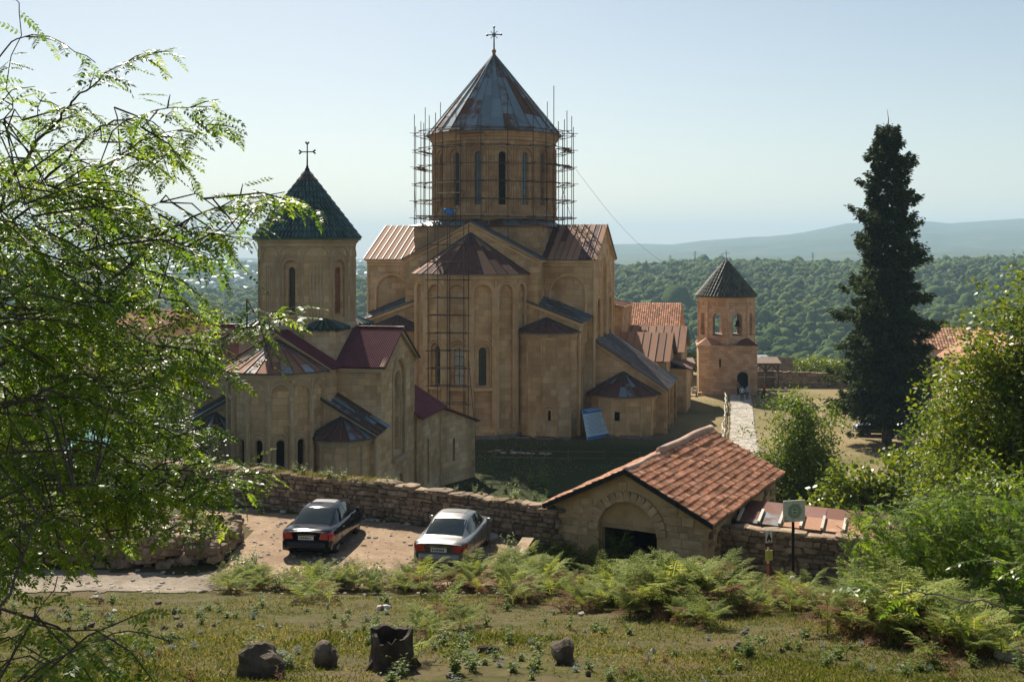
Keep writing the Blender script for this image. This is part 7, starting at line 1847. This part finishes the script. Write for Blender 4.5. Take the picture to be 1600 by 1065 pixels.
for k in range(44):
    x = R.uniform(-13, .5); y = float(np.interp(x, [p[0] for p in WALL], [p[1] for p in WALL])) + R.uniform(-.15, .3)
    if R.random() < .55: x = R.uniform(-9.5, -6.6); y = float(np.interp(x, [p[0] for p in WALL], [p[1] for p in WALL])) + R.uniform(-.2, .25)
    plant(R.choice((0, 1, 5)), x, y, R.uniform(.5, 1.0), 'creeping green weed on the coping of the long rubble wall', 'weeds on the wall top', 8.42)
for k in range(30):
    x = R.uniform(-4.5, 3.5); y = R.uniform(71, 80); plant(R.choice((1, 2, 5)), x, y, R.uniform(1.2, 2.6), 'tall sunlit weed on the grass beside the small church', 'weeds beside the small church')
for k in range(34):
    x, y = R.uniform(-18, -9.5), R.uniform(34.2, 37.4); plant(R.choice((0, 1, 5)), x, y, R.uniform(.6, 1.2), 'weed growing out of the broken rubble wall', 'weeds on the ruined wall', 8.05)
X, Y, Z = ground_at(922, 828); plant(5, 1.55, 36.9, 2.2, 'spindly sapling in front of the gatehouse wall', None, None, 'sapling', 'plant'); plant(5, 6.5, 37.6, 1.7, 'sapling sprouting beside the eave of the gatehouse', None, 7.95, 'sapling', 'plant'); plant(5, 2.3, 78, 3.2, 'tall sprig on the lawn seen over the gatehouse ridge', None, None, 'sapling', 'plant')

# --- rocks, stump, litter
def rock(px, py, w_, h_, label, mt='rock', seed=0, sub=3, group=None, amp=.32):
    X, Y, Z = ground_at(px, py); s_ = Y[0] / FPX; mb = MB(); rx = w_ * s_ / 2; mb.blob((0, 0, h_ * s_ * .36), (rx, rx * .8, h_ * s_ * .62), seed, amp, sub)
    co = np.array(mb.v); d = .06 * rx * (np.sin(co[:, 0] * 31 / max(rx, .1) * .3 + seed) + np.sin(co[:, 2] * 37 / max(rx, .1) * .3)); mb.v = [tuple(v) for v in co + np.stack([d, d * .6, d * .7], 1)]
    o = mb.build('rock', M[mt], None, False); o.location = (X[0], Y[0], Z[0]); o.rotation_euler = (0, 0, R.uniform(0, 6)); tag(o, label, 'rock', group)
rock(410, 1056, 54, 44, 'large dark boulder nearest the left hand leaves', seed=3)
rock(511, 1042, 42, 44, 'upright dark boulder left of the hollow stump', seed=4)
rock(880, 1036, 46, 36, 'brown boulder alone on the grass below the ferns', seed=6)
rock(1157, 1018, 22, 18, 'small black rock in front of the bracken', seed=7)
rock(1236, 918, 26, 18, 'pale topped rock at the foot of the sign post', 'rock_pale', seed=8)
rock(1575, 1030, 40, 26, 'flat grey brown block at the lower right edge', 'rock_pale', seed=9)
for k in range(46):
    px, py = R.uniform(20, 1300), R.uniform(930, 1062)
    if k < 22: px, py = R.uniform(20, 320), R.uniform(930, 1010)
    mt_ = R.choice(('rock', 'rock', 'rock_pale'))
    rock(px, py, R.uniform(6, 16), R.uniform(4, 9), ('small pale stone' if mt_ == 'rock_pale' else 'small brown stone') + (' on the grass behind the left hand leaves' if px < 320 else ' in the grass near the stump' if px < 760 else ' in the grass below the bracken'), mt_, 20 + k, 1, 'small stones in the grass', .35)
for k in range(12):
    x = R.uniform(-9, -.5); y = wall_line_y(x) - R.uniform(.5, .95); mb = MB(); s_ = R.uniform(.09, .2); mb.blob((0, 0, s_ * .3), (s_ * 1.4, s_, s_ * .6), k, .3, 2); o = mb.build('rock', M['rock_pale']); o.location = (x, float(y), hz(x, float(y))); tag(o, 'fallen stone lying at the foot of the long wall', 'rock', 'stones at the foot of the long wall')
for k in range(11):
    x = R.uniform(-3.5, 3.5); y = R.uniform(91.5, 94.5); mb = MB(); s_ = R.uniform(.12, .3); mb.blob((0, 0, s_ * .25), (s_ * 1.5, s_, s_ * .5), 60 + k, .3, 1); o = mb.build('rock', M['rock_pale']); o.location = (x, y, hz(x, y)); tag(o, 'pale stone strewn on the shaded lawn before the great church', 'rock', 'stones on the shaded lawn')
def stump():
    X, Y, Z = ground_at(612, 1046); p = thing('tree_stump', 'hollow rotten tree stump with a jagged rim in the grass', 'stump', (X[0], Y[0], Z[0])); n = 30; rows = [(-.08, 1.10), (.12, 1.03), (.3, .98), (.46, .96)]; r0 = .285; V = []; mb = MB()
    jag = [.50 + .03 * math.sin(a * 3 + 1) + .025 * math.sin(a * 7) + R.uniform(-.02, .02) - (.10 if 4.0 < a < 5.0 else 0) for a in [2 * math.pi * k / n for k in range(n)]]
    for z, f in rows: V += [(r0 * f * (1 + .06 * math.sin(5 * t) + .03 * math.sin(11 * t + z * 9)) * math.cos(t), r0 * f * (1 + .06 * math.sin(5 * t) + .03 * math.sin(11 * t)) * math.sin(t), min(z, jag[k] - .03)) for k, t in enumerate([2 * math.pi * k / n for k in range(n)])]
    th = [.84 + .05 * math.sin(k) for k in range(n)]
    for f, dz in ((.97, 0), (.80, -.01), (.72, -.2), (.62, -.40)): V += [(r0 * f * (1 + .07 * math.sin(5 * t)) * math.cos(t), r0 * f * (1 + .07 * math.sin(5 * t)) * math.sin(t), jag[k] + dz) for k, t in enumerate([2 * math.pi * k / n for k in range(n)])]
    m_ = len(rows) + 4; mb.add(V, [(i * n + k, i * n + (k + 1) % n, (i + 1) * n + (k + 1) % n, (i + 1) * n + k) for i in range(m_ - 1) for k in range(n)] + [tuple((m_ - 1) * n + k for k in range(n))]); mb.build('bark_shell', M['rotwood'], p)
    for a in (.5, 2.2, 3.7, 5.3): q = MB(); q.tube([(.22 * math.cos(a), .22 * math.sin(a), .12), (.34 * math.cos(a), .34 * math.sin(a), .02), (.46 * math.cos(a + .1), .46 * math.sin(a + .1), -.07)], [.09, .06, .02], 7); q.build('root', M['rotwood'], p)
stump()
X, Y, Z = ground_at(764, 1020); lg = MB(); lg.tube([(-.17, 0, .05), (.0, .02, .06), (.17, .0, .045)], [.055, .06, .05], 8); o = lg.build('log', M['rotwood']); o.location = (X[0], Y[0], Z[0]); tag(o, 'short piece of rotten log right of the stump', 'log')
X, Y, Z = ground_at(600, 954); p = thing('plastic_bottle', 'crumpled white plastic bottle with a brown label lying in the grass', 'bottle', (X[0], Y[0], Z[0] + .06), .3)
bt = MB(); bt.tube([(-.16, 0, 0), (-.14, 0, 0), (.06, 0, .01), (.12, 0, .01), (.15, 0, .01)], [.02, .06, .058, .03, .018], 10); bt.build('bottle_body', M['plate'], p, True); bt = MB(); bt.tube([(-.09, 0, 0), (-.01, 0, .005)], .0615, 10); bt.build('bottle_label', M['plank'], p); bt = MB(); bt.tube([(.15, 0, .01), (.175, 0, .01)], .02, 8); bt.build('bottle_cap', M['red_lens'], p)
# turquoise cloth and parked cars glimpsed through the left tree
q = at(146, 708, 39.5); p = thing('awning', 'turquoise cloth awning glimpsed through the left hand leaves', 'awning', (q.x, q.y, hz(q.x, q.y))); mb = MB(); hh = at(146, 680, 39.5).z - hz(q.x, q.y)
mb.slab((-.9, -.6, hh - .4), (.9, -.6, hh - .4), (.8, .7, hh + .2), (-.8, .7, hh + .2), .03); mb.build('cloth', plain('turquoise_cloth', (.02, .28, .30), .7, 0, 0, 3, .2, .2), p)
for x in (-.85, .85):
    for y in (-.55, .6): mb = MB(); mb.tube([(x, y, -.2), (x, y, hh - .3 if y < 0 else hh + .1)], .025, 6); mb.build('pole', M['pole'], p)
# ------------------------------------------------------------------ far country
def forest():
    VV = []; FF = []; vr = []; o = 0
    for lvl, n, y0, y1 in ((2, 12000, 430, 790), (1, 14000, 770, 1130), (2, 6500, 1090, 1270)):
        V0, F0 = ICO[lvl]; F0 = np.array(F0); px = RG.uniform(-150, 1750, n); Y = y0 + (y1 - y0) * RG.random(n) ** .85; X = (px - 800) * Y / FPX; Z = height(X, Y)
        s_ = np.exp(RG.normal(.84, .32, n)); k = RG.normal(size=(n, 4, 3)) * 2.1; ph = RG.uniform(0, 6.28, (n, 4))
        d = 1 + .34 * np.sin(np.einsum('vc,nkc->nvk', V0, k) + ph[:, None, :]).sum(2) / 1.6
        V = V0[None] * d[..., None] * s_[:, None, None] * np.array([1, 1, 1.15]) + np.stack([X, Y, Z + s_ * .6], 1)[:, None, :]
        VV.append(V.reshape(-1, 3)); FF.append((F0[None] + (np.arange(n) * len(V0))[:, None, None]).reshape(-1, 3) + o); o += n * len(V0)
        vr.append(np.repeat(np.clip(RG.normal(.42, .22, n) + .9 * fbm(X * .01, Y * .01), .01, .99), len(F0)))
    stuff(tag(link('forest', np_mesh('forest', np.concatenate(VV), np.concatenate(FF), M['forest'], np.concatenate(vr), True)), 'dense green wood covering the hill beyond the monastery', 'forest'))
    # scattered woods of the lower left country
    V1, F1 = ICO[1]; F1 = np.array(F1); n = 3800; px = RG.uniform(-100, 700, n); Y = 1500 + 1800 * RG.random(n) ** .8; X = (px - 800) * Y / FPX; kk = fbm(X * .004, Y * .004) > -.03; X, Y = X[kk], Y[kk]; n = len(X); Z = height(X, Y); s_ = RG.uniform(4, 9, n)
    V = V1[None] * s_[:, None, None] * np.array([1.2, 1.2, .8]) * RG.uniform(.8, 1.2, (n, len(V1), 1)) + np.stack([X, Y, Z + 2], 1)[:, None, :]
    F = F1[None] + (np.arange(n) * len(V1))[:, None, None]
    stuff(tag(link('woodland', np_mesh('woodland', V.reshape(-1, 3), F.reshape(-1, 3), M['forest'], np.repeat(RG.random(n), len(F1)))), 'hazy patches of woodland on the far hills', 'woodland'))
forest()
M['whitewash'] = plain('whitewash', (.75, .73, .70), .8, 0, .15, 2, .1, 0); M['tin'] = plain('tin_roof', (.55, .55, .56), .5, .2, .4, 2, .2, 0)
def house_mesh(i):
    mb = MB(); a, b, h = ((5, 4, 5), (6.5, 4.5, 6), (4.5, 4, 4))[i]; mb.box((0, 0, h / 2 - 1), (2 * a, 2 * b, h + 2)); 
    mb.add([(-a - .6, -b - .6, h), (a + .6, -b - .6, h), (a + .6, b + .6, h), (-a - .6, b + .6, h), (-a * .5, 0, h + 2.6), (a * .5, 0, h + 2.6)], [(0, 1, 5, 4), (2, 3, 4, 5), (1, 2, 5), (3, 0, 4), (3, 2, 1, 0)], 1); return mb.build('house', [M['whitewash'], M['tin']], mesh_only=True)
HM = [house_mesh(i) for i in range(3)]
k = 0
while k < 230:
    px = R.uniform(215, 590); Y = R.uniform(1480, 2700)
    if R.random() > .35 + .65 * (Y > 1900): continue
    x = (px - 800) * Y / FPX; o = link('house', R.choice(HM)); o.location = (x, Y, hz(x, Y)); o.rotation_euler = (0, 0, R.uniform(0, 3.1)); s_ = R.uniform(.7, 1.25); o.scale = (s_,) * 3; tag(o, 'tiny pale house of the hazy town on the distant left hand hills', 'house', 'houses of the distant town'); k += 1
for px, py, Y, lab in ((1190, 566, 395, 'white hip roofed house in the valley just right of the bell tower'), (1208, 567, 400, 'second smaller white house in the valley above the far wall')):
    q = at(px, py, Y); o = link('valley_house', HM[0 if px < 1200 else 2]); o.scale = (.62, .62, .5); o.location = (q.x, Y, q.z - 1); tag(o, lab, 'house')
for px, Y, hh, lab in ((1086, 1180, 17, 'power pylon on the hill crest left of the bell tower roof'), (1128, 1185, 12, 'power pylon peeping beside the bell tower cross'), (1270, 1190, 17, 'power pylon on the hill crest left of the tall conifer'), (1047, 1180, 13, 'leftmost power pylon on the hill crest')):
    x = (px - 800) * Y / FPX; z = hz(x, Y); p = thing('pylon', lab, 'pylon', (x, Y, z)); mb = MB(); H = hh * Y / FPX + 4
    for sx in (-1, 1):
        for sy in (-1, 1): mb.tube([(sx * 1.3, sy * 1.3, -1), (sx * .2, sy * .2, H)], [.16, .12], 4)
    for i in range(6):
        f = lambda t: 1.3 - 1.1 * t
        t0, t1 = i / 6, (i + 1) / 6
        for sx in (-1, 1): mb.tube([(sx * f(t0), -f(t0), H * t0), (-sx * f(t1), -f(t1), H * t1)], .09, 4)
    mb.build('lattice', M['pole'], p); mb = MB()
    for t, w_ in ((.72, 3.0), (.86, 2.4), (.97, 1.6)): mb.tube([(-w_, 0, H * t), (w_, 0, H * t)], .12, 4)
    mb.build('crossarm', M['pole'], p)

# ------------------------------------------------------------------ air
def haze():
    m_ = bpy.data.materials.new('haze'); m_.use_nodes = True; t = m_.node_tree; t.nodes.clear(); o = t.nodes.new('ShaderNodeOutputMaterial'); v = t.nodes.new('ShaderNodeVolumePrincipled')
    v.inputs['Color'].default_value = (.55, .80, 1.0, 1); v.inputs['Density'].default_value = HAZE; v.inputs['Anisotropy'].default_value = .05; t.links.new(v.outputs[0], o.inputs['Volume'])
    mb = MB(); mb.box((0, 0, 85), (24600, 24600, 480)); b = mb.build('haze', m_); tag(b, 'pale summer haze over the valley and hills', 'haze', None, 'stuff')
HAZE = .00018
haze()
